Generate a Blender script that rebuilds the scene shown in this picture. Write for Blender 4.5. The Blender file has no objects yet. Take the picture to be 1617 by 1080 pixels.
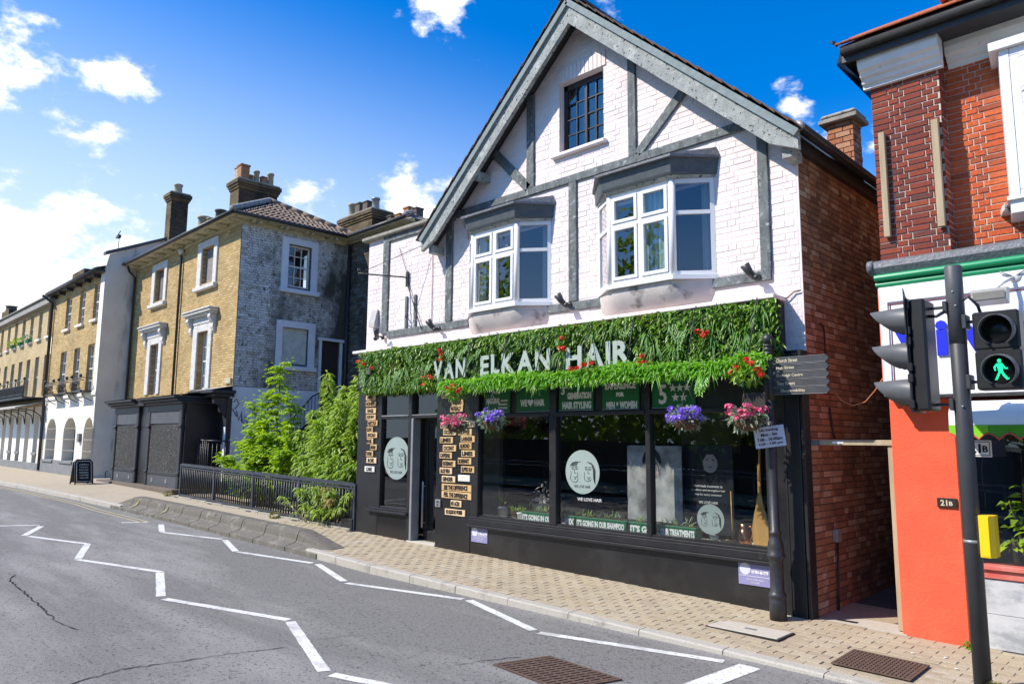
import bpy, math, random
import numpy as np
from mathutils import Matrix, Vector
R = math.radians
random.seed(7)
rng = np.random.default_rng(11)
scene = bpy.context.scene
COL = scene.collection
# ------------------------------------------------------------------ camera
def cam_axes(yaw, p, r):
    f = Vector((math.sin(yaw)*math.cos(p), math.cos(yaw)*math.cos(p), math.sin(p)))
    rt = Vector((math.cos(yaw), -math.sin(yaw), 0)); d = f.cross(rt)
    c, s = math.cos(r), math.sin(r)
    return c*rt + s*d, -s*rt + c*d, f
AX_R, AX_D, AX_F = cam_axes(-0.77458, 0.131894, -0.007338)
cam_data = bpy.data.cameras.new('camera')
cam = bpy.data.objects.new('camera', cam_data); COL.objects.link(cam)
cam_data.sensor_width = 36; cam_data.lens = 1165.5/1617*36
cam_data.clip_start = 0.05; cam_data.clip_end = 3000
mw = Matrix.Identity(4)
for i in range(3):
    mw[i][0] = AX_R[i]; mw[i][1] = -AX_D[i]; mw[i][2] = -AX_F[i]
cam.matrix_world = mw
scene.camera = cam
def proj(p):
    x, y, z = AX_R.dot(p), AX_D.dot(p), AX_F.dot(p)
    if z < .05: return (-9999, -9999, .05)
    return (808.5+1165.5*x/z, 540+1165.5*y/z, z)
# ------------------------------------------------------------------ sun and sky
SUN = Vector((0.41, 0.58, -0.70)).normalized()          # direction the light travels
sun_d = bpy.data.lights.new('sun', 'SUN'); sun_d.energy = 4.7; sun_d.angle = R(0.53); sun_d.color = (1, .92, .80)
sun = bpy.data.objects.new('sun', sun_d); COL.objects.link(sun)
sun.rotation_mode = 'QUATERNION'; sun.rotation_quaternion = SUN.to_track_quat('-Z', 'Y')
sun.location = -SUN*60
scene.view_settings.view_transform = 'Standard'; scene.view_settings.look = 'None'
scene.view_settings.gamma = 1; scene.view_settings.use_curve_mapping = False
scene.view_settings.exposure = 0.5
world = bpy.data.worlds.new('World'); scene.world = world; world.use_nodes = True
def build_world():
    nt = world.node_tree; nt.nodes.clear()
    N = nt.nodes.new; L = nt.links.new
    out = N('ShaderNodeOutputWorld'); bg = N('ShaderNodeBackground')
    sky = N('ShaderNodeTexSky'); sky.sky_type = 'NISHITA'; sky.sun_disc = False
    sky.sun_elevation = math.asin(-SUN.z); sky.sun_rotation = math.atan2(-SUN.x, -SUN.y)
    sky.air_density = 1.0; sky.dust_density = 0.6; sky.ozone_density = 2.5
    hs = N('ShaderNodeHueSaturation'); hs.inputs['Saturation'].default_value = 1.3; hs.inputs['Value'].default_value = 1.14
    tint = N('ShaderNodeMixRGB'); tint.blend_type = 'MULTIPLY'; tint.inputs['Fac'].default_value = 1; tint.inputs['Color2'].default_value = (.64,1.0,1.48,1)
    L(sky.outputs[0], tint.inputs['Color1']); L(tint.outputs[0], hs.inputs['Color'])
    tc = N('ShaderNodeTexCoord')
    nrm = N('ShaderNodeVectorMath'); nrm.operation = 'NORMALIZE'; L(tc.outputs['Generated'], nrm.inputs[0])
    noi = N('ShaderNodeTexNoise'); noi.inputs['Scale'].default_value = 9; noi.inputs['Detail'].default_value = 11; noi.inputs['Roughness'].default_value = .62
    mp = N('ShaderNodeMapping'); mp.inputs['Scale'].default_value = (1, 1, 1.7); L(nrm.outputs[0], mp.inputs[0]); L(mp.outputs[0], noi.inputs['Vector'])
    warp = N('ShaderNodeTexNoise'); warp.inputs['Scale'].default_value = 5; warp.inputs['Detail'].default_value = 4
    L(nrm.outputs[0], warp.inputs['Vector'])
    wsub = N('ShaderNodeVectorMath'); wsub.operation = 'SUBTRACT'; wsub.inputs[1].default_value = (.5, .5, .5); L(warp.outputs['Color'], wsub.inputs[0])
    wsc = N('ShaderNodeVectorMath'); wsc.operation = 'SCALE'; wsc.inputs['Scale'].default_value = .09; L(wsub.outputs[0], wsc.inputs[0])
    wad = N('ShaderNodeVectorMath'); wad.operation = 'ADD'; L(nrm.outputs[0], wad.inputs[0]); L(wsc.outputs[0], wad.inputs[1])
    prev = None
    for (px, py, rad, st) in CLOUDS:
        d = (AX_R*((px-808.5)/1165.5) + AX_D*((py-540)/1165.5) + AX_F).normalized()
        dp = N('ShaderNodeVectorMath'); dp.operation = 'DISTANCE'; dp.inputs[1].default_value = d; L(wad.outputs[0], dp.inputs[0])
        mr = N('ShaderNodeMapRange'); mr.inputs['From Min'].default_value = rad/1165.5*1.25; mr.inputs['From Max'].default_value = 0
        mr.inputs['To Max'].default_value = st; L(dp.outputs['Value'], mr.inputs['Value'])
        if prev is None: prev = mr.outputs[0]
        else:
            mx = N('ShaderNodeMath'); mx.operation = 'MAXIMUM'; L(prev, mx.inputs[0]); L(mr.outputs[0], mx.inputs[1]); prev = mx.outputs[0]
    # density = blob + (noise - .5) * k
    ma = N('ShaderNodeMath'); ma.operation = 'MULTIPLY_ADD'; ma.inputs[1].default_value = 2.6; ma.inputs[2].default_value = -1.3; L(noi.outputs['Fac'], ma.inputs[0])
    ad = N('ShaderNodeMath'); ad.operation = 'ADD'; L(prev, ad.inputs[0]); L(ma.outputs[0], ad.inputs[1])
    mr = N('ShaderNodeMapRange'); mr.interpolation_type = 'SMOOTHSTEP'; mr.inputs['From Min'].default_value = .32; mr.inputs['From Max'].default_value = .66; L(ad.outputs[0], mr.inputs['Value'])
    gate = N('ShaderNodeMapRange'); gate.inputs['From Min'].default_value = 0.0; gate.inputs['From Max'].default_value = .12; L(prev, gate.inputs['Value'])
    den = N('ShaderNodeMath'); den.operation = 'MULTIPLY'; L(mr.outputs[0], den.inputs[0]); L(gate.outputs[0], den.inputs[1])
    # a pale veil towards the horizon
    sep = N('ShaderNodeSeparateXYZ'); L(nrm.outputs[0], sep.inputs[0])
    veil = N('ShaderNodeMapRange'); veil.interpolation_type = 'SMOOTHSTEP'; veil.inputs['From Min'].default_value = .29; veil.inputs['From Max'].default_value = -.22; veil.inputs['To Max'].default_value = .97
    sx = N('ShaderNodeMath'); sx.operation = 'MULTIPLY_ADD'; sx.inputs[1].default_value = .37; L(sep.outputs['X'], sx.inputs[0]); L(sep.outputs['Z'], sx.inputs[2]); L(sx.outputs[0], veil.inputs['Value'])
    vl2 = N('ShaderNodeMapRange'); vl2.interpolation_type = 'SMOOTHSTEP'; vl2.inputs['From Min'].default_value = .42; vl2.inputs['From Max'].default_value = .0; vl2.inputs['To Max'].default_value = .85; L(sep.outputs['Z'], vl2.inputs['Value'])
    vm = N('ShaderNodeMath'); vm.operation = 'MAXIMUM'; L(veil.outputs[0], vm.inputs[0]); L(vl2.outputs[0], vm.inputs[1])
    mv = N('ShaderNodeMixRGB'); mv.inputs['Color2'].default_value = (5.6, 6.9, 8.3, 1); L(vm.outputs[0], mv.inputs['Fac']); L(hs.outputs[0], mv.inputs['Color1'])
    cr = N('ShaderNodeMixRGB'); cr.inputs['Color1'].default_value = (6.4, 7.2, 8.2, 1); cr.inputs['Color2'].default_value = (9.2, 9.3, 9.4, 1)
    L(mr.outputs[0], cr.inputs['Fac'])
    mix = N('ShaderNodeMixRGB'); L(den.outputs[0], mix.inputs['Fac']); L(mv.outputs[0], mix.inputs['Color1']); L(cr.outputs[0], mix.inputs['Color2'])
    L(mix.outputs[0], bg.inputs['Color']); bg.inputs['Strength'].default_value = 0.1
    L(bg.outputs[0], out.inputs[0])
# pixel-independent list: directions are worked out once from the photograph's angles (azimuth/elevation of each cloud)
CLOUDS = [(35,125,85,.8),(100,170,75,.7),(185,130,60,.72),(160,205,50,.6),(70,390,95,.9),(10,460,170,1.0),(190,430,120,.9),(110,500,190,1.0),(310,385,75,.55),
          (465,305,75,.75),(650,340,95,.75),(720,20,70,.75),(690,40,45,.55),(1080,15,45,.5),(1125,40,35,.5),(1268,180,45,.75),(1310,195,40,.6),(1385,240,40,.7),(1085,97,16,.8),
          (-330,430,220,1.0),(-700,100,260,.9),(2000,250,260,.8),(2500,500,400,1.0),(960,8,40,.4)]
build_world()

# ------------------------------------------------------------------ mesh helpers
XF = [Matrix.Identity(4)]                 # current building frame
WL = {}                                   # world location of each object
ROW = Matrix.Rotation(R(-1.04), 4, 'Z')   # the older terrace stands at a slight angle to the salon
class MB:
    def __init__(s): s.v = []; s.f = []; s.m = []; s.mi = 0; s.sm = []; s.smooth = False
    def add(s, vs, fs):
        o = len(s.v); s.v.extend([tuple(p) for p in vs])
        for f in fs: s.f.append(tuple(i+o for i in f)); s.m.append(s.mi); s.sm.append(s.smooth)
    def box(s, x0, x1, y0, y1, z0, z1):
        if x0 > x1: x0, x1 = x1, x0
        if y0 > y1: y0, y1 = y1, y0
        if z0 > z1: z0, z1 = z1, z0
        s.add([(x0,y0,z0),(x1,y0,z0),(x1,y1,z0),(x0,y1,z0),(x0,y0,z1),(x1,y0,z1),(x1,y1,z1),(x0,y1,z1)],
              [(0,3,2,1),(4,5,6,7),(0,1,5,4),(1,2,6,5),(2,3,7,6),(3,0,4,7)]); return s
    def rbox(s, x0, x1, y0, y1, z0, z1, b=.006):
        # box with chamfered edges (all twelve)
        if x0 > x1: x0, x1 = x1, x0
        if y0 > y1: y0, y1 = y1, y0
        if z0 > z1: z0, z1 = z1, z0
        b = min(b, (x1-x0)*.45, (y1-y0)*.45, (z1-z0)*.45)
        vs = []; idx = {}
        for i, x in enumerate((x0, x1)):
            for j, y in enumerate((y0, y1)):
                for k, z in enumerate((z0, z1)):
                    dx = b*(1-2*i); dy = b*(1-2*j); dz = b*(1-2*k)
                    idx[i,j,k,0] = len(vs); vs.append((x, y+dy, z+dz))
                    idx[i,j,k,1] = len(vs); vs.append((x+dx, y, z+dz))
                    idx[i,j,k,2] = len(vs); vs.append((x+dx, y+dy, z))
        fs = []
        for i in (0,1): fs.append(tuple(idx[i,j,k,0] for j,k in ((0,0),(1,0),(1,1),(0,1))))
        for j in (0,1): fs.append(tuple(idx[i,j,k,1] for i,k in ((0,0),(1,0),(1,1),(0,1))))
        for k in (0,1): fs.append(tuple(idx[i,j,k,2] for i,j in ((0,0),(1,0),(1,1),(0,1))))
        for a in (0,1):
            for c in (0,1):
                fs.append((idx[0,a,c,1],idx[1,a,c,1],idx[1,a,c,2],idx[0,a,c,2]))
                fs.append((idx[a,0,c,0],idx[a,1,c,0],idx[a,1,c,2],idx[a,0,c,2]))
                fs.append((idx[a,c,0,0],idx[a,c,1,0],idx[a,c,1,1],idx[a,c,0,1]))
        for i in (0,1):
            for j in (0,1):
                for k in (0,1): fs.append((idx[i,j,k,0],idx[i,j,k,1],idx[i,j,k,2]))
        s.add(vs, fs); return s
    def prism(s, pts, axis, a0, a1):
        # closed 2-D outline extruded along an axis ('x': pts=(y,z); 'y': pts=(x,z); 'z': pts=(x,y))
        n = len(pts)
        def P(p, a): return {'x': (a,p[0],p[1]), 'y': (p[0],a,p[1]), 'z': (p[0],p[1],a)}[axis]
        vs = [P(p,a0) for p in pts]+[P(p,a1) for p in pts]
        s.add(vs, [tuple(range(n))[::-1], tuple(range(n,2*n))]+[(i,(i+1)%n,n+(i+1)%n,n+i) for i in range(n)]); return s
    def quad(s, a, b, c, d): s.add([a,b,c,d], [(0,1,2,3)]); return s
    def beam(s, p, q, w, h, up=(0,0,1)):
        p = Vector(p); q = Vector(q); d = (q-p).normalized(); u = Vector(up)
        sd = d.cross(u)
        if sd.length < 1e-4: sd = d.cross(Vector((1,0,0)))
        sd.normalize(); u = sd.cross(d).normalized()
        vs = []
        for e in (p, q):
            for a, b in ((-1,-1),(1,-1),(1,1),(-1,1)): vs.append(e+sd*(a*w/2)+u*(b*h/2))
        s.add(vs, [(0,1,2,3)[::-1],(4,5,6,7),(0,1,5,4),(1,2,6,5),(2,3,7,6),(3,0,4,7)]); return s
    def tube(s, pts, r, n=8, cap=True):
        pts = [Vector(p) for p in pts]; k = len(pts)
        rr = r if isinstance(r, (list,tuple)) else [r]*k
        vs = []; prev = None
        for i, p in enumerate(pts):
            d = (pts[min(i+1,k-1)]-pts[max(i-1,0)]).normalized()
            a = prev if prev is not None else (Vector((0,0,1)) if abs(d.z) < .9 else Vector((1,0,0)))
            a = (a-d*a.dot(d))
            if a.length < 1e-5: a = d.orthogonal()
            a.normalize(); prev = a; b = d.cross(a)
            for j in range(n):
                t = 2*math.pi*j/n; vs.append(p+(a*math.cos(t)+b*math.sin(t))*rr[i])
        fs = [(i*n+j, i*n+(j+1)%n, (i+1)*n+(j+1)%n, (i+1)*n+j) for i in range(k-1) for j in range(n)]
        if cap: fs += [tuple(range(n))[::-1], tuple(range((k-1)*n, k*n))]
        o = s.smooth; s.smooth = True; s.add(vs, fs); s.smooth = o; return s
    def lathe(s, c, prof, n=20, axis='z'):
        # prof: (radius, height) along the axis from c
        vs = []
        for r, h in prof:
            for j in range(n):
                t = 2*math.pi*j/n; a, b = r*math.cos(t), r*math.sin(t)
                vs.append({'z': (c[0]+a,c[1]+b,c[2]+h), 'y': (c[0]+a,c[1]+h,c[2]+b), 'x': (c[0]+h,c[1]+a,c[2]+b)}[axis])
        k = len(prof)
        fs = [(i*n+j, i*n+(j+1)%n, (i+1)*n+(j+1)%n, (i+1)*n+j) for i in range(k-1) for j in range(n)]
        fs += [tuple(range(n))[::-1], tuple(range((k-1)*n, k*n))]
        o = s.smooth; s.smooth = True; s.add(vs, fs); s.smooth = o; return s
    def sphere(s, c, r, n=12, m=8, sc=(1,1,1)):
        vs = [(c[0],c[1],c[2]-r*sc[2])]
        for i in range(1, m):
            t = -math.pi/2+math.pi*i/m
            for j in range(n):
                a = 2*math.pi*j/n; vs.append((c[0]+r*sc[0]*math.cos(t)*math.cos(a), c[1]+r*sc[1]*math.cos(t)*math.sin(a), c[2]+r*sc[2]*math.sin(t)))
        vs.append((c[0],c[1],c[2]+r*sc[2])); fs = []
        for j in range(n): fs.append((0,1+(j+1)%n,1+j)); fs.append((len(vs)-1,1+(m-2)*n+j,1+(m-2)*n+(j+1)%n))
        for i in range(m-2):
            for j in range(n): fs.append((1+i*n+j,1+i*n+(j+1)%n,1+(i+1)*n+(j+1)%n,1+(i+1)*n+j))
        o = s.smooth; s.smooth = True; s.add(vs, fs); s.smooth = o; return s
    def build(s, name, mat, parent=None, kind=None, label=None, origin=None):
        x = XF[0]; vs = [x @ Vector(v) for v in s.v]
        return obj_from(name, vs, s.f, mat, parent, kind, label, s.m, s.sm)
def obj_from(name, vs, fs, mat, parent=None, kind=None, label=None, mi=None, sm=None):
    V = np.array([tuple(v) for v in vs], dtype=np.float64).reshape(-1, 3)
    lo, hi = V.min(0), V.max(0); c = (lo+hi)/2
    if parent is None: c[2] = lo[2]
    V = V-c
    me = bpy.data.meshes.new(name); me.from_pydata(V.tolist(), [], fs)
    mats = mat if isinstance(mat, (list, tuple)) else [mat]
    for m in mats: me.materials.append(m)
    if mi and len(mats) > 1: me.polygons.foreach_set('material_index', mi)
    if sm and any(sm): me.polygons.foreach_set('use_smooth', sm)
    me.update()
    return link(name, me, Vector(c), parent, kind, label)
def link(name, me, wloc, parent=None, kind=None, label=None, rot=None):
    o = bpy.data.objects.new(name, me); COL.objects.link(o)
    WL[o.name] = Vector(wloc)
    if parent is not None:
        o.parent = parent; o.location = Vector(wloc)-WL[parent.name]
    else: o.location = wloc
    if rot is not None: o.rotation_euler = rot
    if kind: o['kind'] = kind
    if label: o['label'] = label
    return o
def thing(name, label, cat, loc, group=None):
    o = bpy.data.objects.new(name, None); COL.objects.link(o); o.empty_display_size = .2
    w = XF[0] @ Vector(loc); o.location = w; WL[o.name] = w
    o['label'] = label; o['category'] = cat
    if group: o['group'] = group
    return o
def tag(o, label, cat, group=None):
    o['label'] = label; o['category'] = cat
    if group: o['group'] = group
    return o
# quick single-shape parts
def part(name, mat, parent, fn, **k):
    m = MB(); fn(m); return m.build(name, mat, parent, **k)
def pbox(m, pl, a0, a1, d0, d1, z0, z1, b=0):
    # box on a wall plane: ('y', Y) faces -Y, ('x', X) faces +X; d is the distance out of the wall
    if pl[0] == 'y': A = (a0, a1, pl[1]-d1, pl[1]-d0, z0, z1)
    else: A = (pl[1]+d0, pl[1]+d1, a0, a1, z0, z1)
    return m.rbox(*A, b=b) if b else m.box(*A)
def ppt(pl, a, d, z): return (a, pl[1]-d, z) if pl[0] == 'y' else (pl[1]+d, a, z)
def holed(m, pl, a0, a1, z0, z1, holes, reveal=.12):
    # a wall face with rectangular openings and their reveals
    A = sorted({a0, a1, *[h[0] for h in holes], *[h[1] for h in holes]}); A = [a for a in A if a0 <= a <= a1]
    Z = sorted({z0, z1, *[h[2] for h in holes], *[h[3] for h in holes]}); Z = [z for z in Z if z0 <= z <= z1]
    for i in range(len(A)-1):
        for j in range(len(Z)-1):
            ca, cz = (A[i]+A[i+1])/2, (Z[j]+Z[j+1])/2
            if any(h[0] < ca < h[1] and h[2] < cz < h[3] for h in holes): continue
            m.quad(*[ppt(pl, a, 0, z) for a, z in ((A[i],Z[j]),(A[i+1],Z[j]),(A[i+1],Z[j+1]),(A[i],Z[j+1]))])
    for h in holes:
        for (p, q) in (((h[0],h[2]),(h[1],h[2])),((h[1],h[2]),(h[1],h[3])),((h[1],h[3]),(h[0],h[3])),((h[0],h[3]),(h[0],h[2]))):
            m.quad(ppt(pl,p[0],0,p[1]), ppt(pl,q[0],0,q[1]), ppt(pl,q[0],-reveal,q[1]), ppt(pl,p[0],-reveal,p[1]))
    return m
# ------------------------------------------------------------------ text
_tc = {}
def text_geo(s, size, extrude=.002, offset=0.0, align='CENTER', shear=0, spacing=1.0):
    key = (s, size, extrude, offset, align, shear, spacing)
    if key in _tc: return _tc[key]
    cu = bpy.data.curves.new('lettering', 'FONT'); cu.body = s; cu.size = size; cu.extrude = extrude; cu.offset = offset
    cu.align_x = align; cu.align_y = 'CENTER'; cu.shear = shear; cu.resolution_u = 2; cu.space_character = spacing
    o = bpy.data.objects.new('lettering', cu); COL.objects.link(o)
    dg = bpy.context.evaluated_depsgraph_get(); me = bpy.data.meshes.new_from_object(o.evaluated_get(dg))
    vs = [tuple(v.co) for v in me.vertices]; fs = [tuple(p.vertices) for p in me.polygons]
    bpy.data.objects.remove(o); bpy.data.curves.remove(cu); bpy.data.meshes.remove(me)
    _tc[key] = (vs, fs); return vs, fs
def put_text(m, s, o, a, u, size, width=None, height=None, **k):
    # o: centre, a: reading direction, u: up direction; optional fit to a width
    vs, fs = text_geo(s, size, **k)
    if not vs: return m
    a = Vector(a).normalized(); u = Vector(u).normalized(); n = a.cross(u); o = Vector(o)
    xs = [v[0] for v in vs]; ys = [v[1] for v in vs]
    cx, cy = (min(xs)+max(xs))/2, (min(ys)+max(ys))/2
    sx = width/(max(xs)-min(xs)) if width else 1
    sy = height/(max(ys)-min(ys)) if height else 1
    m.add([o+a*((v[0]-cx)*sx)+u*((v[1]-cy)*sy)+n*v[2] for v in vs], fs); return m
# ------------------------------------------------------------------ materials
MATS = {}
def newmat(name):
    m = bpy.data.materials.new(name); m.use_nodes = True; nt = m.node_tree; nt.nodes.clear()
    out = nt.nodes.new('ShaderNodeOutputMaterial'); MATS[name] = m
    return m, nt, nt.nodes.new, nt.links.new, out
def c4(c): return (c[0], c[1], c[2], 1)
def mat(name, c1, c2=None, rough=.8, scale=5, detail=6, dirt=None, bump=0, bscale=60, ramp=None, spec=.4, metal=0, stretch=None, var=.25, coat=0, dirt2=None, bdist=.01):
    m, nt, N, L, out = newmat(name)
    b = N('ShaderNodeBsdfPrincipled'); L(b.outputs[0], out.inputs[0])
    b.inputs['Roughness'].default_value = rough; b.inputs['Specular IOR Level'].default_value = spec; b.inputs['Metallic'].default_value = metal
    b.inputs['Coat Weight'].default_value = coat
    geo = N('ShaderNodeNewGeometry'); vec = geo.outputs['Position']
    if stretch:
        mp = N('ShaderNodeMapping'); mp.inputs['Scale'].default_value = stretch; L(vec, mp.inputs[0]); vec = mp.outputs[0]
    noi = N('ShaderNodeTexNoise'); noi.inputs['Scale'].default_value = scale; noi.inputs['Detail'].default_value = detail; noi.inputs['Roughness'].default_value = .6; L(vec, noi.inputs['Vector'])
    if c2 is None: c2 = tuple(x*(1-var) for x in c1)
    mr = N('ShaderNodeMapRange'); mr.inputs['From Min'].default_value = .3; mr.inputs['From Max'].default_value = .7; L(noi.outputs['Fac'], mr.inputs['Value'])
    mix = N('ShaderNodeMixRGB'); mix.inputs['Color1'].default_value = c4(c1); mix.inputs['Color2'].default_value = c4(c2); L(mr.outputs[0], mix.inputs['Fac'])
    col = mix.outputs[0]
    if ramp:
        oi = N('ShaderNodeObjectInfo'); ad = N('ShaderNodeMath'); ad.operation = 'ADD'; L(oi.outputs['Random'], ad.inputs[0]); L(geo.outputs['Random Per Island'], ad.inputs[1])
        fr = N('ShaderNodeMath'); fr.operation = 'FRACT'; L(ad.outputs[0], fr.inputs[0])
        cr = N('ShaderNodeValToRGB'); cr.color_ramp.interpolation = 'LINEAR'
        el = cr.color_ramp.elements
        while len(el) < len(ramp): el.new(.5)
        for i, c in enumerate(ramp): el[i].position = i/(len(ramp)-1) if len(ramp) > 1 else 0; el[i].color = c4(c)
        L(fr.outputs[0], cr.inputs[0])
        mul = N('ShaderNodeMixRGB'); mul.blend_type = 'MULTIPLY'; mul.inputs['Fac'].default_value = 1
        L(cr.outputs[0], mul.inputs['Color1']); L(col, mul.inputs['Color2']); col = mul.outputs[0]
    for k, dd in enumerate((dirt, dirt2)):
        if not dd: continue
        dc, ds, lo, hi = dd[:4]
        n2 = N('ShaderNodeTexNoise'); n2.inputs['Scale'].default_value = ds; n2.inputs['Detail'].default_value = 8; n2.inputs['Roughness'].default_value = .65
        mp2 = N('ShaderNodeMapping'); mp2.inputs['Location'].default_value = (3.7*k+1, 9.1, 2.2); L(geo.outputs['Position'], mp2.inputs[0])
        if len(dd) > 4: mp2.inputs['Scale'].default_value = dd[4]
        L(mp2.outputs[0], n2.inputs['Vector'])
        m2 = N('ShaderNodeMapRange'); m2.inputs['From Min'].default_value = lo; m2.inputs['From Max'].default_value = hi; L(n2.outputs['Fac'], m2.inputs['Value'])
        x2 = N('ShaderNodeMixRGB'); x2.inputs['Color2'].default_value = c4(dc); L(m2.outputs[0], x2.inputs['Fac']); L(col, x2.inputs['Color1']); col = x2.outputs[0]
    L(col, b.inputs['Base Color'])
    if bump:
        n3 = N('ShaderNodeTexNoise'); n3.inputs['Scale'].default_value = bscale; n3.inputs['Detail'].default_value = 5; L(vec, n3.inputs['Vector'])
        bp = N('ShaderNodeBump'); bp.inputs['Strength'].default_value = bump; bp.inputs['Distance'].default_value = bdist; L(n3.outputs['Fac'], bp.inputs['Height']); L(bp.outputs[0], b.inputs['Normal'])
    return m
def brickmat(name, cols, mortar, axis='x', bw=.225, bh=.075, ms=.010, rough=.9, dirt=None, bump=.6, dirt2=None):
    # bricks too far off to be built one by one: colour and joints from the Brick texture, laid on world position
    m, nt, N, L, out = newmat(name)
    b = N('ShaderNodeBsdfPrincipled'); L(b.outputs[0], out.inputs[0]); b.inputs['Roughness'].default_value = rough; b.inputs['Specular IOR Level'].default_value = .2
    geo = N('ShaderNodeNewGeometry'); sp = N('ShaderNodeSeparateXYZ'); L(geo.outputs['Position'], sp.inputs[0])
    cb = N('ShaderNodeCombineXYZ'); L(sp.outputs[0 if axis == 'x' else 1], cb.inputs[0]); L(sp.outputs[2], cb.inputs[1])
    br = N('ShaderNodeTexBrick'); br.inputs['Scale'].default_value = 1; br.inputs['Brick Width'].default_value = bw; br.inputs['Row Height'].default_value = bh
    br.inputs['Mortar Size'].default_value = ms; br.inputs['Mortar Smooth'].default_value = .2; br.inputs['Bias'].default_value = 0
    br.inputs['Color1'].default_value = (0,0,0,1); br.inputs['Color2'].default_value = (1,1,1,1); br.inputs['Mortar'].default_value = (.5,.5,.5,1)
    L(cb.outputs[0], br.inputs['Vector'])
    cr = N('ShaderNodeValToRGB'); el = cr.color_ramp.elements
    while len(el) < len(cols): el.new(.5)
    for i, c in enumerate(cols): el[i].position = i/(len(cols)-1); el[i].color = c4(c)
    L(br.outputs['Color'], cr.inputs[0])
    noi = N('ShaderNodeTexNoise'); noi.inputs['Scale'].default_value = 1.2; noi.inputs['Detail'].default_value = 8; L(geo.outputs['Position'], noi.inputs['Vector'])
    mr = N('ShaderNodeMapRange'); mr.inputs['From Min'].default_value = .3; mr.inputs['From Max'].default_value = .75; mr.inputs['To Min'].default_value = 1.1; mr.inputs['To Max'].default_value = .7; L(noi.outputs['Fac'], mr.inputs['Value'])
    mul = N('ShaderNodeVectorMath'); mul.operation = 'SCALE'; L(cr.outputs[0], mul.inputs[0]); L(mr.outputs[0], mul.inputs['Scale'])
    mx = N('ShaderNodeMixRGB'); mx.inputs['Color2'].default_value = c4(mortar); L(br.outputs['Fac'], mx.inputs['Fac']); L(mul.outputs[0], mx.inputs['Color1']); col = mx.outputs[0]
    for dd in (dirt, dirt2):
        if not dd: continue
        dc, ds, lo, hi = dd[:4]
        n2 = N('ShaderNodeTexNoise'); n2.inputs['Scale'].default_value = ds; n2.inputs['Detail'].default_value = 8; n2.inputs['Roughness'].default_value = .7
        mp2 = N('ShaderNodeMapping'); L(geo.outputs['Position'], mp2.inputs[0])
        if len(dd) > 4: mp2.inputs['Scale'].default_value = dd[4]
        L(mp2.outputs[0], n2.inputs['Vector'])
        m2 = N('ShaderNodeMapRange'); m2.inputs['From Min'].default_value = lo; m2.inputs['From Max'].default_value = hi; L(n2.outputs['Fac'], m2.inputs['Value'])
        x2 = N('ShaderNodeMixRGB'); x2.inputs['Color2'].default_value = c4(dc); L(m2.outputs[0], x2.inputs['Fac']); L(col, x2.inputs['Color1']); col = x2.outputs[0]
    L(col, b.inputs['Base Color'])
    bp = N('ShaderNodeBump'); bp.inputs['Strength'].default_value = bump; bp.inputs['Distance'].default_value = .01; bp.invert = True; L(br.outputs['Fac'], bp.inputs['Height']); L(bp.outputs[0], b.inputs['Normal'])
    return m
def glassmat(name, tint=(.8,.85,.85), boost=1.6, rough=0.0, wob=0.0):
    m, nt, N, L, out = newmat(name)
    tr = N('ShaderNodeBsdfTransparent'); tr.inputs[0].default_value = c4(tint)
    gl = N('ShaderNodeBsdfGlossy'); gl.inputs['Roughness'].default_value = rough
    fr = N('ShaderNodeLayerWeight'); fr.inputs['Blend'].default_value = .5
    pw_ = N('ShaderNodeMath'); pw_.operation = 'POWER'; pw_.inputs[1].default_value = 5; L(fr.outputs['Facing'], pw_.inputs[0])
    sk = N('ShaderNodeMath'); sk.operation = 'MULTIPLY_ADD'; sk.inputs[1].default_value = .96; sk.inputs[2].default_value = .04; L(pw_.outputs[0], sk.inputs[0])
    mu = N('ShaderNodeMath'); mu.operation = 'MULTIPLY'; mu.use_clamp = True; mu.inputs[1].default_value = boost; L(sk.outputs[0], mu.inputs[0])
    if wob:
        n = N('ShaderNodeTexNoise'); n.inputs['Scale'].default_value = 1.6; g = N('ShaderNodeNewGeometry'); L(g.outputs['Position'], n.inputs['Vector'])
        bp = N('ShaderNodeBump'); bp.inputs['Strength'].default_value = wob; bp.inputs['Distance'].default_value = .05; L(n.outputs['Fac'], bp.inputs['Height']); L(bp.outputs[0], gl.inputs['Normal'])
    mx = N('ShaderNodeMixShader'); L(mu.outputs[0], mx.inputs[0]); L(tr.outputs[0], mx.inputs[1]); L(gl.outputs[0], mx.inputs[2]); L(mx.outputs[0], out.inputs[0])
    return m
def leafmat(name, cols, trans=.35, rough=.5):
    m, nt, N, L, out = newmat(name)
    geo = N('ShaderNodeNewGeometry'); oi = N('ShaderNodeObjectInfo')
    cr = N('ShaderNodeValToRGB'); el = cr.color_ramp.elements
    while len(el) < len(cols): el.new(.5)
    for i, c in enumerate(cols): el[i].position = i/(len(cols)-1); el[i].color = c4(c)
    L(geo.outputs['Random Per Island'], cr.inputs[0])
    b = N('ShaderNodeBsdfPrincipled'); b.inputs['Roughness'].default_value = rough; b.inputs['Specular IOR Level'].default_value = .45; L(cr.outputs[0], b.inputs['Base Color'])
    t = N('ShaderNodeBsdfTranslucent'); hs = N('ShaderNodeHueSaturation'); hs.inputs['Value'].default_value = 1.5; hs.inputs['Saturation'].default_value = 1.1; hs.inputs['Hue'].default_value = .49
    L(cr.outputs[0], hs.inputs['Color']); L(hs.outputs[0], t.inputs[0])
    mx = N('ShaderNodeMixShader'); mx.inputs[0].default_value = trans; L(b.outputs[0], mx.inputs[1]); L(t.outputs[0], mx.inputs[2]); L(mx.outputs[0], out.inputs[0])
    return m
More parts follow.
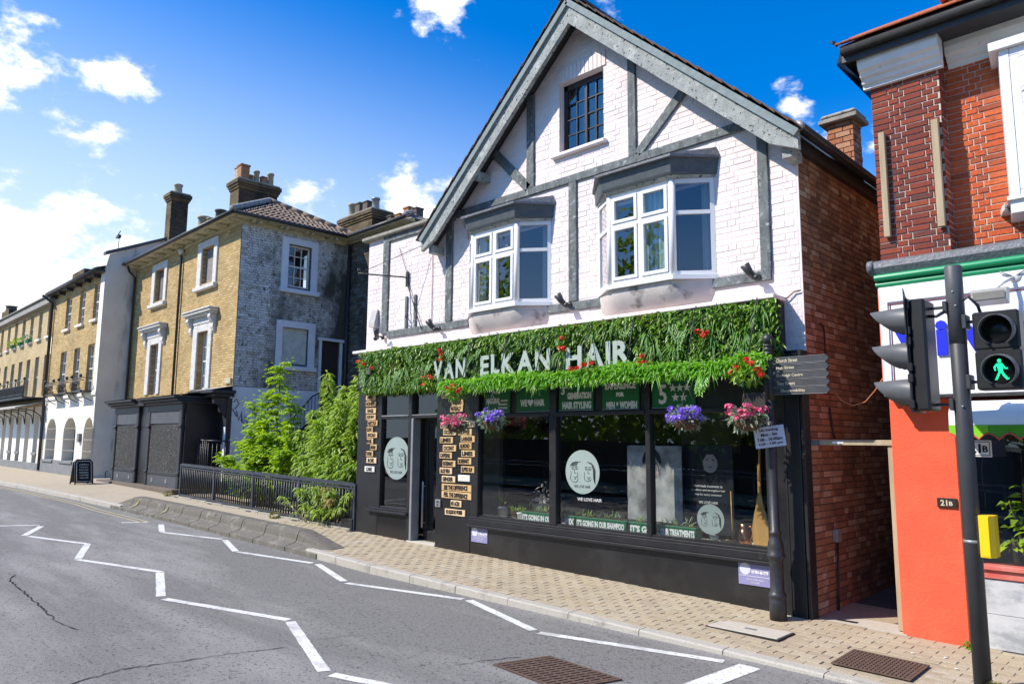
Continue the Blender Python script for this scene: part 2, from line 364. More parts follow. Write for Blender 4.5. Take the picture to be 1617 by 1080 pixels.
def emitmat(name, c, s):
    m, nt, N, L, out = newmat(name); e = N('ShaderNodeEmission'); e.inputs[0].default_value = c4(c); e.inputs[1].default_value = s; L(e.outputs[0], out.inputs[0]); return m
# ------------------------------------------------------------------ bricks and tiles laid one by one
_bm = {}
def brick_mesh(w, h, d, mat_, ch=.004):
    k = (round(w,3), round(h,3), round(d,3), mat_.name)
    if k in _bm: return _bm[k]
    v, f = brick_geo(w, h, d, ch)
    me = bpy.data.meshes.new('brick'); me.from_pydata(v, [], f); me.materials.append(mat_); me.update(); _bm[k] = me; return me
def brick_geo(w, h, d, ch=.004):
    # local frame: a along x, out along y(+), height z ; back left open
    a, c = w/2, h/2; v = []
    for (yy, k) in ((0,0),(d-ch,0),(d,ch)):
        v += [(-a+k,yy,-c+k),(a-k,yy,-c+k),(a-k,yy,c-k),(-a+k,yy,c-k)]
    f = [(8,9,10,11)]
    for s in (0, 4):
        for i in range(4): f.append((s+i, s+(i+1)%4, s+4+(i+1)%4, s+4+i))
    return v, f
def lay(parent, mat_, items, A, N_, stuffname, name='brick', depth=.012, maxn=300, jit=.0012, ch=.004):
    """items: list of (centre, w, h). A: direction of the length, N_: outward normal. The 300 that show
    largest become objects of their own, the rest one joined mesh."""
    A = Vector(A).normalized(); N_ = Vector(N_).normalized(); Z = A.cross(N_)*-1
    if Z.dot(Vector((0,0,1))) < -.01: Z = -Z
    if A.dot(N_.cross(Z)) < 0: A = -A
    x = XF[0]; A2 = (x.to_3x3() @ A); N2 = (x.to_3x3() @ N_); Z2 = (x.to_3x3() @ Z)
    rot = Matrix((A2, N2, Z2)).transposed()
    sc = []
    for i, (c, w, h) in enumerate(items):
        wc = x @ Vector(c); u, v, dz = proj(wc)
        ins = -15 < u < 1632 and -15 < v < 1095
        sc.append((-(w*h/dz**2) if ins else 0, i))
    sc.sort(); keep = {i for s, i in sc[:maxn] if s < 0}
    V = []; F = []
    for i, (c, w, h) in enumerate(items):
        wc = x @ Vector(c); d = depth+random.uniform(-jit, jit)*2.5
        if i in keep:
            w = round(w*200)/200.; w = max(w, .02)
            r2 = rot @ Matrix.Rotation(random.uniform(-.006,.006), 3, 'Y')
            link(name, brick_mesh(w, h, depth, mat_, ch), wc+N2*(d-depth), parent, rot=r2.to_euler())
        else:
            bv, bf = brick_geo(w, h, d, ch); o = len(V)
            V += [wc+A2*p[0]+N2*p[1]+Z2*p[2] for p in bv]; F += [tuple(q+o for q in f) for f in bf]
    if V: obj_from(stuffname, V, F, mat_, parent, kind='stuff')
def bond(pl, spans, z0, z1, course=.068, length=.22, joint=.01, flemish=False, head=.105):
    """brick list for a wall plane; spans(z) -> list of (a0,a1) free intervals of that course"""
    out = []; z = z0; r = 0
    while z+course*.6 < z1:
        h = min(course-joint, z1-z)
        for (a0, a1) in spans(z+course/2):
            if flemish:
                a = a0 - (0 if r % 2 == 0 else length*.75); k = r % 2
                while a < a1-.02:
                    L_ = length if k % 2 == 0 else head
                    b0, b1 = max(a, a0), min(a+L_, a1)
                    if b1-b0 > .025: out.append((ppt(pl,(b0+b1)/2,0,z+h/2), b1-b0, h))
                    a += L_+joint; k += 1
            else:
                a = math.floor(a0/(length+joint))*(length+joint)+(0 if r % 2 else -(length+joint)/2)
                while a < a1-.02:
                    b0, b1 = max(a, a0), min(a+length, a1)
                    if b1-b0 > .025: out.append((ppt(pl,(b0+b1)/2,0,z+h/2), b1-b0, h))
                    a += length+joint
        z += course; r += 1
    return out
def cut(a0, a1, holes):
    """interval minus holes [(b0,b1)...]"""
    iv = [(a0, a1)]
    for (b0, b1) in holes:
        n = []
        for (p, q) in iv:
            if b1 <= p or b0 >= q: n.append((p, q)); continue
            if b0 > p: n.append((p, b0))
            if b1 < q: n.append((b1, q))
        iv = n
    return [(p, q) for p, q in iv if q-p > .02]
# ------------------------------------------------------------------ leaves
def leaf_arrays(P, D, U, Ln, W, droop=.25, fold=.25):
    """P base points, D directions, U rough up/normal, Ln lengths, W widths -> verts, faces (six-vertex folded blades)"""
    P, D, U = np.asarray(P, float), np.asarray(D, float), np.asarray(U, float); n = len(P)
    D = D/np.linalg.norm(D, axis=1)[:, None]
    S = np.cross(D, U); S = S/(np.linalg.norm(S, axis=1)[:, None]+1e-9); Nn = np.cross(S, D)
    Ln = np.asarray(Ln).reshape(-1, 1); W = np.asarray(W).reshape(-1, 1); dn = np.array([0, 0, -1.])
    v0 = P; v1 = P+D*Ln*.4+S*W*.5+Nn*W*fold; v2 = P+D*Ln*.4-S*W*.5+Nn*W*fold
    m1 = P+D*Ln*.42; tip = P+D*Ln+dn*Ln*droop
    q1 = P+D*Ln*.75+S*W*.3+dn*Ln*droop*.45+Nn*W*fold*.6; q2 = P+D*Ln*.75-S*W*.3+dn*Ln*droop*.45+Nn*W*fold*.6
    m2 = P+D*Ln*.77+dn*Ln*droop*.5
    V = np.stack([v0,v1,v2,m1,q1,q2,m2,tip], 1).reshape(-1, 3)
    base = (np.arange(n)*8)[:, None, None]
    T = np.array([[0,1,3],[0,3,2],[1,4,3],[4,6,3],[3,6,2],[6,5,2],[4,7,6],[6,7,5]])
    return V, (T[None]+base).reshape(-1, 3)
def tri_obj(name, V, T, mat_, parent=None, kind=None, label=None):
    V = np.asarray(V, float); lo, hi = V.min(0), V.max(0); c = (lo+hi)/2; V = V-c
    me = bpy.data.meshes.new(name); n = len(T)
    me.vertices.add(len(V)); me.vertices.foreach_set('co', V.astype(np.float32).ravel())
    me.loops.add(n*3); me.loops.foreach_set('vertex_index', T.astype(np.int32).ravel())
    me.polygons.add(n); me.polygons.foreach_set('loop_start', np.arange(n, dtype=np.int32)*3)
    try: me.polygons.foreach_set('loop_total', np.full(n, 3, dtype=np.int32))
    except Exception: pass
    me.materials.append(mat_); me.update(calc_edges=True); me.validate()
    return link(name, me, Vector(c), parent, kind, label)
def rdir(n):
    d = rng.normal(size=(n, 3)); return d/np.linalg.norm(d, axis=1)[:, None]
# ================================================================== materials
WHITE_BRICK = mat('painted_brick', (.80,.71,.69), (.76,.665,.65), rough=.75, scale=2.5, ramp=[(.96,.95,.95),(1,1,1),(1.02,1,1.0),(.93,.92,.93)], dirt=((.44,.40,.39),1.3,.63,.83), dirt2=((.6,.53,.52),9,.66,.80), bump=.5, bscale=70)
WHITE_MORTAR = mat('painted_mortar', (.80,.71,.69), (.72,.64,.63), rough=.85, scale=4, bump=.4, dirt=((.34,.30,.29),6,.62,.75))
TIMBER = mat('grey_timber', (.185,.205,.205), (.06,.072,.075), rough=.75, scale=9, stretch=(1.6,1,.5), dirt=((.36,.39,.38),14,.57,.68), dirt2=((.03,.035,.035),20,.60,.68), bump=.6, bscale=60)
BARGE = mat('weathered_bargeboard', (.37,.385,.36), (.24,.26,.25), rough=.85, scale=7, dirt=((.50,.51,.48),5,.54,.68), dirt2=((.022,.022,.022),22,.585,.62), bump=.9, bscale=50)
DARK_TILE = mat('dark_roof_tile', (.16,.105,.085), (.07,.055,.05), rough=.9, scale=8, ramp=[(1,1,1),(.7,.7,.72),(1.25,1.1,1.0),(.9,.85,.85)], bump=.5)
GLOSS_BLACK = mat('gloss_black_paint', (.012,.012,.013), (.018,.018,.02), rough=.22, scale=1.5, spec=.5, dirt=((.035,.035,.037),1.6,.52,.78))
SATIN_BLACK = mat('satin_black_paint', (.016,.016,.018), (.024,.024,.026), rough=.38, scale=6, dirt=((.05,.05,.05),9,.6,.8))
IRON = mat('black_iron', (.018,.019,.022), (.035,.036,.04), rough=.45, scale=20, spec=.5, bump=.2)
RAIL_BLUE = mat('blue_black_rail_paint', (.028,.032,.05), (.05,.055,.075), rough=.4, scale=9, spec=.5)
UPVC = mat('white_plastic_frame', (.80,.80,.80), (.74,.74,.745), rough=.3, scale=2)
CANOPY = mat('lead_grey_canopy', (.105,.12,.13), (.07,.082,.092), rough=.55, scale=12, dirt=((.36,.36,.36),22,.66,.72), bump=.3)
PLASTER = mat('stained_plaster', (.58,.53,.50), (.48,.43,.41), rough=.85, scale=3, dirt=((.13,.12,.115),3.0,.545,.68), bump=.4, bscale=50)
GLASS = glassmat('window_glass', (.82,.86,.86), 4.2)
SHOPGLASS = glassmat('shop_glass', (.88,.90,.89), 2.6, wob=.02)
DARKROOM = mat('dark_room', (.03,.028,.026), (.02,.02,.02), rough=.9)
CURTAIN = mat('pale_curtain', (.46,.48,.46), (.36,.39,.38), rough=.9, scale=30, stretch=(1,1,.05))
TEAL = mat('teal_curtain', (.22,.37,.36), (.48,.56,.53), rough=.9, scale=26, stretch=(1,1,.12))
REDB = mat('red_alley_brick', (1,1,1), (.72,.70,.68), rough=.92, scale=25, ramp=[(.38,.195,.095),(.29,.135,.07),(.46,.27,.15),(.20,.10,.062),(.40,.21,.11),(.54,.41,.29),(.32,.16,.085),(.26,.14,.09)], bump=.7, bscale=90, dirt=((.055,.042,.03),.9,.5,.8))
REDM = mat('alley_mortar', (.13,.095,.075), (.08,.062,.05), rough=.95, scale=12)
ALLEYB = brickmat('alley_brickwork', [(.30,.12,.055),(.44,.18,.085),(.36,.135,.06),(.52,.28,.15)], (.12,.09,.07), axis='y', bh=.068)
RUBB = mat('dark_red_brick', (1,1,1), (.78,.74,.72), rough=.85, scale=30, ramp=[(.25,.05,.026),(.19,.04,.026),(.31,.062,.032),(.13,.045,.036),(.27,.052,.028),(.33,.075,.036)], bump=.6, bscale=120)
ORB = mat('orange_red_brick', (1,1,1), (.72,.66,.62), rough=.85, scale=26, ramp=[(.60,.118,.032),(.52,.095,.03),(.66,.155,.05),(.34,.08,.04),(.62,.13,.036),(.56,.105,.032)], bump=.7, bscale=90, dirt=((.12,.05,.035),5,.58,.74))
PALE_MORTAR = mat('pale_mortar', (.64,.58,.50), (.48,.42,.36), rough=.95, scale=40)
CHB = mat('chimney_brick', (1,1,1), (.75,.72,.68), rough=.9, scale=25, ramp=[(.50,.21,.10),(.44,.17,.08),(.56,.32,.2),(.40,.15,.07),(.5,.29,.19)], bump=.7, bscale=90)
CONC = mat('old_concrete', (.36,.34,.29), (.25,.235,.2), rough=.95, scale=8, dirt=((.12,.11,.08),16,.58,.7), bump=.7)
LEAD = mat('lead_flashing', (.17,.18,.20), (.10,.105,.12), rough=.5, scale=22, dirt=((.45,.46,.48),24,.62,.7), bump=.6, bscale=40)
GUTTER = mat('black_gutter', (.03,.03,.032), (.05,.05,.052), rough=.45, scale=14)
# left terrace
YB = brickmat('yellow_stock_brick', [(.46,.31,.125),(.58,.42,.19),(.52,.36,.15),(.40,.265,.10),(.64,.48,.24)], (.30,.22,.125), axis='x', bw=.23, bh=.075, dirt=((.15,.105,.055),.7,.62,.85))
YB2 = brickmat('pale_stock_brick', [(.50,.385,.20),(.60,.46,.25),(.54,.41,.215)], (.44,.34,.2), axis='x', bw=.23, bh=.075, dirt=((.16,.12,.07),.5,.58,.85))
SIDEB = mat('weathered_white_brick', (1,1,1), (.72,.72,.7), rough=.92, scale=20, ramp=[(.56,.55,.50),(.72,.72,.70),(.64,.62,.55),(.80,.80,.79),(.47,.43,.34)], bump=.6, dirt=((.055,.056,.042),.62,.47,.62,(1,1,.55)), dirt2=((.085,.075,.055),10,.54,.66))
SIDEM = mat('sooty_mortar', (.17,.165,.15), (.07,.07,.06), rough=.95, scale=3)
STUCCO_OLD = mat('peeling_white_paint', (.66,.64,.60), (.52,.50,.47), rough=.85, scale=6, dirt=((.25,.23,.2),10,.6,.72), bump=.4)
WALLWASH = mat('blue_grey_whitewash', (.70,.73,.76), (.60,.63,.66), rough=.85, scale=3, dirt=((.25,.26,.28),5,.64,.8))
STUCCO = mat('cream_stucco', (.80,.75,.64), (.72,.67,.57), rough=.8, scale=2, dirt=((.45,.4,.32),1.2,.66,.9))
STUCCO_W = mat('white_stucco', (.80,.77,.70), (.74,.71,.64), rough=.8, scale=2, dirt=((.5,.46,.4),1.5,.64,.85))
RENDER_G = mat('grey_render', (.76,.70,.60), (.64,.59,.50), rough=.88, scale=1.2, dirt=((.30,.28,.25),1.6,.54,.72,(1,1,.22)))
PLINTH = mat('grey_plinth', (.22,.225,.23), (.15,.155,.16), rough=.85, scale=4)
BOARDING = mat('speckled_black_board', (.018,.018,.018), (.03,.03,.028), rough=.8, scale=4, dirt=((.16,.15,.14),24,.565,.60), bump=.5, bscale=90)
BLACK_OLD = mat('faded_black_paint', (.022,.023,.026), (.036,.037,.042), rough=.5, scale=5, dirt=((.10,.10,.11),8,.66,.76))
FASCIA_G = mat('grey_fascia_panel', (.085,.09,.105), (.06,.065,.075), rough=.6, scale=3)
WINWHITE = mat('white_window_paint', (.74,.73,.70), (.66,.65,.62), rough=.6, scale=4)
PANE = glassmat('old_window_pane', (.35,.4,.42), 3.0, wob=.05)
SLATE = mat('slate_roof', (.10,.105,.115), (.06,.063,.07), rough=.7, scale=5)
PANTILE = mat('brown_pantile', (.29,.22,.165), (.17,.135,.105), rough=.85, scale=7, ramp=[(1,1,1),(.75,.75,.78),(1.2,1.1,1.0),(.85,.8,.75)], bump=.4)
RIDGE = mat('grey_ridge_tile', (.36,.34,.32), (.25,.24,.22), rough=.85, scale=8)
SOOTB = brickmat('sooty_chimney_brick', [(.13,.095,.05),(.22,.165,.09),(.17,.125,.065),(.10,.075,.045)], (.09,.07,.045), axis='x', dirt=((.04,.034,.025),1.1,.48,.7))
SOOTB_SHADED = brickmat('sooty_brick_shaded_side', [(.08,.06,.04),(.13,.10,.06),(.10,.075,.045)], (.05,.04,.03), axis='y', dirt=((.025,.022,.018),1.1,.45,.65))  # darker copy of the sooty brick: shade of the turned faces put into colour
POT_T = mat('terracotta_pot', (.42,.20,.10), (.30,.15,.08), rough=.85, scale=9, dirt=((.12,.09,.07),8,.58,.75))
POT_B = mat('buff_pot', (.46,.38,.26), (.34,.28,.19), rough=.85, scale=9, dirt=((.15,.12,.09),8,.58,.75))
POT_D = mat('sooty_pot', (.16,.13,.10), (.09,.075,.06), rough=.9, scale=9)
EAVES = mat('peeling_cream_eaves', (.55,.49,.33), (.42,.36,.22), rough=.85, scale=8, dirt=((.13,.08,.04),7,.56,.68))
# right-hand shop
ORANGE = mat('orange_render', (.76,.118,.052), (.68,.095,.042), rough=.8, scale=3.5, bump=.5, bscale=34, dirt=((.42,.13,.085),9,.64,.74), dirt2=((.80,.17,.09),1.5,.52,.7,(1,1,.35)))
GREENP = mat('green_gloss_paint', (.012,.30,.125), (.01,.25,.105), rough=.3, scale=4, dirt=((.01,.12,.06),30,.70,.74))
SIGNW = mat('white_sign_panel', (.80,.80,.84), (.76,.76,.80), rough=.45, scale=2)
SIGNB = mat('blue_lettering', (.008,.02,.62), rough=.5, var=.05)
MAROON = mat('maroon_frame_and_sign_shade', (.16,.02,.018), (.13,.018,.016), rough=.6)  # window frame colour, also the painted shadow below the sign
AWN_W = mat('white_awning_cloth', (.82,.82,.80), (.76,.76,.75), rough=.8, scale=3)
AWN_G = mat('lime_awning_cloth', (.20,.56,.02), (.17,.48,.02), rough=.8, scale=3)
AWN_GD = mat('green_awning_cloth', (.075,.32,.015), (.06,.27,.012), rough=.8, scale=3)
PINKEDGE = mat('red_piping', (.62,.10,.07), rough=.7)
MARBLE = mat('grey_marble', (.60,.60,.60), (.42,.43,.44), rough=.35, scale=5, detail=10, dirt=((.30,.315,.335),3.2,.5,.66,(1,1,2)), dirt2=((.52,.44,.33),4.5,.62,.72))
REDSILL = mat('red_painted_sill', (.55,.10,.075), (.62,.22,.18), rough=.4, scale=6)
BATTEN = mat('raw_timber', (.48,.385,.25), (.33,.26,.165), rough=.85, scale=14, stretch=(1,1,.12), dirt=((.16,.11,.06),12,.66,.72))
CORN = mat('white_moulding', (.78,.77,.75), (.66,.65,.63), rough=.6, scale=5, dirt=((.35,.33,.3),9,.66,.78))
REDTILE = mat('red_clay_tile', (.52,.15,.06), (.38,.11,.05), rough=.8, scale=9, ramp=[(1,1,1),(.8,.8,.8),(1.15,1.05,1)], bump=.4)
# street
ASPHALT = mat('asphalt', (.255,.245,.232), (.13,.126,.12), rough=.9, scale=60, detail=8, dirt=((.305,.293,.275),1.0,.46,.66,(.22,1,1)), dirt2=((.075,.073,.07),30,.555,.63), bump=.9, bscale=120, bdist=.012)
PAVE = mat('buff_block_paver', (1,1,1), (.80,.78,.76), rough=.92, scale=40, ramp=[(.42,.35,.245),(.46,.38,.265),(.39,.32,.225),(.47,.405,.295),(.41,.335,.23)], bump=.6, bscale=110, dirt=((.24,.195,.15),2.2,.58,.8), dirt2=((.50,.46,.40),1.4,.60,.76))
PAVE_FAR = mat('buff_pavement', (.43,.365,.27), (.36,.30,.22), rough=.92, scale=7, dirt=((.26,.21,.15),2,.58,.8), bump=.4)
JOINT = mat('paver_joint', (.40,.325,.225), (.30,.245,.17), rough=.95, scale=20)
KERB = mat('granite_kerb', (.46,.43,.375), (.35,.325,.285), rough=.9, scale=60, dirt=((.21,.19,.165),3,.55,.75), bump=.5)
TRIEF = mat('dark_concrete_kerb', (.165,.15,.125), (.115,.105,.09), rough=.92, scale=40, dirt=((.24,.22,.185),5,.54,.68), dirt2=((.05,.047,.04),9,.58,.70), bump=.3)
PAINT_W = mat('white_road_paint', (.74,.735,.71), (.60,.595,.57), rough=.7, scale=30, dirt=((.26,.255,.245),30,.575,.625), dirt2=((.45,.44,.42),3,.50,.62), bump=.3)
PAINT_Y = mat('faded_yellow_paint', (.46,.39,.22), (.36,.31,.2), rough=.8, scale=20, dirt=((.2,.19,.17),10,.55,.7))
YELLOW = mat('yellow_paint', (.52,.42,.13), rough=.8, scale=20, dirt=((.16,.145,.12),16,.47,.58))
CRACK = mat('tar_crack', (.025,.024,.022), rough=.95)
RUST = mat('rusty_cast_iron', (.17,.105,.075), (.10,.068,.055), rough=.75, scale=25, metal=.3, bump=.4)
DARKPIT = mat('dark_gap', (.012,.011,.01), rough=1)
PALECONC = mat('pale_concrete_cover', (.50,.455,.385), (.42,.385,.325), rough=.9, scale=20)
ALLEYF = mat('shaded_alley_concrete', (.09,.088,.083), (.055,.054,.05), rough=.95, scale=5, bump=.4)  # concrete darkened so that its colour holds the alley's deep shade
GRASSY = mat('far_ground', (.12,.115,.09), (.09,.095,.06), rough=.95, scale=.5)
# small things
WOODS = mat('pale_wood_board', (1,1,1), (.82,.78,.72), rough=.7, scale=16, stretch=(.2,1,1), ramp=[(.66,.45,.22),(.74,.53,.28),(.60,.39,.17),(.71,.50,.29),(.78,.63,.43)])
BLACKINK = mat('black_ink', (.012,.011,.010), rough=.8)
WHITEINK = mat('white_ink', (.78,.78,.76), rough=.7, var=.08)
CREAMINK = mat('cream_ink', (.78,.76,.68), rough=.7, var=.15)
GREENSIGN = mat('dark_green_sign', (.012,.14,.04), (.010,.115,.03), rough=.5)
BACKLEAF = mat('dark_leaf_backing', (.012,.03,.008), (.02,.045,.012), rough=.9, scale=9)
LETTER = mat('pale_grey_letter', (.40,.46,.41), (.31,.37,.32), rough=.6, scale=7)
LEAF_W = leafmat('fascia_leaf', [(.05,.135,.010),(.115,.26,.018),(.20,.37,.035),(.065,.18,.015),(.33,.45,.10)], .35, .33)
LEAF_F = leafmat('trailing_frond', [(.09,.21,.035),(.15,.32,.07),(.23,.42,.13),(.12,.27,.055)], .3, .45)
LEAF_H = leafmat('bright_hedge_leaf', [(.08,.26,.012),(.17,.44,.025),(.26,.53,.06),(.11,.32,.02),(.38,.60,.18)], .45, .35)
LEAF_M = leafmat('mossy_leaf', [(.16,.17,.02),(.22,.21,.03),(.12,.14,.02)], .3, .6)
LEAF_T = leafmat('lime_tree_leaf', [(.18,.31,.02),(.27,.43,.03),(.36,.52,.05),(.13,.24,.02)], .45, .5)
LEAF_B = leafmat('buddleia_leaf', [(.19,.31,.03),(.28,.43,.05),(.36,.50,.09),(.12,.22,.02),(.45,.54,.16)], .4, .5)
LEAF_D = leafmat('dry_leaf', [(.30,.24,.07),(.36,.30,.12),(.22,.22,.06)], .35, .6)
BARK = mat('green_bark', (.12,.105,.06), (.08,.07,.045), rough=.9, scale=20)
PET_R = leafmat('red_petal', [(.70,.025,.015),(.78,.05,.02),(.60,.015,.012)], .3, .5)
PET_P = leafmat('pink_petal', [(.72,.06,.19),(.80,.13,.28),(.62,.03,.13),(.85,.45,.55)], .3, .5)
PET_V = leafmat('violet_petal', [(.26,.10,.72),(.34,.17,.82),(.20,.07,.58),(.55,.42,.88)], .3, .5)
LEAF_S = leafmat('silvery_leaf', [(.22,.30,.20),(.32,.40,.30),(.13,.22,.08)], .3, .6)
BASKET = mat('brown_basket', (.11,.055,.03), (.06,.035,.02), rough=.9, scale=30, bump=.5)
SIGNPLATE = mat('lilac_white_plate', (.62,.62,.72), (.58,.58,.68), rough=.35, scale=3)
PLAQUE = mat('violet_plaque', (.27,.26,.46), (.24,.23,.42), rough=.35, scale=3)
FINGER = mat('dark_grey_finger', (.045,.048,.052), (.07,.073,.078), rough=.45, scale=10, dirt=((.30,.31,.32),16,.70,.78))
GOLDINK = mat('pale_gold_lettering', (.62,.54,.40), rough=.6, var=.1)
TLGREY = mat('traffic_pole_grey', (.035,.037,.042), (.048,.05,.056), rough=.5, scale=7)
TLBLACK = mat('signal_black', (.014,.014,.016), (.02,.02,.022), rough=.42, scale=8, dirt=((.055,.055,.058),20,.64,.76))
HOOD = mat('signal_hood_grey', (.12,.125,.135), (.09,.094,.102), rough=.45, scale=8)
LENS_OFF = mat('dark_lens', (.012,.006,.005), rough=.15)
GREENMAN = emitmat('green_lamp', (.02,1.0,.38), 1.15)
YBOX = mat('yellow_plastic', (.85,.55,.008), (.78,.5,.008), rough=.45, scale=4)
METALG = mat('grey_metal', (.32,.33,.34), (.24,.25,.26), rough=.45, metal=.3)
CABLE = mat('orange_cable', (.42,.16,.06), rough=.6)
DISC = mat('frosted_disc', (.30,.37,.35), (.25,.31,.30), rough=.6, scale=2)
LINEINK = mat('charcoal_line', (.045,.055,.055), rough=.8)
PLANTER = mat('green_planter', (.015,.17,.075), (.012,.14,.06), rough=.45)
SOIL = mat('potting_soil', (.06,.04,.028), rough=.95)
COPPER = mat('copper', (.62,.24,.12), (.42,.15,.08), rough=.28, metal=1)
PADDLE = mat('varnished_paddle', (.52,.30,.085), (.42,.235,.065), rough=.35, scale=7, stretch=(3,3,.3))
POSTER = mat('photo_poster', (.50,.51,.51), (.10,.105,.11), rough=.45, scale=3.2, detail=4, dirt=((.46,.45,.42),2.4,.52,.70))
POSTER_D = mat('dark_poster', (.010,.011,.014), (.02,.022,.03), rough=.4)
SKIN_P = mat('printed_face', (.42,.36,.32), (.30,.25,.23), rough=.5, scale=8)
GREYPLANT = mat('grey_pot', (.20,.21,.22), (.14,.15,.16), rough=.7)
# ================================================================== the setting: road, pavement, kerbs
def zb(X):
    if X > -22: return -1.885-.0187*(X+2)
    if X > -27: return -1.511+(-22-X)/5*.061
    return -1.45
def pz(X, Y): return zb(X)+.02*(min(Y, 9)-8.2)
def ky(X): return float(np.interp(X, [-60,-29,-25,-20,-16,-11,-9,-3,10], [5.9,5.95,6.08,6.26,6.36,6.40,6.36,6.42,6.45]))
def kh(X): return .11 if X < -9 else (.025 if X > -2 else .11+(X+9)/7*(.025-.11))
def rz(X, Y):
    k = ky(X); z = pz(X, k)-kh(X)
    return z+.018*(k-Y) if Y > 2 else z+.018*(k-2)-.018*(2-max(Y, -3))
XS = [-400,-200,-120,-80,-60,-50,-44,-40,-36,-33,-30,-28,-27,-26,-25,-24,-23,-22,-20,-18,-16,-14,-13,-12,-11,-10,-9,-8,-7,-6,-5,-4,-3,-2,-1,0,1,2,4,6,10,20,60,200,400]
def sheet(name, fn, ys, mat_, xs=XS, kind='structure'):
    vs = []; n = len(ys(0))
    for x in xs:
        for y in ys(x): vs.append((x, y, fn(x, y)))
    fs = [(i*n+j, (i+1)*n+j, (i+1)*n+j+1, i*n+j+1) for i in range(len(xs)-1) for j in range(n-1)]
    return obj_from(name, vs, fs, mat_, kind=kind)
road = sheet('road', rz, lambda x: [-3.6, -3, -1, 0.5, 2, 3, 4, 5, 5.6, ky(x)+.02], ASPHALT)
pavement = sheet('pavement', lambda x, y: pz(x, y)-.0085, lambda x: [ky(x)+.13, 6.8, 7.4, 8.0, 8.5, 9.2], JOINT)
sheet('ground', lambda x, y: zb(max(min(x, 10), -60))-.16 if y > 0 else zb(max(min(x,10),-60))-.25, lambda x: [-400, -60, -8, -3, 9.0, 16, 60, 400], GRASSY)
far_pave = sheet('opposite_pavement', lambda x, y: rz(x, -3)+.11, lambda x: [-7.5, -3.55], PAVE_FAR)
sheet('opposite_kerb', lambda x, y: rz(x, -3)+(.115 if y < -3.5 else -.02), lambda x: [-3.7, -3.54, -3.535], KERB)
# distant pavement, where single pavers can no longer be told apart
sheet('distant_pavement', lambda x, y: pz(x, y)-.003, lambda x: [ky(x)+.13, 7, 8, 9.15], PAVE_FAR, xs=[x for x in XS if x <= -14])
# pavers near the camera, each a block of its own
items = []
y = 6.40; r = 0
while y < 8.7:
    x = -13.9+(r % 2)*.105
    while x < -.6:
        if y > ky(x)+.19 and not (-4.12 < x < -3.28 and 7.0 < y < 7.46) and not (-2.74 < x < -2.02 and 6.7 < y < 7.36) and not (-3.42 < x < -2.53 and y > 8.12) and not (y > 8.2 and x < -12) and y < (8.14 if x < -3.4 else 8.4):
            items.append(((x, y, pz(x, y)-.0085), random.choice((.2070,.2085,.2095)), .1040))
        x += .21
    y += .106; r += 1
lay(pavement, PAVE, items, (1,0,0), (0,0,1), 'distant_pavers', name='paver', depth=.0085, jit=.0009, ch=.003)
# kerb stones
for i in range(34):
    x0 = -31+i*.915; x1 = x0+.905
    if -19.8 < x0 < -10.9: continue
    m = MB(); vs = []
    for x in (x0, x1):
        k = ky(x); zt = pz(x, k)+.002; zr = rz(x, k)-.03; j = random.uniform(-.003,.003)
        vs += [(x,k+j,zr),(x,k+.008+j,zt-.014),(x,k+.024+j,zt),(x,k+.14,zt+.001),(x,k+.14,zr)]
    m.add(vs, [(0,1,2,3,4)[::-1],(5,6,7,8,9)]+[(a,a+1,a+6,a+5) for a in range(4)]); m.build('kerb_stone', KERB, pavement)
# tall containment kerb beside the crossing approach
tk = thing('containment_kerb', 'long dark concrete containment kerb with sloping ends beside the road', 'kerb', (-15.1, 6.6, pz(-15.1, 6.6)))
seg = [-19.7,-18.9]+[-18.9+.9*i for i in range(1, 8)]+[-11.5,-10.5]
for i in range(len(seg)-1):
    xa, xb = seg[i]+.011, seg[i+1]-.011
    def prof(x, k):
        y0 = ky(x)-6.40; zr = rz(x, 6.3)-.02; zp = pz(x, 6.5); h = .205*k
        return [(x,y0+a,b) for a,b in ((6.385,zr),(6.39,zr+.088),(6.41,zr+.10),(6.575,zp+.015*k),(6.605,zp+.005+h*.22),(6.622,zp+h*.66),(6.645,zp+h*.92),(6.70,zp+h),(6.88,zp+h*.98),(6.93,zp+h*.86),(6.95,zp-.02))]
    if 0 < i < len(seg)-2:
        c = Vector((0, .012, -.010)); A = [Vector(q)+c for q in prof(xb-.03, 1)]; B = [Vector(q)+c for q in prof(xb+.044, 1)]; n = len(A)
        m = MB(); m.add(A+B, [(j, j+1, n+j+1, n+j) for j in range(n-1)]); m.build('mortar_joint', CRACK, tk)
    ka = .10 if i == 0 else 1; kb = .06 if i == len(seg)-2 else 1
    A = prof(xa, ka); B = prof(xb, kb); n = len(A)
    m = MB(); m.add(A+B, [tuple(range(n))[::-1], tuple(range(n, 2*n))]+[(j, j+1, n+j+1, n+j) for j in range(n-1)]); m.build('kerb_block', TRIEF, tk)
for x in (-18.6, -16.95):
    m = MB(); y0 = ky(x)-6.40; zq = pz(x,6.5)-rz(x,6.3)+.02; P = [(y0+6.43,.105),(y0+6.56,zq+.04),(y0+6.60,zq+.085),(y0+6.63,zq+.145),(y0+6.665,zq+.19)]
    for j in range(4):
        y0, h0 = P[j]; y1, h1 = P[j+1]; b = rz(x, 6.3)-.02; w = .022
        m.quad((x-w+j*.02,y0-.008,b+h0+.004),(x+w+j*.02,y0-.008,b+h0+.004),(x+w+j*.02,y1-.008,b+h1+.006),(x-w+j*.02,y1-.008,b+h1+.006))
    m.build('paint_mark', YELLOW, tk)
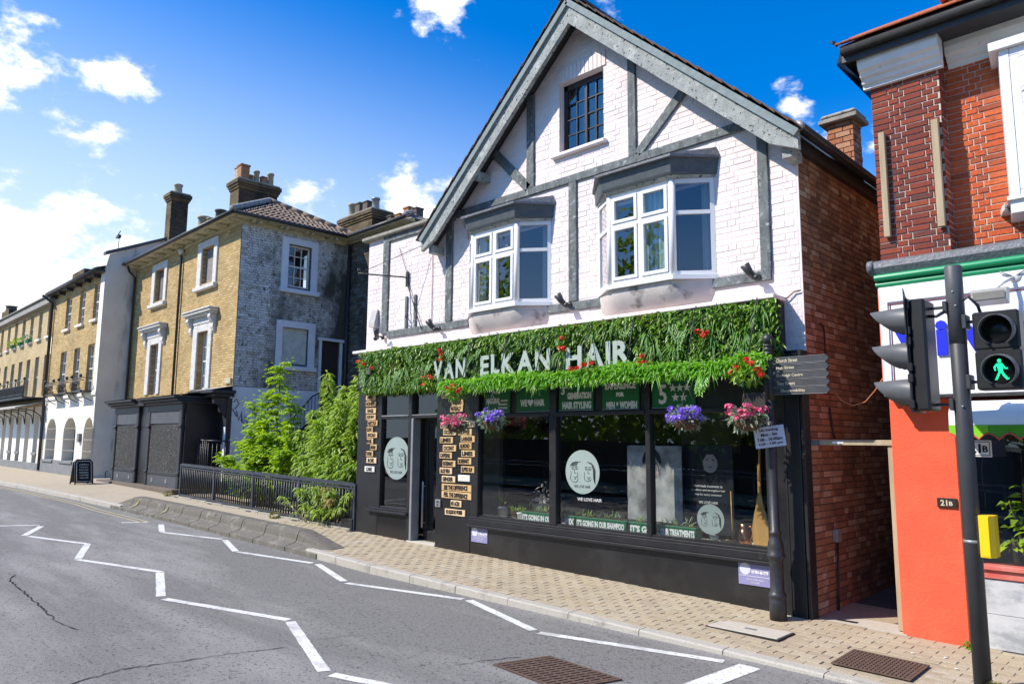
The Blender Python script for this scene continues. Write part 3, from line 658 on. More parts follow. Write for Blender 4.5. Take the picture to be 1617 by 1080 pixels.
# zig-zag markings of the crossing approach
def stroke(a, b, w=.1, name='zigzag_line', mt=PAINT_W, lift=.004, n=8, rag=0):
    a = Vector((a[0], a[1], 0)); b = Vector((b[0], b[1], 0)); d = (b-a).normalized(); s = Vector((-d.y, d.x, 0))
    vs = []
    for i in range(n+1):
        p = a+(b-a)*(i/n)
        for e in (-1, 1):
            q = p+s*(e*w/2*(1+random.uniform(-rag, rag))); vs.append((q.x, q.y, rz(q.x, q.y)+lift))
    obj_from(name, vs, [(2*i, 2*i+2, 2*i+3, 2*i+1) for i in range(n)], mt, road)
ZZ = [((-17.25,2.91),(-16.89,4.12)),((-16.69,4.10),(-15.43,3.54)),((-15.32,3.57),(-13.87,4.11)),((-13.85,4.10),(-12.44,3.57)),((-12.38,3.53),(-10.72,4.12)),((-10.69,4.09),(-9.20,3.55)),((-9.05,3.53),(-7.23,4.10)),((-7.16,4.08),(-5.47,3.44)),((-5.36,3.44),(-3.50,4.05)),((-3.4,4.0),(-1.8,3.45)),
      ((-16.59,5.51),(-16.46,5.97)),((-15.95,6.06),(-14.80,5.65)),((-14.75,5.62),(-13.32,6.14)),((-13.18,6.14),(-11.87,5.72)),((-11.82,5.72),(-10.22,6.15)),((-10.10,6.17),(-8.74,5.75)),((-8.61,5.70),(-6.88,6.21)),((-6.79,6.23),(-5.29,5.75)),((-5.19,5.72),(-3.44,6.23))]
for a, b in ZZ: stroke(a, b, .105, rag=.07, n=22)
stroke((-3.21,6.27),(-3.27,4.6), .2)
for off in (.22, .38):
    pts = [-60,-50,-42,-36,-32,-29,-26,-23,-21,-19.5,-17.5,-16.4]
    for i in range(len(pts)-1): stroke((pts[i], ky(pts[i])-off-(.12 if pts[i] > -21 else 0)), (pts[i+1], ky(pts[i+1])-off-(.12 if pts[i+1] > -21 else 0)), .06, 'yellow_line', PAINT_Y)
def crack(pts, w):
    P = []
    for i in range(len(pts)-1):
        a, b = Vector(pts[i]), Vector(pts[i+1]); n = max(3, int((b-a).length/.06))
        for j in range(n):
            p = a+(b-a)*(j/n); P.append((p.x+random.uniform(-.016,.016), p.y+random.uniform(-.016,.016)))
    vs = []
    for i, p in enumerate(P):
        q = Vector(P[min(i+1,len(P)-1)])-Vector(P[max(i-1,0)]); q.normalize(); s = Vector((-q.y, q.x)); ww = w*random.uniform(.3,1.3)*(.4 if i in (0,len(P)-1) else 1)
        for e in (-1,1): vs.append((p[0]+s.x*e*ww/2, p[1]+s.y*e*ww/2, rz(p[0],p[1])+.0055))
    obj_from('road_crack', vs, [(2*i,2*i+2,2*i+3,2*i+1) for i in range(len(P)-1)], CRACK, road)
crack([(-6.3,1.2),(-6.43,1.88),(-6.56,2.25),(-6.48,2.67),(-6.43,3.08),(-6.28,3.66)], .016)
crack([(-6.36,3.84),(-6.28,4.38)], .010)
crack([(-11.6,2.6),(-11.16,2.45),(-9.53,2.38),(-8.49,2.32),(-8.04,2.39)], .018)
crack([(-4.92,4.30),(-4.86,4.56),(-4.79,4.78),(-4.70,5.01)], .010)
# drain grating in the road
def slotted_cover(name, label, cat, corners, fz, nx, ny, mt, h=.012, slot=True):
    a, b, c, d = [Vector((p[0], p[1], 0)) for p in corners]
    ctr = (a+b+c+d)/4; t = thing(name, label, cat, (ctr.x, ctr.y, fz(ctr.x, ctr.y)))
    def at(u, v): return a*(1-u)*(1-v)+b*(1-u)*v+c*u*v+d*u*(1-v)
    def slab(m, u0, u1, v0, v1, z0, z1):
        vs = []
        for z in (z0, z1):
            for u, v in ((u0,v0),(u1,v0),(u1,v1),(u0,v1)):
                p = at(u, v); vs.append((p.x, p.y, fz(p.x, p.y)+z))
        m.add(vs, [(0,3,2,1),(4,5,6,7),(0,1,5,4),(1,2,6,5),(2,3,7,6),(3,0,4,7)])
    m = MB(); slab(m, 0, 1, 0, 1, .002, .0055); m.build('pit', DARKPIT, t)
    m = MB(); e = .035
    for q in ((0,1,0,e),(0,1,1-e,1),(0,e,e,1-e),(1-e,1,e,1-e)): slab(m, *q, .0035, h)
    m.build('frame', mt, t)
    for i in range(nx):
        m = MB(); u0 = e+(1-2*e)*(i+.18)/nx; u1 = e+(1-2*e)*(i+.82)/nx
        slab(m, u0, u1, e, 1-e, .0035, h-.001); m.build('bar', mt, t)
    m = MB()
    for j in range(1, ny): slab(m, e, 1-e, e+(1-2*e)*j/ny-.012, e+(1-2*e)*j/ny+.012, .004, h-.0015)
    m.build('cross_bars', mt, t, kind='stuff')
    return t
slotted_cover('drain_grate', 'rusty slotted iron drain grate set in the road', 'drain', [(-4.70,4.60),(-4.55,5.16),(-3.72,5.10),(-3.87,4.52)], rz, 14, 5, RUST, .014)
slotted_cover('manhole_cover', 'small rusty gridded cover set in the paving by the kerb', 'cover', [(-2.70,6.74),(-2.70,7.28),(-2.07,7.28),(-2.07,6.76)], pz, 18, 9, RUST, .014)
t = thing('access_cover', 'pale rectangular concrete access cover in the paving by the fingerpost', 'cover', (-3.7, 7.23, pz(-3.7,7.23)))
m = MB(); m.rbox(-4.07,-3.33,7.06,7.40,pz(-3.7,7.23)-.01,pz(-3.7,7.23)+.008, b=.004); m.build('slab', PALECONC, t)
m = MB(); m.box(-3.74,-3.62,7.20,7.25,pz(-3.7,7.23)+.008,pz(-3.7,7.23)+.011); m.build('lifting_plate', PLINTH, t)
m = MB(); m.box(-4.09,-3.31,7.04,7.42,pz(-3.7,7.23)-.012,pz(-3.7,7.23)+.001); m.build('joint', CRACK, t)
# alley floor and threshold slab
o = MB(); o.box(-3.40,-2.50,8.14,8.52,-1.95,-1.868); o.build('alley_threshold', PALECONC, kind='structure')
o = MB(); o.add([(-3.44,8.515,-1.873),(-2.45,8.515,-1.873),(-2.45,18,-1.78),(-3.44,18,-1.78)], [(0,1,2,3)]); o.build('alley_floor', ALLEYF, kind='structure')
t = thing('gully_cover', 'small dark slotted cover in the alley threshold', 'cover', (-3.1,8.28,-1.868))
m = MB(); m.box(-3.22,-3.02,8.25,8.31,-1.872,-1.862); m.build('plate', IRON, t)
# dark metal edge strip & threshold at the salon door
o = MB(); o.rbox(-10.36,-9.60,8.02,8.35,-1.80,pz(-10,8.1)+.025, b=.008); o.build('doorstep', PALECONC, kind='structure')

# ================================================================== the salon
Y0 = 8.2
salon = thing('salon', 'half timbered white brick salon with a steep gable and a black shopfront', 'shop building', (-7, 8.4, -1.8))
AP = (-6.585, 6.42)                      # apex of the wall triangle
GL, GR = -9.62, -3.41                    # gable feet
bayR, bayL = -5.39, -8.13
gw = (-7.04, -6.20, 4.33, 5.44)          # gable window opening
def roofz(x): return 3.36+(x-(-9.93))*.905 if x < AP[0] else 3.36+(-3.24-x)*.905
def white_spans(z):
    if z < 3.30: a0, a1 = -11.98, -3.425
    elif z < 3.86: a0, a1 = -11.98, min(-3.425, -3.24-(z-3.30)/.905)
    else: a0, a1 = -9.93+(z-3.3)/.905, -3.24-(z-3.3)/.905
    h = [(-11.50,-11.29)] if z < 3.95 else []
    h += [(-9.64,-9.455),(-6.85,-6.69),(-3.885,-3.745)] if z < 3.85 else [(-7.71,-7.545),(-5.755,-5.62)]
    if 1.87 < z < 2.01: return [s for s in cut(a0, a1, [(-11.31,-3.76)])]
    if 3.80 < z < 3.925: return cut(a0, a1, [(-9.5,-3.9)])
    if 1.66 < z < 3.62: h += [(bayL-.92,bayL+.92),(bayR-.92,bayR+.92)] if z > 2.0 else [(bayL-.86,bayL+.86),(bayR-.86,bayR+.86)]
    if gw[2]-.07 < z < gw[3]: h.append((gw[0], gw[1]))
    return [s for s in cut(a0, a1, h)]
wall = MB()
holed(wall, ('y', Y0+.006), -12.0, -3.41, 1.0, 3.30, [(bayL-.86,bayL+.86,2.05,3.3),(bayR-.86,bayR+.86,2.05,3.3)], .1)
holed(wall, ('y', Y0+.006), -12.0, -9.6, 3.30, 3.86, [], .1)
# gable triangle in strips round the window
def gpoly(m, za, zb_, holes):
    for i in range(24):
        z0 = za+(zb_-za)*i/24; z1 = za+(zb_-za)*(i+1)/24
        xa0, xa1 = -9.93+(z0-3.34)/.905, -9.93+(z1-3.34)/.905; xb0, xb1 = -3.24-(z0-3.34)/.905, -3.24-(z1-3.34)/.905
        xa0, xa1 = max(xa0, -9.6), max(xa1, -9.6); xb0, xb1 = min(xb0, GR), min(xb1, GR)
        zm = (z0+z1)/2
        if holes and gw[2] < zm < gw[3]:
            m.quad((xa0,Y0+.006,z0),(gw[0],Y0+.006,z0),(gw[0],Y0+.006,z1),(xa1,Y0+.006,z1)); m.quad((gw[1],Y0+.006,z0),(xb0,Y0+.006,z0),(xb1,Y0+.006,z1),(gw[1],Y0+.006,z1))
        else: m.quad((xa0,Y0+.006,z0),(xb0,Y0+.006,z0),(xb1,Y0+.006,z1),(xa1,Y0+.006,z1))
gpoly(wall, 3.30, gw[2], False); gpoly(wall, gw[2], gw[3], True); gpoly(wall, gw[3], 6.35, False)
for (p, q) in (((gw[0],gw[2]),(gw[1],gw[2])),((gw[1],gw[2]),(gw[1],gw[3])),((gw[1],gw[3]),(gw[0],gw[3])),((gw[0],gw[3]),(gw[0],gw[2]))):
    wall.quad((p[0],Y0-.002,p[1]),(q[0],Y0-.002,q[1]),(q[0],Y0+.17,q[1]),(p[0],Y0+.17,p[1]))
wall.quad((-12.0,Y0+.006,1.0),(-12.0,16,1.0),(-12.0,16,3.86),(-12.0,Y0+.006,3.86))
wall.quad((-9.6,Y0+.006,3.3),(-9.6,16,3.3),(-9.6,16,3.7),(-9.6,Y0+.006,3.7))
front = wall.build('front_wall', WHITE_MORTAR, salon)
lay(front, WHITE_BRICK, bond(('y', Y0+.006), white_spans, 1.03, 6.3, course=.0765, length=.214, joint=.0065, flemish=True, head=.104), (1,0,0), (0,-1,0), 'painted_brickwork', depth=.0040, jit=.0010, ch=.0025)
# soldier arch over the gable window
for i in range(12):
    x = gw[0]-.03+i*.0775
    m = MB(); m.rbox(x, x+.07, Y0-.013, Y0+.01, gw[3]+.003, gw[3]+.225, b=.004); m.build('arch_brick', WHITE_BRICK, front)
# side wall along the alley
sw = MB(); sw.quad((GR,Y0,-1.95),(GR,16.5,-1.95),(GR,16.5,3.5),(GR,Y0,3.5)); sw.quad((GR,16.5,-1.95),(-12,16.5,-1.95),(-12,16.5,3.4),(GR,16.5,3.4))
sw = sw.build('side_wall', ALLEYB, salon)
m = MB(); m.quad((GR+.003,Y0+.012,-1.9),(GR+.003,12.2,-1.9),(GR+.003,12.2,3.45),(GR+.003,Y0+.012,3.45)); side2 = m.build('side_brick_face', REDM, salon)
lay(side2, REDB, bond(('x', GR+.003), lambda z: [(Y0+.012, 12.15)], -1.86, 3.44, course=.0735, length=.212, flemish=True), (0,1,0), (1,0,0), 'alley_brickwork', depth=.009, jit=.0016)
# return of the white paint round the corner
m = MB(); m.box(GR-.001, GR+.013, Y0-.004, Y0+.012, 1.0, 3.4); m.build('painted_corner', WHITE_BRICK, salon)
m = MB(); m.box(-3.74,-3.405,Y0-.012,Y0+.02,.97,1.03); m.build('white_ledge', WHITE_BRICK, salon)
# timbers
def tim(p, q, w, d=.032, y=Y0):
    m = MB(); m.beam((p[0], y-d/2+.004, p[1]), (q[0], y-d/2+.004, q[1]), d+.012, w, up=(0,0,1) if abs(p[1]-q[1]) < .3*abs(p[0]-q[0]) else (1,0,0))
    # recompute: thickness along Y, width in the wall plane
    m = MB(); a = Vector((p[0],0,p[1])); b = Vector((q[0],0,q[1])); d_ = (b-a).normalized(); s = Vector((-d_.z,0,d_.x)); vs = []
    n = 5
    for i in range(n+1):
        c = a+(b-a)*(i/n); jw = w*(1+random.uniform(-.03,.03))
        for e, yy in ((-1,y+.004),(-1,y-d+.006),(-.9,y-d),(.9,y-d),(1,y-d+.006),(1,y+.004)):
            k = c+s*(e*jw/2); vs.append((k.x, yy, k.z))
    fs = [(i*6+j, i*6+j+1, (i+1)*6+j+1, (i+1)*6+j) for i in range(n) for j in range(5)]+[(0,1,2,3,4,5)[::-1], tuple(range(n*6, n*6+6))]
    m.add(vs, fs); m.build('timber', TIMBER, salon)
tim((-9.60,3.865),(-3.75,3.865), .118)
tim((-7.63,3.925),(-7.63,5.45), .155); tim((-5.69,3.925),(-5.69,5.45), .13)
tim((-8.50,4.77),(-7.67,3.93), .15); tim((-5.60,3.93),(-4.80,4.66), .13)
tim((-6.77,2.01),(-6.77,3.805), .15); tim((-3.815,2.0),(-3.815,3.80), .13)
tim((-9.55,2.01),(-9.55,3.80), .165); tim((-11.395,1.97),(-11.395,3.86), .185)
tim((-11.30,1.945),(-9.03,1.935), .125); tim((-7.27,1.945),(-6.24,1.93), .125); tim((-4.54,1.945),(-3.76,1.945), .125)
tim((-11.30,3.80),(-9.9,3.80), .12)
for x in (-10.73,-10.47):
    m = MB(); m.box(x-.028,x+.028,Y0-.028,Y0-.002,2.01,2.60); m.build('batten', TIMBER, salon)
m = MB(); m.tube([(-10.0,Y0-.012,2.02),(-10.02,Y0-.012,3.7)], .008, 6); m.build('conduit', WHITE_BRICK, salon)
# coping of the flat-roofed part
m = MB(); m.rbox(-12.12,-9.75,Y0-.10,Y0+.35,3.862,3.93, b=.012); m.build('coping', CONC, salon)
m = MB(); m.box(-12.0,-9.6,Y0+.3,16,3.80,3.87); m.build('flat_roof', LEAD, salon)
# bargeboards: heavy weathered boards standing out from the wall
BY0, BY1 = 7.86, 7.93
apx, apz = -6.585, 6.50
for sgn, tipx in ((-1, -9.93), (1, -3.24)):
    tz = apz-abs(tipx-apx)*.905
    W = .375; n = 10
    m = MB(); vs = []
    for i in range(n+1):
        x = apx+(tipx-apx)*i/n; zt = apz-abs(x-apx)*.905
        j = random.uniform(-.006,.006)
        lo = zt-W+j
        if i == n: lo = zt-W*.60
        if i == n-1: lo = zt-W
        for yy in (BY0, BY1): vs += [(x,yy,zt),(x,yy,lo)]
    fs = []
    for i in range(n):
        a = i*4; b = a+4
        fs += [(a,b,b+1,a+1),(a+2,a+3,b+3,b+2),(a+1,b+1,b+3,a+3),(a,a+2,b+2,b)]
    fs += [(n*4,n*4+2,n*4+3,n*4+1)]
    m.add(vs, fs); m.build('bargeboard', BARGE, salon)
    m = MB(); m.beam((apx,BY0-.018,apz-.045),(tipx,BY0-.018,tz-.045), .045, .085, up=(0,0,1)); m.build('barge_moulding', mat('barge_moulding_paint_%d' % (sgn+1), (.25,.30,.30), (.17,.21,.21), rough=.8, scale=12, bump=.4), salon)
    # soffit and end block
    m = MB(); m.add([(apx,BY1,apz-.10),(tipx,BY1,tz-.10),(tipx,Y0+.01,tz-.10),(apx,Y0+.01,apz-.10)], [(0,1,2,3)]); m.build('verge_soffit', GUTTER, salon)
    # purlin ends under the verge
    for f in (.62, .97) if sgn < 0 else (.97,):
        x = apx+(tipx-apx)*f*.98; z = apz-abs(x-apx)*.905-.36; m = MB(); m.rbox(x-.06,x+.06,7.94,Y0+.02,z-.06,z+.08, b=.01); m.build('purlin_end', BARGE, salon)
    # verge tiles, one by one, and the field of tiles behind them
    L_ = math.hypot(tipx-apx, tz-apz); nt = int(L_/.105); d = Vector((tipx-apx,0,tz-apz)).normalized(); up = Vector((-d.z,0,d.x));
    if up.z < 0: up = -up
    V = []; F = []
    tile = MB(); tile.rbox(-.13,.13,-.085,.085,-.008,.008, b=.003)
    me = bpy.data.meshes.new('roof_tile'); me.from_pydata(tile.v, [], tile.f); me.materials.append(DARK_TILE)
    for i in range(nt):
        c = Vector((apx,0,apz))+d*(L_*(i+.4)/nt+.02)
        for k in range(50):
            yy = 7.80+.085+k*.172+(0 if i % 2 else .086)
            if yy > 16: break
            ang = math.atan2(d.z, d.x)+(-.09 if sgn > 0 else .09)
            if sgn < 0: ang -= math.pi
            p = c+up*(.045+random.uniform(0,.006)); rot = (random.uniform(-.015,.015), -ang, random.uniform(-.01,.01))
            if k < 2: link('roof_tile', me, (p.x, yy, p.z), salon, rot=rot)
            else:
                q = Matrix.Rotation(-ang, 3, 'Y'); o = len(V)
                for v in ((-.13,-.085,-.008),(.13,-.085,-.008),(.13,.085,-.008),(-.13,.085,-.008),(-.13,-.085,.008),(.13,-.085,.008),(.13,.085,.008),(-.13,.085,.008)):
                    w = q @ Vector(v); V.append((p.x+w.x, yy+w.y, p.z+w.z))
                F += [tuple(a+o for a in f) for f in ((0,3,2,1),(4,5,6,7),(0,1,5,4),(1,2,6,5),(2,3,7,6),(3,0,4,7))]
    obj_from('roof_tiling', V, F, DARK_TILE, salon, kind='stuff')
    m = MB(); m.add([(apx,7.82,apz+.02),(tipx,7.82,tz+.02),(tipx,16.2,tz+.02),(apx,16.2,apz+.02)], [(0,1,2,3)]); m.build('roof_slope', GUTTER, salon)
for k in range(18):
    m = MB(); yy = 7.80+k*.46; m.prism([(apx-.13,apz+.02),(apx-.10,apz+.10),(apx,apz+.15),(apx+.10,apz+.10),(apx+.13,apz+.02),(apx,apz+.09)], 'y', yy, yy+.45); m.build('ridge_tile', DARK_TILE, salon)
# gutter over the alley
m = MB(); m.tube([(-3.27,7.97,3.555),(-3.27,16.3,3.50)], .062, 10); m.build('gutter', GUTTER, salon)
m = MB(); m.box(-3.43,-3.33,7.95,16.3,3.34,3.50); m.build('eaves_board', GUTTER, salon)
m = MB(); m.lathe((-3.27,7.955,3.555), [(.02,0),(.066,0),(.066,.03)], 12, axis='y'); m.build('gutter_end', METALG, salon)
# gable window
w = MB(); x0,x1,z0,z1 = gw; yy = Y0+.13
for a in ((x0,x0+.07,z0,z1),(x1-.035,x1,z0,z1),(x0,x1,z1-.09,z1),(x0,x1,z0,z0+.05)): w.box(a[0],a[1],yy-.02,yy+.04,a[2],a[3])
gwin = w.build('gable_window', SATIN_BLACK, salon)
ix0,ix1,iz0,iz1 = x0+.07,x1-.035,z0+.05,z1-.09
m = MB(); m.box((ix0+ix1)/2-.022,(ix0+ix1)/2+.022,yy-.03,yy+.02,iz0,iz1); m.build('mullion', SATIN_BLACK, gwin)
for f in (.25,.75): m = MB(); m.box(ix0+(ix1-ix0)*f-.009,ix0+(ix1-ix0)*f+.009,yy-.02,yy+.012,iz0,iz1); m.build('glazing_bar', SATIN_BLACK, gwin)
for f in (.25,.5,.75): m = MB(); m.box(ix0,ix1,yy-.018,yy+.01,iz0+(iz1-iz0)*f-.009,iz0+(iz1-iz0)*f+.009); m.build('glazing_bar', SATIN_BLACK, gwin)
for i in range(4):
    for j in range(4):
        a0 = ix0+(ix1-ix0)*i/4; a1 = ix0+(ix1-ix0)*(i+1)/4; b0 = iz0+(iz1-iz0)*j/4; b1 = iz0+(iz1-iz0)*(j+1)/4
        t = [random.uniform(-.006,.006) for _ in range(3)]
        m = MB(); m.quad((a0,yy+t[0],b0),(a1,yy+t[1],b0),(a1,yy+t[1]+t[2],b1),(a0,yy+t[0]+t[2],b1)); m.build('pane', GLASS, gwin)
m = MB(); m.box(x0-.1,x1+.1,yy+.55,yy+.6,z0-.1,z1+.1); m.build('blind', CURTAIN, gwin)
m = MB(); m.rbox(x0-.13,x1+.06,Y0-.07,Y0+.14,z0-.075,z0-.015, b=.012); m.build('window_sill', WHITE_BRICK, salon)

# oriel bays
def bay(cx, drapes):
    h = .92; f = .49; dp = .32; zs, zt = 2.06, 3.31
    P = [(cx-h,Y0),(cx-f,Y0-dp),(cx+f,Y0-dp),(cx+h,Y0)]
    b = thing('tmp', 'x', 'x', (cx, Y0, zs)); bpy.data.objects.remove(b)
    def ring(e): return [(cx-h-e*.6,Y0+.004),(cx-f-e*.6,Y0-dp-e),(cx+f+e*.6,Y0-dp-e),(cx+h+e*.6,Y0+.004)]
    m = MB(); m.prism(ring(.045), 'z', zs-.055, zs); w = m.build('bay_window', UPVC, salon)
    # plaster underside swelling out of the wall
    m = MB(); m.smooth = True; rows = []; n = 9; vs = []; k = 13
    for i in range(n):
        t = i/(n-1); e = math.sqrt(max(0, 1-(1-t)**2.0))
        row = []
        for j in range(k):
            u = -1+2*j/(k-1); hw = h*(.60+.40*e**.8); fl = f/h
            dd = dp*(e*.97+.03)
            au = abs(u); y = Y0-dd if au <= fl else Y0-dd*(1-(au-fl)/(1-fl))
            row.append((cx+u*hw, min(y, Y0-.001), 1.635+(zs-.06-1.635)*t))
        vs += row
    m.add(vs, [(i*k+j,i*k+j+1,(i+1)*k+j+1,(i+1)*k+j) for i in range(n-1) for j in range(k-1)]); m.add([vs[j] for j in range(k)], [tuple(range(k))[::-1]])
    m.build('bay_underside', PLASTER, salon)
    def face(p, q, casements, lights):
        p = Vector((p[0],p[1],0)); q = Vector((q[0],q[1],0)); d = (q-p).normalized(); nrm = Vector((d.y,-d.x,0)); L_ = (q-p).length
        zt2 = 2.87
        def bb(mm, a0, a1, z0, z1, o0, o1):
            vs = []
            for z in (z0, z1):
                for a, o in ((a0,o0),(a1,o0),(a1,o1),(a0,o1)):
                    c = p+d*a+nrm*o; vs.append((c.x,c.y,z))
            mm.add(vs, [(0,1,2,3),(7,6,5,4),(0,4,5,1),(1,5,6,2),(2,6,7,3),(3,7,4,0)])
        mm = MB(); e = .055
        bb(mm,0,L_,zs,zs+e,-.06,.0); bb(mm,0,L_,zt-e,zt,-.06,.0); bb(mm,0,e,zs+e,zt-e,-.06,.0); bb(mm,L_-e,L_,zs+e,zt-e,-.06,.0); bb(mm,e,L_-e,zt2-.025,zt2+.025,-.055,.002)
        if casements == 2: bb(mm,L_/2-.028,L_/2+.028,zs+e,zt-e,-.055,.003)
        mm.build('frame', UPVC, w)
        for c in range(casements):
            a0 = e+(L_/2-.028-e+.056)*c if casements == 2 else e; a1 = a0+(L_/2-.028-e) if casements == 2 else L_-e
            for (z0, z1) in ((zs+e, zt2-.025),(zt2+.025, zt-e)):
                s = .045 if lights else .008
                if lights:
                    mm = MB(); bb(mm,a0+.003,a1-.003,z0+.003,z0+s,-.05,.018); bb(mm,a0+.003,a1-.003,z1-s,z1-.003,-.05,.018); bb(mm,a0+.003,a0+s,z0+s,z1-s,-.05,.018); bb(mm,a1-s,a1-.003,z0+s,z1-s,-.05,.018); mm.build('casement', UPVC, w)
                mm = MB(); A = p+d*(a0+s)+nrm*-.02; B = p+d*(a1-s)+nrm*-.02; mm.quad((A.x,A.y,z0+s),(B.x,B.y,z0+s),(B.x,B.y,z1-s),(A.x,A.y,z1-s)); mm.build('pane', GLASS, w)
    face(P[0], P[1], 1, False); face(P[1], P[2], 2, True); face(P[2], P[3], 1, False)
    for p in (P[1], P[2]):
        mm = MB(); mm.lathe((p[0],p[1]+.02,zs+.001), [(.042,0),(.042,zt-zs-.002)], 8); mm.build('corner_post', UPVC, w)
    # room behind, drapes
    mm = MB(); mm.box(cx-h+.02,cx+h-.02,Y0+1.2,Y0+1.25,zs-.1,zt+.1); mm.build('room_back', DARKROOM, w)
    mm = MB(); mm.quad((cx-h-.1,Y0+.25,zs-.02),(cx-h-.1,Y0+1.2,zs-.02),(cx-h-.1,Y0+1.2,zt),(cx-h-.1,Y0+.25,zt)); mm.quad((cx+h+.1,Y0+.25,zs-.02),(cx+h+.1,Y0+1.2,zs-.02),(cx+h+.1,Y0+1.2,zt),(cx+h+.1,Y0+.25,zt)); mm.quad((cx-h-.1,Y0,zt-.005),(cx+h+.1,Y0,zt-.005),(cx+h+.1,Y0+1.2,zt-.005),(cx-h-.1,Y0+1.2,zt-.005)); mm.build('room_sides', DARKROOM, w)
    for (xa, xb, mt, yb) in drapes:
        mm = MB(); n = 22; vs = []
        for i in range(n+1):
            u = i/n; x = cx+xa+(xb-xa)*u; y = Y0+yb+.022*math.sin(u*abs(xb-xa)*80)
            vs += [(x,y,zs),(x,y,zt)]
        mm.smooth = True; mm.add(vs, [(2*i,2*i+2,2*i+3,2*i+1) for i in range(n)]); mm.build('curtain', mt, w)
    # lead canopy: soffit moulding, deep fascia, sloping top
    def slab(z0, z1, e0, e1, name, mt):
        A = ring(e0); B = ring(e1); mm = MB()
        mm.add([(x,y,z0) for x,y in A]+[(x,y,z1) for x,y in B], [(0,1,2,3)[::-1],(4,5,6,7),(0,1,5,4),(1,2,6,5),(2,3,7,6)]); return mm.build(name, mt, salon)
    slab(3.312, 3.345, .03, .055, 'canopy_moulding', BARGE)
    slab(3.346, 3.375, .075, .09, 'canopy_bead', CANOPY)
    slab(3.376, 3.545, .085, .125, 'canopy_fascia', CANOPY)
    A = ring(.175); mm = MB(); n = len(A)
    top = [(cx-h-.05,Y0+.004),(cx-h*.8,Y0-.10),(cx+h*.8,Y0-.10),(cx+h+.05,Y0+.004)]
    vs = [(x,y,3.546+random.uniform(-.006,.004)) for x,y in A]+[(x,y,3.578) for x,y in A]+[(x,y,3.70) for x,y in top]
    mm.add(vs, [(0,1,2,3)[::-1]]+[(i,i+1,i+5,i+4) for i in range(3)]+[(4+i,5+i,9+i,8+i) for i in range(3)]); mm.build('canopy_roof', LEAD, salon)
bay(bayL, [(-.62,-.36,CURTAIN,-.16),(-.33,-.30,CURTAIN,-.2),(.66,.86,CURTAIN,.10)])
bay(bayR, [(.0,.42,TEAL,-.16),(-.50,-.46,CURTAIN,-.22),(.68,.86,CURTAIN,.10),(-.86,-.6,CURTAIN,.0)])
# chimney on the alley side
ch = thing('brick_chimney', 'short red brick chimney with a concrete cap on the alley side roof', 'chimney', (-3.72,10.66,3.4))
cm = MB(); cm.box(-3.895,-3.545,10.505,10.815,3.3,4.56); stack = cm.build('stack', REDM, ch)
lay(stack, CHB, bond(('y',10.505), lambda z: [(-3.905,-3.535)], 3.42, 4.55, course=.083, length=.20), (1,0,0), (0,-1,0), 'chimney_brickwork', depth=.012)
lay(stack, REDB, bond(('x',-3.545), lambda z: [(10.50,10.82)], 3.42, 4.55, course=.083, length=.20), (0,1,0), (1,0,0), 'chimney_brickwork', depth=.012)
cm = MB(); cm.rbox(-3.99,-3.45,10.41,10.91,4.56,4.625, b=.01); cm.rbox(-3.97,-3.47,10.43,10.89,4.626,4.70, b=.03); cm.build('cap', CONC, ch)
# ================================================================== the black shopfront (parts of the salon)
SY = 8.10
def sbox(name, mt, boxes, parent=None, b=.006):
    m = MB()
    for q in boxes: m.rbox(*q, b=b) if b else m.box(*q)
    return m.build(name, mt, parent or salon)
sbox('stallriser', GLOSS_BLACK, [(-8.775,-3.80,8.055,8.18,-2.0,-1.352)])
sbox('window_ledge', SATIN_BLACK, [(-8.80,-3.795,7.985,8.16,-1.352,-1.315),(-8.79,-3.795,8.02,8.16,-1.316,-1.225),(-8.785,-3.795,8.035,8.16,-1.226,-1.195)])
sbox('stallriser', GLOSS_BLACK, [(-11.50,-10.352,8.055,8.18,-2.0,-1.30)])
sbox('window_ledge', SATIN_BLACK, [(-11.52,-10.35,7.985,8.16,-1.30,-1.265),(-11.50,-10.35,8.03,8.16,-1.266,-1.225)])
sbox('end_pilaster', SATIN_BLACK, [(-11.96,-11.26,8.05,8.2,-2.0,1.0)])
sbox('pilaster', GLOSS_BLACK, [(-9.622,-8.775,8.045,8.2,-2.0,1.0)])
sbox('corner_pilaster', GLOSS_BLACK, [(-3.795,-3.412,8.06,8.2,-2.0,1.02)])
sbox('pilaster_panel', SATIN_BLACK, [(-3.60,-3.44,8.035,8.061,-1.86,.98)])
sbox('pilaster_fillet', SATIN_BLACK, [(-3.43,-3.392,8.04,8.215,-1.95,1.02)])
m = MB(); m.box(-3.62,-3.60,8.03,8.062,-1.86,.98); m.build('pilaster_fillet', SATIN_BLACK, salon)
fr = sbox('shop_window', SATIN_BLACK, [(-8.775,-8.60,8.04,8.17,-1.195,.98),(-7.115,-6.985,8.045,8.17,-1.195,.98),(-5.465,-5.395,8.045,8.17,-1.195,.98),(-3.85,-3.795,8.045,8.17,-1.195,.98)])
for a, b in ((-8.60,-7.115),(-6.985,-5.465),(-5.395,-3.85)):
    sbox('transom', SATIN_BLACK, [(a,b,8.03,8.16,.345,.40)], fr)
    sbox('bottom_rail', SATIN_BLACK, [(a,b,8.06,8.16,-1.195,-1.165)], fr, b=0)
    m = MB(); m.quad((a,SY,-1.165),(b,SY,-1.165),(b,SY,.345),(a,SY,.345)); m.build('pane', SHOPGLASS, fr)
    m = MB(); m.box(a,b,8.10,8.12,.40,.95); m.build('transom_panel', SATIN_BLACK, fr)
lw = sbox('shop_window', SATIN_BLACK, [(-11.27,-11.19,8.04,8.17,-1.225,.98),(-10.40,-10.305,8.04,8.17,-1.95,.98),(-11.19,-10.40,8.05,8.16,-1.225,-1.19)])
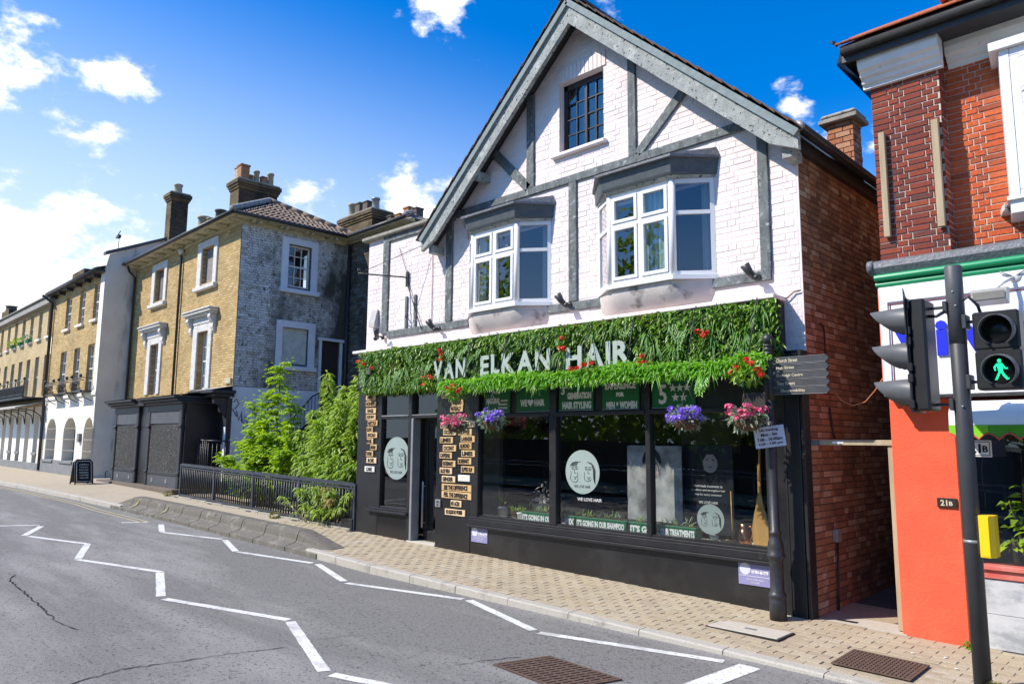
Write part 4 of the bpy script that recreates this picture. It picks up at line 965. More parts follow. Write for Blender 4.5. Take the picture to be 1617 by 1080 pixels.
sbox('transom', METALG, [(-11.19,-10.40,8.035,8.16,.405,.425)], lw, b=.003); sbox('transom', SATIN_BLACK, [(-11.19,-10.40,8.045,8.16,.36,.404)], lw)
m = MB(); m.quad((-11.19,SY,-1.19),(-10.40,SY,-1.19),(-10.40,SY,.36),(-11.19,SY,.36)); m.build('pane', SHOPGLASS, lw)
m = MB(); m.quad((-11.19,SY,.425),(-10.40,SY,.425),(-10.40,SY,.98),(-11.19,SY,.98)); m.build('pane', SHOPGLASS, lw)
# doorway
dr = sbox('door', SATIN_BLACK, [(-10.20,-10.12,8.26,8.30,-1.70,.36),(-9.69,-9.62,8.26,8.30,-1.70,.36),(-10.12,-9.69,8.26,8.30,.27,.36),(-10.12,-9.69,8.26,8.30,-1.70,-1.55)])
m = MB(); m.quad((-10.12,8.28,-1.55),(-9.69,8.28,-1.55),(-9.69,8.28,.27),(-10.12,8.28,.27)); m.build('pane', SHOPGLASS, dr)
m = MB(); m.tube([(-10.155,8.20,-1.50),(-10.155,8.20,-.72)], .018, 10); m.tube([(-10.155,8.20,-1.42),(-10.155,8.27,-1.42)], .01, 6); m.tube([(-10.155,8.20,-.80),(-10.155,8.27,-.80)], .01, 6); m.build('handle', METALG, dr)
sbox('door_post', METALG, [(-10.302,-10.245,8.03,8.2,-1.74,.36)], salon)
sbox('door_transom', SATIN_BLACK, [(-10.30,-9.62,8.04,8.2,.362,.41)], salon); sbox('door_transom', METALG, [(-10.30,-9.62,8.035,8.2,.411,.425)], salon, b=.003)
m = MB(); m.quad((-10.30,8.12,.425),(-9.62,8.12,.425),(-9.62,8.12,.98),(-10.30,8.12,.98)); m.build('fanlight', SHOPGLASS, salon)
# fascia board, cornice ledge
sbox('fascia_board', SATIN_BLACK, [(-11.96,-3.62,8.02,8.19,.94,1.59)])
sbox('cornice_ledge', WHITE_BRICK, [(-11.98,-8.2,7.88,8.2,1.60,1.652),(-8.195,-3.60,7.88,8.2,1.606,1.658)], b=.008)
# interior: floor, back wall, ceiling and a few pieces of furniture
rm = MB(); rm.quad((-11.95,8.2,-1.70),(-3.45,8.2,-1.70),(-3.45,13.2,-1.70),(-11.95,13.2,-1.70)); rm.quad((-11.95,8.2,1.0),(-3.45,8.2,1.0),(-3.45,13.2,1.0),(-11.95,13.2,1.0)); rm.build('interior_floor', mat('brown_floor', (.10,.075,.055), rough=.5), salon)
ir = MB(); ir.quad((-11.95,13.2,-1.7),(-3.45,13.2,-1.7),(-3.45,13.2,1.0),(-11.95,13.2,1.0)); ir.quad((-3.46,8.2,-1.7),(-3.46,13.2,-1.7),(-3.46,13.2,1),(-3.46,8.2,1)); ir.quad((-11.9,8.2,-1.7),(-11.9,13.2,-1.7),(-11.9,13.2,1),(-11.9,8.2,1)); ir.build('interior_wall', mat('interior_paint', (.16,.155,.145), (.09,.088,.082), rough=.9, scale=.7), salon)
sbox('partition', mat('cream_partition', (.34,.32,.28), rough=.9), [(-11.9,-10.5,10.4,10.5,-1.7,1.0),(-7.6,-6.4,12.4,12.5,-.2,.9)], b=0)
sbox('display_shelf', WINWHITE, [(-8.6,-3.85,8.16,8.75,-1.262,-1.225)], b=.004)
sbox('display_back', DARKROOM, [(-8.6,-3.85,8.76,8.79,-1.7,-1.0)], b=0)
# --- green painted boards behind the transom lights (each its own sign)
def star(m, cx, y, cz, r):
    P = []
    for i in range(10):
        a = math.pi/2+i*math.pi/5; q = r if i % 2 == 0 else r*.42; P.append((cx+q*math.cos(a), cz+q*math.sin(a)))
    m.prism(P, 'y', y-.003, y)
def heart(m, cx, y, cz, r):
    P = []
    for i in range(28):
        t = 2*math.pi*i/28; P.append((cx+r*.0588*16*math.sin(t)**3, cz+r*.0588*(13*math.cos(t)-5*math.cos(2*t)-2*math.cos(3*t)-math.cos(4*t))))
    m.prism(P, 'y', y-.003, y)
def line_text(m, s, cx, y, cz, h, w=None, **k):
    put_text(m, s, (cx,y,cz), (1,0,0), (0,0,1), h*1.4, width=w, height=h, extrude=.0015, offset=.008, **k)
def green_sign(x0, x1, z0, z1, label, draw):
    t = thing('green_sign', label, 'sign', ((x0+x1)/2, 8.07, z0), 'green signs above the shop window')
    m = MB(); m.rbox(x0,x1,8.075,8.095,z0,z1, b=.004); m.build('panel', GREENSIGN, t)
    m = MB(); m.box(x0,x1,8.066,8.095,z0-.012,z0-.001); m.build('edge_strip', METALG, t)
    m = MB(); draw(m, (x0+x1)/2, 8.073); m.build('lettering', CREAMINK, t)
def d1(m, c, y): line_text(m,'IN OUR',c,y,.74,.05,.2); line_text(m,'NATURAL',c-.08,y,.60,.09,.30); line_text(m,'SHAMPOO',c+.16,y,.60,.03,.15); line_text(m,'CONDITIONER',c+.13,y,.545,.03,.2); line_text(m,'TREATMENTS',c+.13,y,.49,.03,.2)
def d2(m, c, y): line_text(m,'WE',c-.18,y,.55,.105,.14); heart(m,c-.04,y,.555,.065); line_text(m,'HAIR',c+.14,y,.55,.10,.20)
def d3(m, c, y): line_text(m,'3',c-.23,y,.71,.13,.07); line_text(m,'RD',c-.165,y,.755,.04,.05); line_text(m,'GENERATION',c+.065,y,.625,.095,.43); line_text(m,'HAIR STYLING',c+.02,y,.49,.105,.52)
def d4(m, c, y): line_text(m,'EXPERIENCE',c,y,.735,.10,.50); line_text(m,'FOR',c,y,.615,.06,.13); line_text(m,'MEN & WOMEN',c+.02,y,.47,.105,.50)
def d5(m, c, y):
    line_text(m,'5',c-.15,y,.59,.25,.12)
    for i in range(3): star(m, c+.0+i*.10, y, .665, .058)
    for i in range(2): star(m, c+.035+i*.115, y, .545, .058)
green_sign(-8.50,-7.94,.425,.82,'dark green board with small white lettering reading natural, first above the window',d1)
green_sign(-7.80,-7.13,.425,.82,'dark green board reading WE HAIR with a white heart between',d2)
green_sign(-6.95,-6.33,.425,.82,'dark green board reading 3RD GENERATION HAIR STYLING',d3)
green_sign(-6.17,-5.57,.425,.82,'dark green board reading EXPERIENCE FOR MEN & WOMEN',d4)
green_sign(-5.37,-4.74,.425,.82,'dark green board with a large 5 and five white stars',d5)
# --- frosted discs with two line-drawn faces
def disc(cx, cy, cz, rx, rz, label, text=True):
    t = thing('window_disc', label, 'window sign', (cx, cy, cz-rz), 'round window signs with two faces')
    m = MB(); m.prism([(cx+rx*math.cos(a*math.pi/20), cz+rz*math.sin(a*math.pi/20)) for a in range(40)], 'y', cy-.003, cy); m.build('disc', DISC, t)
    m = MB(); w = .0042
    def L(*p): m.tube([(cx+a*rx, cy-.0045, cz+b*rz) for a, b in p], w*rx/.36, 5)
    for s in (-1, 1):
        o = -.42 if s < 0 else .38
        L((o-.28,.02),(o-.24,-.10),(o-.30,-.34),(o-.14,-.46),(o+.04,-.48),(o+.16,-.40),(o+.16,-.18),(o+.13,.0)) if s < 0 else L((o-.26,.0),(o-.24,-.36),(o-.10,-.42),(o+.06,-.40),(o+.14,-.30))
        for e in (-.14, .08): L((o+e-.09,.20),(o+e,.235),(o+e+.09,.20)); L((o+e-.06,.13),(o+e,.17),(o+e+.06,.13),(o+e,.10),(o+e-.06,.13))
        L((o-.02,.14),(o-.05,-.04),(o-.01,-.08),(o+.05,-.05)); L((o-.10,-.22),(o,-.28),(o+.10,-.20)); L((o-.07,-.32),(o+.05,-.33))
    for i in range(7): L((-.72+i*.06,.26),(-.60+i*.06,.40+.01*i),(-.40+i*.05,.46))
    for i in range(7): L((.30+i*.02,.46-.01*i),(.52+i*.02,.42-i*.015),(.64+i*.02,.1),(.66+i*.015,-.3-.04*i))
    m.build('line_drawing', LINEINK, t)
    if text:
        m = MB(); put_text(m, 'WE LOVE HAIR', (cx,cy-.0045,cz-rz*.66), (1,0,0), (0,0,1), .08, width=rx*.95, height=rz*.13, extrude=.001); m.build('lettering', LINEINK, t)
    return t
disc(-10.78,8.094,-.335,.375,.375,'pale round sign with two line drawn faces in the left window by the door')
mid_disc = disc(-6.54,8.094,-.43,.30,.30,'pale round sign with two line drawn faces in the middle window pane')
disc(-4.62,8.15,-.925,.18,.178,'smallest round sign with two faces standing low in the right pane', False)
m = MB(); put_text(m, 'WE LOVE HAIR', (-6.42,8.094,-.80), (1,0,0), (0,0,1), .06, width=.42, height=.045, extrude=.001); m.build('caption', WHITEINK, mid_disc)
# --- things behind the glass
def slab_thing(name, label, cat, x0, x1, y, z0, z1, mt, group=None):
    t = thing(name, label, cat, ((x0+x1)/2,y,z0), group); m = MB(); m.rbox(x0,x1,y,y+.02,z0,z1,b=.004); m.build('board', mt, t); return t
t = slab_thing('photo_poster', 'grey photo poster of a face standing behind the middle mullion', 'poster', -6.02,-5.17,8.42,-1.05,-.06, POSTER)
def face_print(t, cx, cz, s, y, tilt=0):
    m = MB(); P = [(cx+s*(.42*math.cos(a)*(1-.18*math.sin(a))), cz+s*.6*math.sin(a)) for a in [i*math.pi/14 for i in range(28)]]; m.prism(P, 'y', y-.003, y-.001); m.build('printed_face', SKIN_P, t)
    m = MB(); P = [(cx+s*.50*math.cos(a), cz+s*(.12+.62*math.sin(a))) for a in [i*math.pi/14 for i in range(15)]]+[(cx-s*.40,cz+s*.05),(cx-s*.2,cz+s*.36),(cx+s*.2,cz+s*.36),(cx+s*.42,cz+s*.05)]; m.prism(P, 'y', y-.0055, y-.0035)
    for e in (-.17,.17): m.prism([(cx+s*(e+.09*math.cos(a)), cz+s*(.08+.035*math.sin(a))) for a in [i*math.pi/6 for i in range(12)]], 'y', y-.005, y-.0033)
    m.prism([(cx-s*.14,cz-s*.28),(cx+s*.14,cz-s*.28),(cx,cz-s*.34)], 'y', y-.005, y-.0033); m.build('printed_hair', POSTER_D, t)
face_print(t, -5.62,-.32,.30,8.42)
t = slab_thing('dark_poster', 'tall dark poster with a pale face and white print in the right pane', 'poster', -5.22,-4.52,8.55,-1.15,-.05, POSTER_D)
face_print(t, -4.83,-.25,.24,8.55)
m = MB()
for i, (s, w) in enumerate((('Hand made treatments to',.40),('condition and strengthen hair',.48),('free for every customer',.38),('WE LOVE HAIR',.27))): put_text(m, s, (-4.87,8.546,-.56-i*.055-(.04 if i == 3 else 0)), (1,0,0), (0,0,1), .05, width=w, height=.034, extrude=.001)
m.build('lettering', WHITEINK, t)
def grass_tuft(t, cx, cy, cz, n, ln, mt, spread=.6, wd=.012):
    P = np.array([cx,cy,cz])+rng.normal(size=(n,3))*[.02,.02,.003]; D = rng.normal(size=(n,3))*[spread,spread,.2]+[0,0,1.2]
    V, T = leaf_arrays(P, D, np.tile([.3,1,.1],(n,1)), ln*rng.uniform(.6,1.1,n), np.full(n,wd), .25, .2); tri_obj('leaves', V, T, mt, t, kind='stuff')
def planter(x0, x1, text, label, tw=None):
    cx = (x0+x1)/2; t = thing('window_planter', label, 'planter', (cx,8.3,-1.225), 'green window planters')
    m = MB(); m.prism([(x0+.03,-1.224),(x1-.03,-1.224),(x1,-1.075),(x0,-1.075)], 'y', 8.21, 8.38); m.build('trough', PLANTER, t)
    m = MB(); m.rbox(x0-.012,x1+.012,8.20,8.39,-1.076,-1.052,b=.006); m.build('rim', PLANTER, t)
    m = MB(); m.box(x0+.02,x1-.02,8.21,8.38,-1.052,-1.046); m.build('soil', SOIL, t)
    m = MB(); put_text(m, text, (cx,8.205,-1.135), (1,0,0), (0,0,1), .12, width=tw or (x1-x0)*.94, height=.088, extrude=.0015, offset=.006); m.build('lettering', WHITEINK, t)
    n = int((x1-x0)*14)
    for i in range(n): grass_tuft(t, x0+.04+(x1-x0-.08)*random.random(), 8.29+random.uniform(-.05,.05), -1.05, 7, random.uniform(.06,.17), LEAF_S if i % 3 else LEAF_B, .8, .014)
planter(-7.80,-7.16,"IT'S GOING IN OUR","green trough planter lettered GOING IN OUR, beside the white pot")
planter(-6.95,-6.78,"MIX","smallest green trough at the left of the middle pane")
planter(-6.76,-5.90,"IT'S GOING IN OUR SHAMPOO","green trough planter lettered GOING IN OUR SHAMPOO")
planter(-5.84,-5.48,"IT'S GO","short green trough with grass against the right mullion")
planter(-5.38,-4.86,"OUR TREATMENTS","green trough planter lettered OUR TREATMENTS")
def pot(cx, cy, cz, r, h, mt, label, leaves, n=22, ln=.2, wd=.02, grp=None):
    t = thing('plant_pot', label, 'potted plant', (cx,cy,cz), grp)
    m = MB(); m.lathe((cx,cy,cz), [(r*.72,0),(r*.95,h*.8),(r,h*.8),(r*1.02,h),(r*.9,h),(r*.88,h*.93)], 16); m.build('pot', mt, t); grass_tuft(t,cx,cy,cz+h*.95,n,ln,leaves,.5,wd)
pot(-8.42,8.42,-1.225,.10,.19,GREYPLANT,'grey pot with arching green blades at the left of the window',LEAF_B,14,.34,.016)
pot(-8.14,8.40,-1.225,.055,.12,BASKET,'small brown pot with upright blades in the left pane',LEAF_B,16,.17)
pot(-7.96,8.36,-1.225,.065,.13,WINWHITE,'small white pot with spiky leaves in the left pane',LEAF_B,18,.18)
pot(-4.66,8.30,-1.225,.055,.10,mat('pale_blue_pot', (.42,.52,.55), rough=.4),'pale blue pot with two long blades before the small round sign',LEAF_B,6,.34,.03)
# dried flowers, driftwood
t = thing('dried_flowers', 'bunch of pale dried flowers standing in the left pane', 'dried flowers', (-7.62,8.5,-1.225))
m = MB(); m.lathe((-7.62,8.5,-1.224), [(.05,0),(.06,.12),(.045,.16)], 12); m.build('vase', WINWHITE, t)
P = np.array([-7.62,8.5,-.95])+rng.normal(size=(160,3))*[.10,.05,.10]; V, T = leaf_arrays(P, rdir(160), rdir(160), rng.uniform(.05,.11,160), np.full(160,.035), .1); tri_obj('flowers', V, T, mat('dried_petal', (.60,.56,.50), (.4,.36,.3), rough=.9), t, kind='stuff')
m = MB()
for i in range(8): m.tube([(-7.62,8.5,-1.08),(-7.62+random.uniform(-.08,.08),8.5,-.9)], .003, 4)
m.build('stem', BARK, t)
# paddle and copper pot
t = thing('wooden_paddle', 'varnished wooden paddle standing blade down at the right of the window', 'paddle', (-4.09,8.36,-1.225))
m = MB(); P = [(.015,.95),(.02,.62),(.035,.52),(.075,.38),(.105,.22),(.105,.08),(.085,.015),(.05,0)]
m.prism([(-4.09+a,-1.222+z) for a, z in P[::-1]]+[(-4.09-a,-1.222+z) for a, z in P], 'y', 8.355, 8.372); m.build('blade', PADDLE, t)
m = MB(); m.tube([(-4.09,8.364,-.45),(-4.07,8.38,.12)], .016, 8); m.build('shaft', PADDLE, t)
t = thing('copper_jug', 'small copper jug with a handle beside the wooden paddle', 'jug', (-4.33,8.42,-1.225))
m = MB(); m.lathe((-4.33,8.42,-1.224), [(.07,0),(.085,.03),(.075,.13),(.05,.18),(.04,.20),(.055,.25),(.05,.25)], 18); m.build('body', COPPER, t)
m = MB(); m.tube([(-4.29,8.42,-1.0),(-4.235,8.42,-1.0),(-4.225,8.42,-1.08),(-4.255,8.42,-1.16)], .009, 6); m.build('handle', COPPER, t)
m = MB(); m.tube([(-4.47,8.40,-1.222),(-4.50,8.44,-.60)], .009, 6); tag(m.build('wooden_stick', PADDLE), 'thin wooden stick upright between the dark poster and copper jug', 'stick')
m = MB(); m.rbox(-4.62,-4.42,8.36,8.5,-1.224,-1.19,b=.004); tag(m.build('wooden_tray', WOODS), 'small pale wooden tray on the window shelf by the copper jug', 'tray')
# salon chairs dimly seen inside
for i, cx in enumerate((-7.6,-5.6)):
    t = thing('salon_chair', ['dark salon chair inside behind the left pane','dark salon chair inside behind the middle pane'][i], 'chair', (cx,11,-1.7))
    m = MB(); m.rbox(cx-.28,cx+.28,10.75,11.25,-1.2,-1.08,b=.03); m.build('seat', POSTER_D, t)
    m = MB(); m.rbox(cx-.26,cx+.26,11.2,11.3,-1.08,-.5,b=.03); m.build('backrest', POSTER_D, t)
    m = MB(); m.lathe((cx,11,-1.7), [(.28,0),(.28,.03),(.04,.05),(.04,.5)], 14); m.build('pedestal', METALG, t)
# --- wooden boards with plant names
BOARDS = [('LAVENDER',-9.51,-9.20,.23,'wooden board reading LAVENDER, top of the left column behind the pink flowers'),('OILS',-8.95,-8.67,.25,'wooden board reading OILS, top of the right column behind the pink flowers'),
 ('COCONUT',-9.44,-9.12,.12,'wooden board reading COCONUT, above the left LIMES board'),('LIMES',-9.52,-9.19,-.01,'wooden board reading LIMES between the two COCONUT boards'),('COCONUT',-9.44,-9.11,-.14,'wooden board reading COCONUT, just above CAFFEINE'),
 ('CAFFEINE',-9.52,-9.21,-.26,'wooden board reading CAFFEINE'),('ROSEMARY',-9.44,-9.12,-.39,'wooden board reading ROSEMARY, just above ALOE VERA'),('ALOE VERA',-9.51,-9.20,-.51,'wooden board reading ALOE VERA'),('GINGER',-9.45,-9.12,-.64,'wooden board reading GINGER above the SEE board'),
 ('COFFEE',-9.06,-8.74,.12,'wooden board reading COFFEE, beside the upper COCONUT board'),('LAVENDER',-9.00,-8.67,.01,'wooden board reading LAVENDER, just above ALMOND'),('ALMOND',-9.03,-8.74,-.10,'wooden board reading ALMOND'),('LIMES',-8.98,-8.66,-.22,'wooden board reading LIMES, just below ALMOND'),
 ('ROSEMARY',-9.06,-8.74,-.34,'wooden board reading ROSEMARY, just above SLIPPED ELM'),('SLIPPED ELM',-8.98,-8.67,-.47,'wooden board reading SLIPPED ELM'),('NETTLE',-9.05,-8.77,-.61,'whitewashed wooden board with faint lettering beside GINGER'),
 ('SEE THE DIFFERENCE',-9.45,-8.73,-.77,'wide wooden board reading SEE THE DIFFERENCE'),('FEEL THE DIFFERENCE',-9.45,-8.73,-.89,'wide wooden board reading FEEL THE DIFFERENCE'),('NO ACIDS',-9.22,-8.96,-1.02,'small wooden board reading NO ACIDS'),('NO LIQUIDS NO WORRIES',-9.36,-8.87,-1.16,'lowest wooden board on the pier, reading NO LIQUIDS NO WORRIES'),
 ('OUR',-9.50,-9.26,.73,'wooden board reading OUR, topmost on the pier beside the red flowers'),('INGREDIENTS',-9.23,-8.95,.60,'wooden board reading INGREDIENTS under the red flowers'),('NATURALLY',-9.27,-8.96,.50,'wooden board reading NATURALLY, just above the pink flowers'),
 ('MINT',-11.69,-11.38,.77,'wooden board reading MINT, topmost on the left end pilaster'),('HONEY',-11.69,-11.37,.65,'wooden board reading HONEY on the left end pilaster'),('SAGE',-11.68,-11.36,.52,'wooden board reading SAGE on the left end pilaster'),('JOJOBA',-11.67,-11.36,.40,'wooden board reading JOJOBA on the left end pilaster'),('NETTLE',-11.61,-11.30,.29,'wooden board reading NETTLE on the left end pilaster'),
 ('OLIVE',-11.64,-11.44,.17,'short wooden board reading OLIVE on the left end pilaster'),('AVOCADO',-11.62,-11.30,.07,'wooden board reading AVOCADO on the left end pilaster'),('BASIL',-11.62,-11.42,-.04,'short wooden board reading BASIL on the left end pilaster'),('ARGAN',-11.50,-11.30,-.15,'short wooden board reading ARGAN on the left end pilaster'),('THYME',-11.63,-11.41,-.27,'short wooden board reading THYME on the left end pilaster'),
 ('ROSE',-11.61,-11.30,-.39,'wooden board reading ROSE, last but one on the left end pilaster'),('CARE',-11.66,-11.35,-.55,'white printed board reading CARE, lowest on the left end pilaster')]
for s, x0, x1, z, lab in BOARDS:
    hh = .052 if x1-x0 < .6 else .056
    ti = random.uniform(-.012,.012); cx = (x0+x1)/2; yb = 8.045
    t = thing('wooden_board', lab, 'board', (cx,yb,z-hh), 'wooden boards with names on the shopfront')
    m = MB(); m.rbox(x0,x1,yb-.020,yb-.001,z-hh+.002,z+hh-.002,b=.004); m.build('plank', WINWHITE if s in ('CARE',) or 'whitewashed' in lab else WOODS, t)
    m = MB(); put_text(m, s, (cx-.012,yb-.0215,z), (1,0,ti*2), (-ti*2,0,1), .1, width=(x1-x0)*(.80 if len(s) > 4 else .6), height=.072 if len(s) < 14 else .078, extrude=.0012, offset=.006); m.build('lettering', CREAMINK if 'whitewashed' in lab else BLACKINK, t)
# --- plaques, keypad
def plaque(x0, x1, z0, z1, label):
    t = thing('contact_plaque', label, 'sign', ((x0+x1)/2,8.05,z0), 'violet contact plaques on the stallriser')
    m = MB(); m.rbox(x0,x1,8.044,8.054,z0,z1,b=.002); m.build('plate', PLAQUE, t)
    m = MB(); cx, cz = x0+.085, z1-.06; m.prism([(cx+.066*math.cos(a*math.pi/12),cz+.066*math.sin(a*math.pi/12)) for a in range(24)], 'y', 8.0405, 8.0435); m.build('roundel', SIGNPLATE, t)
    m = MB(); put_text(m,'01784 461779',(x0+.26,8.042,z1-.085),(1,0,0),(0,0,1),.06,width=.20,height=.038,extrude=.001,offset=.003); put_text(m,'Church Street, Staines',((x0+x1)/2,8.042,z0+.065),(1,0,0),(0,0,1),.04,width=.22,height=.022,extrude=.001); put_text(m,'TW18 4EN',((x0+x1)/2,8.042,z0+.032),(1,0,0),(0,0,1),.04,width=.1,height=.018,extrude=.001); m.box(x0+.01,x1-.01,8.041,8.0435,z0+.098,z0+.102); m.build('lettering', WHITEINK, t)
plaque(-8.735,-8.37,-1.575,-1.36,'violet plaque with a white roundel below the wooden boards')
plaque(-4.225,-3.82,-1.60,-1.365,'violet plaque with a telephone number beside the fingerpost')
t = thing('door_keypad', 'grey metal entry panel at the edge of the black pier', 'entry panel', (-9.535,8.03,-1.1)); m = MB(); m.rbox(-9.60,-9.47,8.015,8.046,-1.10,-.98,b=.006); m.build('case', METALG, t); m = MB(); m.box(-9.56,-9.51,8.010,8.0155,-1.03,-1.0); m.box(-9.555,-9.515,8.010,8.0155,-1.075,-1.05); m.build('buttons', IRON, t)

# ================================================================== foliage fascia, letters, hedge
fol = thing('foliage_fascia', 'deep band of artificial green foliage along the shop fascia', 'foliage wall', (-7.6,7.9,.9))
m = MB(); m.rbox(-11.62,-3.58,7.95,8.02,.90,1.60,b=.02); m.build('backing', BACKLEAF, fol)
FX0, FX1 = -11.66, -3.56
def clump(n):  # leaf clumps over the face
    x = rng.uniform(FX0, FX1, n); z = rng.uniform(.90, 1.60, n); return x, z
# patches of kinds
def patch_noise(x, z): return np.sin(x*2.3+1.3*np.sin(z*4))+np.sin(x*5.1+z*3.7)*.6
N1 = 11500; x, z = clump(N1); keep = ~((np.abs(x+7.55) < 2.05) & (z > .99) & (z < 1.30) & (rng.random(N1) < .80)) & ~((z < 1.33) & (rng.random(N1) < .42))
x, z = x[keep], z[keep]; n = len(x); y = 7.945-np.abs(rng.normal(size=n))*.03-.03*(patch_noise(x,z) > .2)-.045*np.clip((z-1.38)/.1,0,1)
D = np.stack([rng.normal(size=n)*.7, -.75+rng.normal(size=n)*.25, -.35+rng.normal(size=n)*.55], 1)
V, T = leaf_arrays(np.stack([x,y,z],1), D, np.stack([np.zeros(n),-np.ones(n),np.ones(n)*.6],1)+rng.normal(size=(n,3))*.3, rng.uniform(.045,.10,n), rng.uniform(.018,.036,n), .28)
tri_obj('ivy_leaves', V, T, LEAF_W, fol, kind='stuff')
# mossy patches
for cx, cz, r in ((-5.9,1.50,.14),(-5.35,1.54,.12),(-8.3,1.5,.10),(-10.6,1.3,.1),(-6.6,1.53,.12),(-4.35,1.36,.1)):
    n = 260; P = np.stack([cx+rng.normal(size=n)*r, 7.90-np.abs(rng.normal(size=n))*.02, cz+rng.normal(size=n)*r*.5],1); P[:,2] = np.minimum(P[:,2],1.6)
    V, T = leaf_arrays(P, rdir(n)*[1,.6,1]-[0,.6,0], rdir(n), rng.uniform(.02,.04,n), rng.uniform(.012,.02,n), .1); tri_obj('moss_tuft', V, T, LEAF_M, fol, kind='stuff')
# hanging fronds: rosettes of long drooping blades
def rosette(cx, cy, cz, n, ln, wd, mt, parent, droop=.9, spread=1.0, name='frond'):
    D = np.stack([rng.normal(size=n)*spread, -.6+rng.normal(size=n)*.3, rng.uniform(-.9,.5,n)],1)
    P = np.array([cx,cy,cz])+rng.normal(size=(n,3))*.018
    V, T = leaf_arrays(P, D, np.tile([0,-.6,1],(n,1)), ln*rng.uniform(.6,1.1,n), np.full(n,wd)*rng.uniform(.7,1.2,n), droop, .2); return tri_obj(name, V, T, mt, parent, kind='stuff')
def trailing(cx, cy, cz, ln, parent, mt):
    # a hanging fern-like strand: leaflets down a stem
    n = int(ln/.016); k = np.arange(n)/n; s = np.where(np.arange(n) % 2 == 0, 1., -1.)
    P = np.stack([cx+.02*np.sin(k*5), cy-.03-.05*np.sin(k*2.5), cz-k*ln],1); D = np.stack([s*.9, -.4*np.ones(n)+rng.normal(size=n)*.2, -.75*np.ones(n)],1)
    V, T = leaf_arrays(P, D, np.tile([0,-1,.3],(n,1)), .075*(1-k*.55), np.full(n,.020), .35, .2); return tri_obj('trailing_frond', V, T, mt, parent, kind='stuff')
xx = FX0+.15
while xx < FX1-.1:
    q = random.random(); zz = random.uniform(1.15,1.56)
    if -9.55 < xx < -5.5: zz = random.uniform(1.44,1.56)
    if q < .45: rosette(xx, 7.90, zz, 26, random.uniform(.12,.22), .014, LEAF_F, fol)
    elif q < .85:
        for j in range(4): trailing(xx+random.uniform(-.06,.06), 7.90, zz, random.uniform(.14,.30)*(.6 if -9.55 < xx < -5.5 else 1), fol, LEAF_F)
    else: rosette(xx, 7.91, zz, 40, .09, .03, LEAF_W, fol, .5)
    xx += random.uniform(.13,.30)
for xx, zz in ((-9.3,1.02),(-4.9,1.15),(-4.4,1.22),(-4.0,1.12),(-5.2,1.2),(-11.2,1.15),(-10.8,1.05),(-10.3,1.2),(-10.0,1.0),(-9.75,1.2),(-8.55,1.3),(-6.75,1.22),(-6.2,1.12),(-3.75,1.5),(-3.7,1.2)): rosette(xx,7.90,zz,24,.2,.015,LEAF_F,fol)
# lower fringe on the left part, over the door
n = 2600; x = rng.uniform(-11.6,-9.0,n); z = .92-np.abs(rng.normal(size=n))*.035; y = 7.96+rng.normal(size=n)*.05
V, T = leaf_arrays(np.stack([x,y,z],1), np.stack([rng.normal(size=n)*.6,-.4+rng.normal(size=n)*.3,-.8*np.ones(n)],1), rdir(n), rng.uniform(.04,.08,n), rng.uniform(.018,.03,n), .25); tri_obj('ivy_fringe', V, T, LEAF_W, fol, kind='stuff')
# letters
sign = thing('shop_sign', 'pale grey letters spelling VAN ELKAN HAIR set in the foliage fascia', 'sign lettering', (-7.5,7.87,1.0))
def letters(word, x0, x1, z0=.985, z1=1.30):
    wds = [text_geo(ch, .4, .008, .014)[0] for ch in word]; W = [max(v[0] for v in g)-min(v[0] for v in g) for g in wds]; gap = .16*sum(W)/len(W); k = (x1-x0)/(sum(W)+gap*(len(word)-1)); x = x0
    for ch, w in zip(word, W):
        m = MB(); put_text(m, ch, (x+w*k/2,7.852+random.uniform(-.008,.008),(z0+z1)/2+random.uniform(-.012,.012)), (1,0,random.uniform(-.03,.03)), (0,0,1), .4, width=w*k, height=z1-z0, extrude=.008, offset=.014); m.build('letter', LETTER, sign); x += (w+gap)*k
letters('VAN',-9.50,-8.72); letters('ELKAN',-8.36,-6.92); letters('HAIR',-6.62,-5.54)
# chains
for i, (a, b) in enumerate((((-6.20,7.84,1.60),(-6.15,7.62,.95)),((-5.46,7.84,1.60),(-5.44,7.62,.95)),((-7.02,7.84,1.6),(-6.98,7.62,.95)),((-4.56,7.84,1.62),(-4.57,7.62,.95)),((-3.78,7.84,1.62),(-3.80,7.62,.95)),((-7.75,7.84,1.6),(-7.72,7.62,.95)),((-8.55,7.84,1.6),(-8.52,7.62,.95)))):
    m = MB(); m.tube([a, b], .008, 5); m.build('support_chain', IRON, fol)
# bright hedge shelf
hed = thing('hedge_garland', 'bright green sunlit leafy garland projecting below the shop lettering', 'hedge garland', (-6.3,7.7,.6))
m = MB(); m.rbox(-8.98,-3.66,7.66,8.0,.755,.865,b=.03); m.build('shelf', BACKLEAF, hed)
n = 11000; u = rng.random(n); x = rng.uniform(-9.02,-3.60,n)
top = u < .5
y = np.where(top, rng.uniform(7.56,7.98,n), 7.62-np.abs(rng.normal(size=n))*.025); z = np.where(top, .875+np.abs(rng.normal(size=n))*.03+.03*np.sin(x*3.1)+.02*np.sin(x*7.7), rng.uniform(.745,.90,n))
D = np.stack([rng.normal(size=n)*.8, np.where(top,-.5,-.7)+rng.normal(size=n)*.35, np.where(top,.25,-.25)+rng.normal(size=n)*.5],1)
V, T = leaf_arrays(np.stack([x,y,z],1), D, np.stack([np.zeros(n),-.5*np.ones(n),np.ones(n)],1)+rng.normal(size=(n,3))*.3, rng.uniform(.045,.085,n), rng.uniform(.018,.032,n), .3); tri_obj('hedge_leaves', V, T, LEAF_H, hed, kind='stuff')
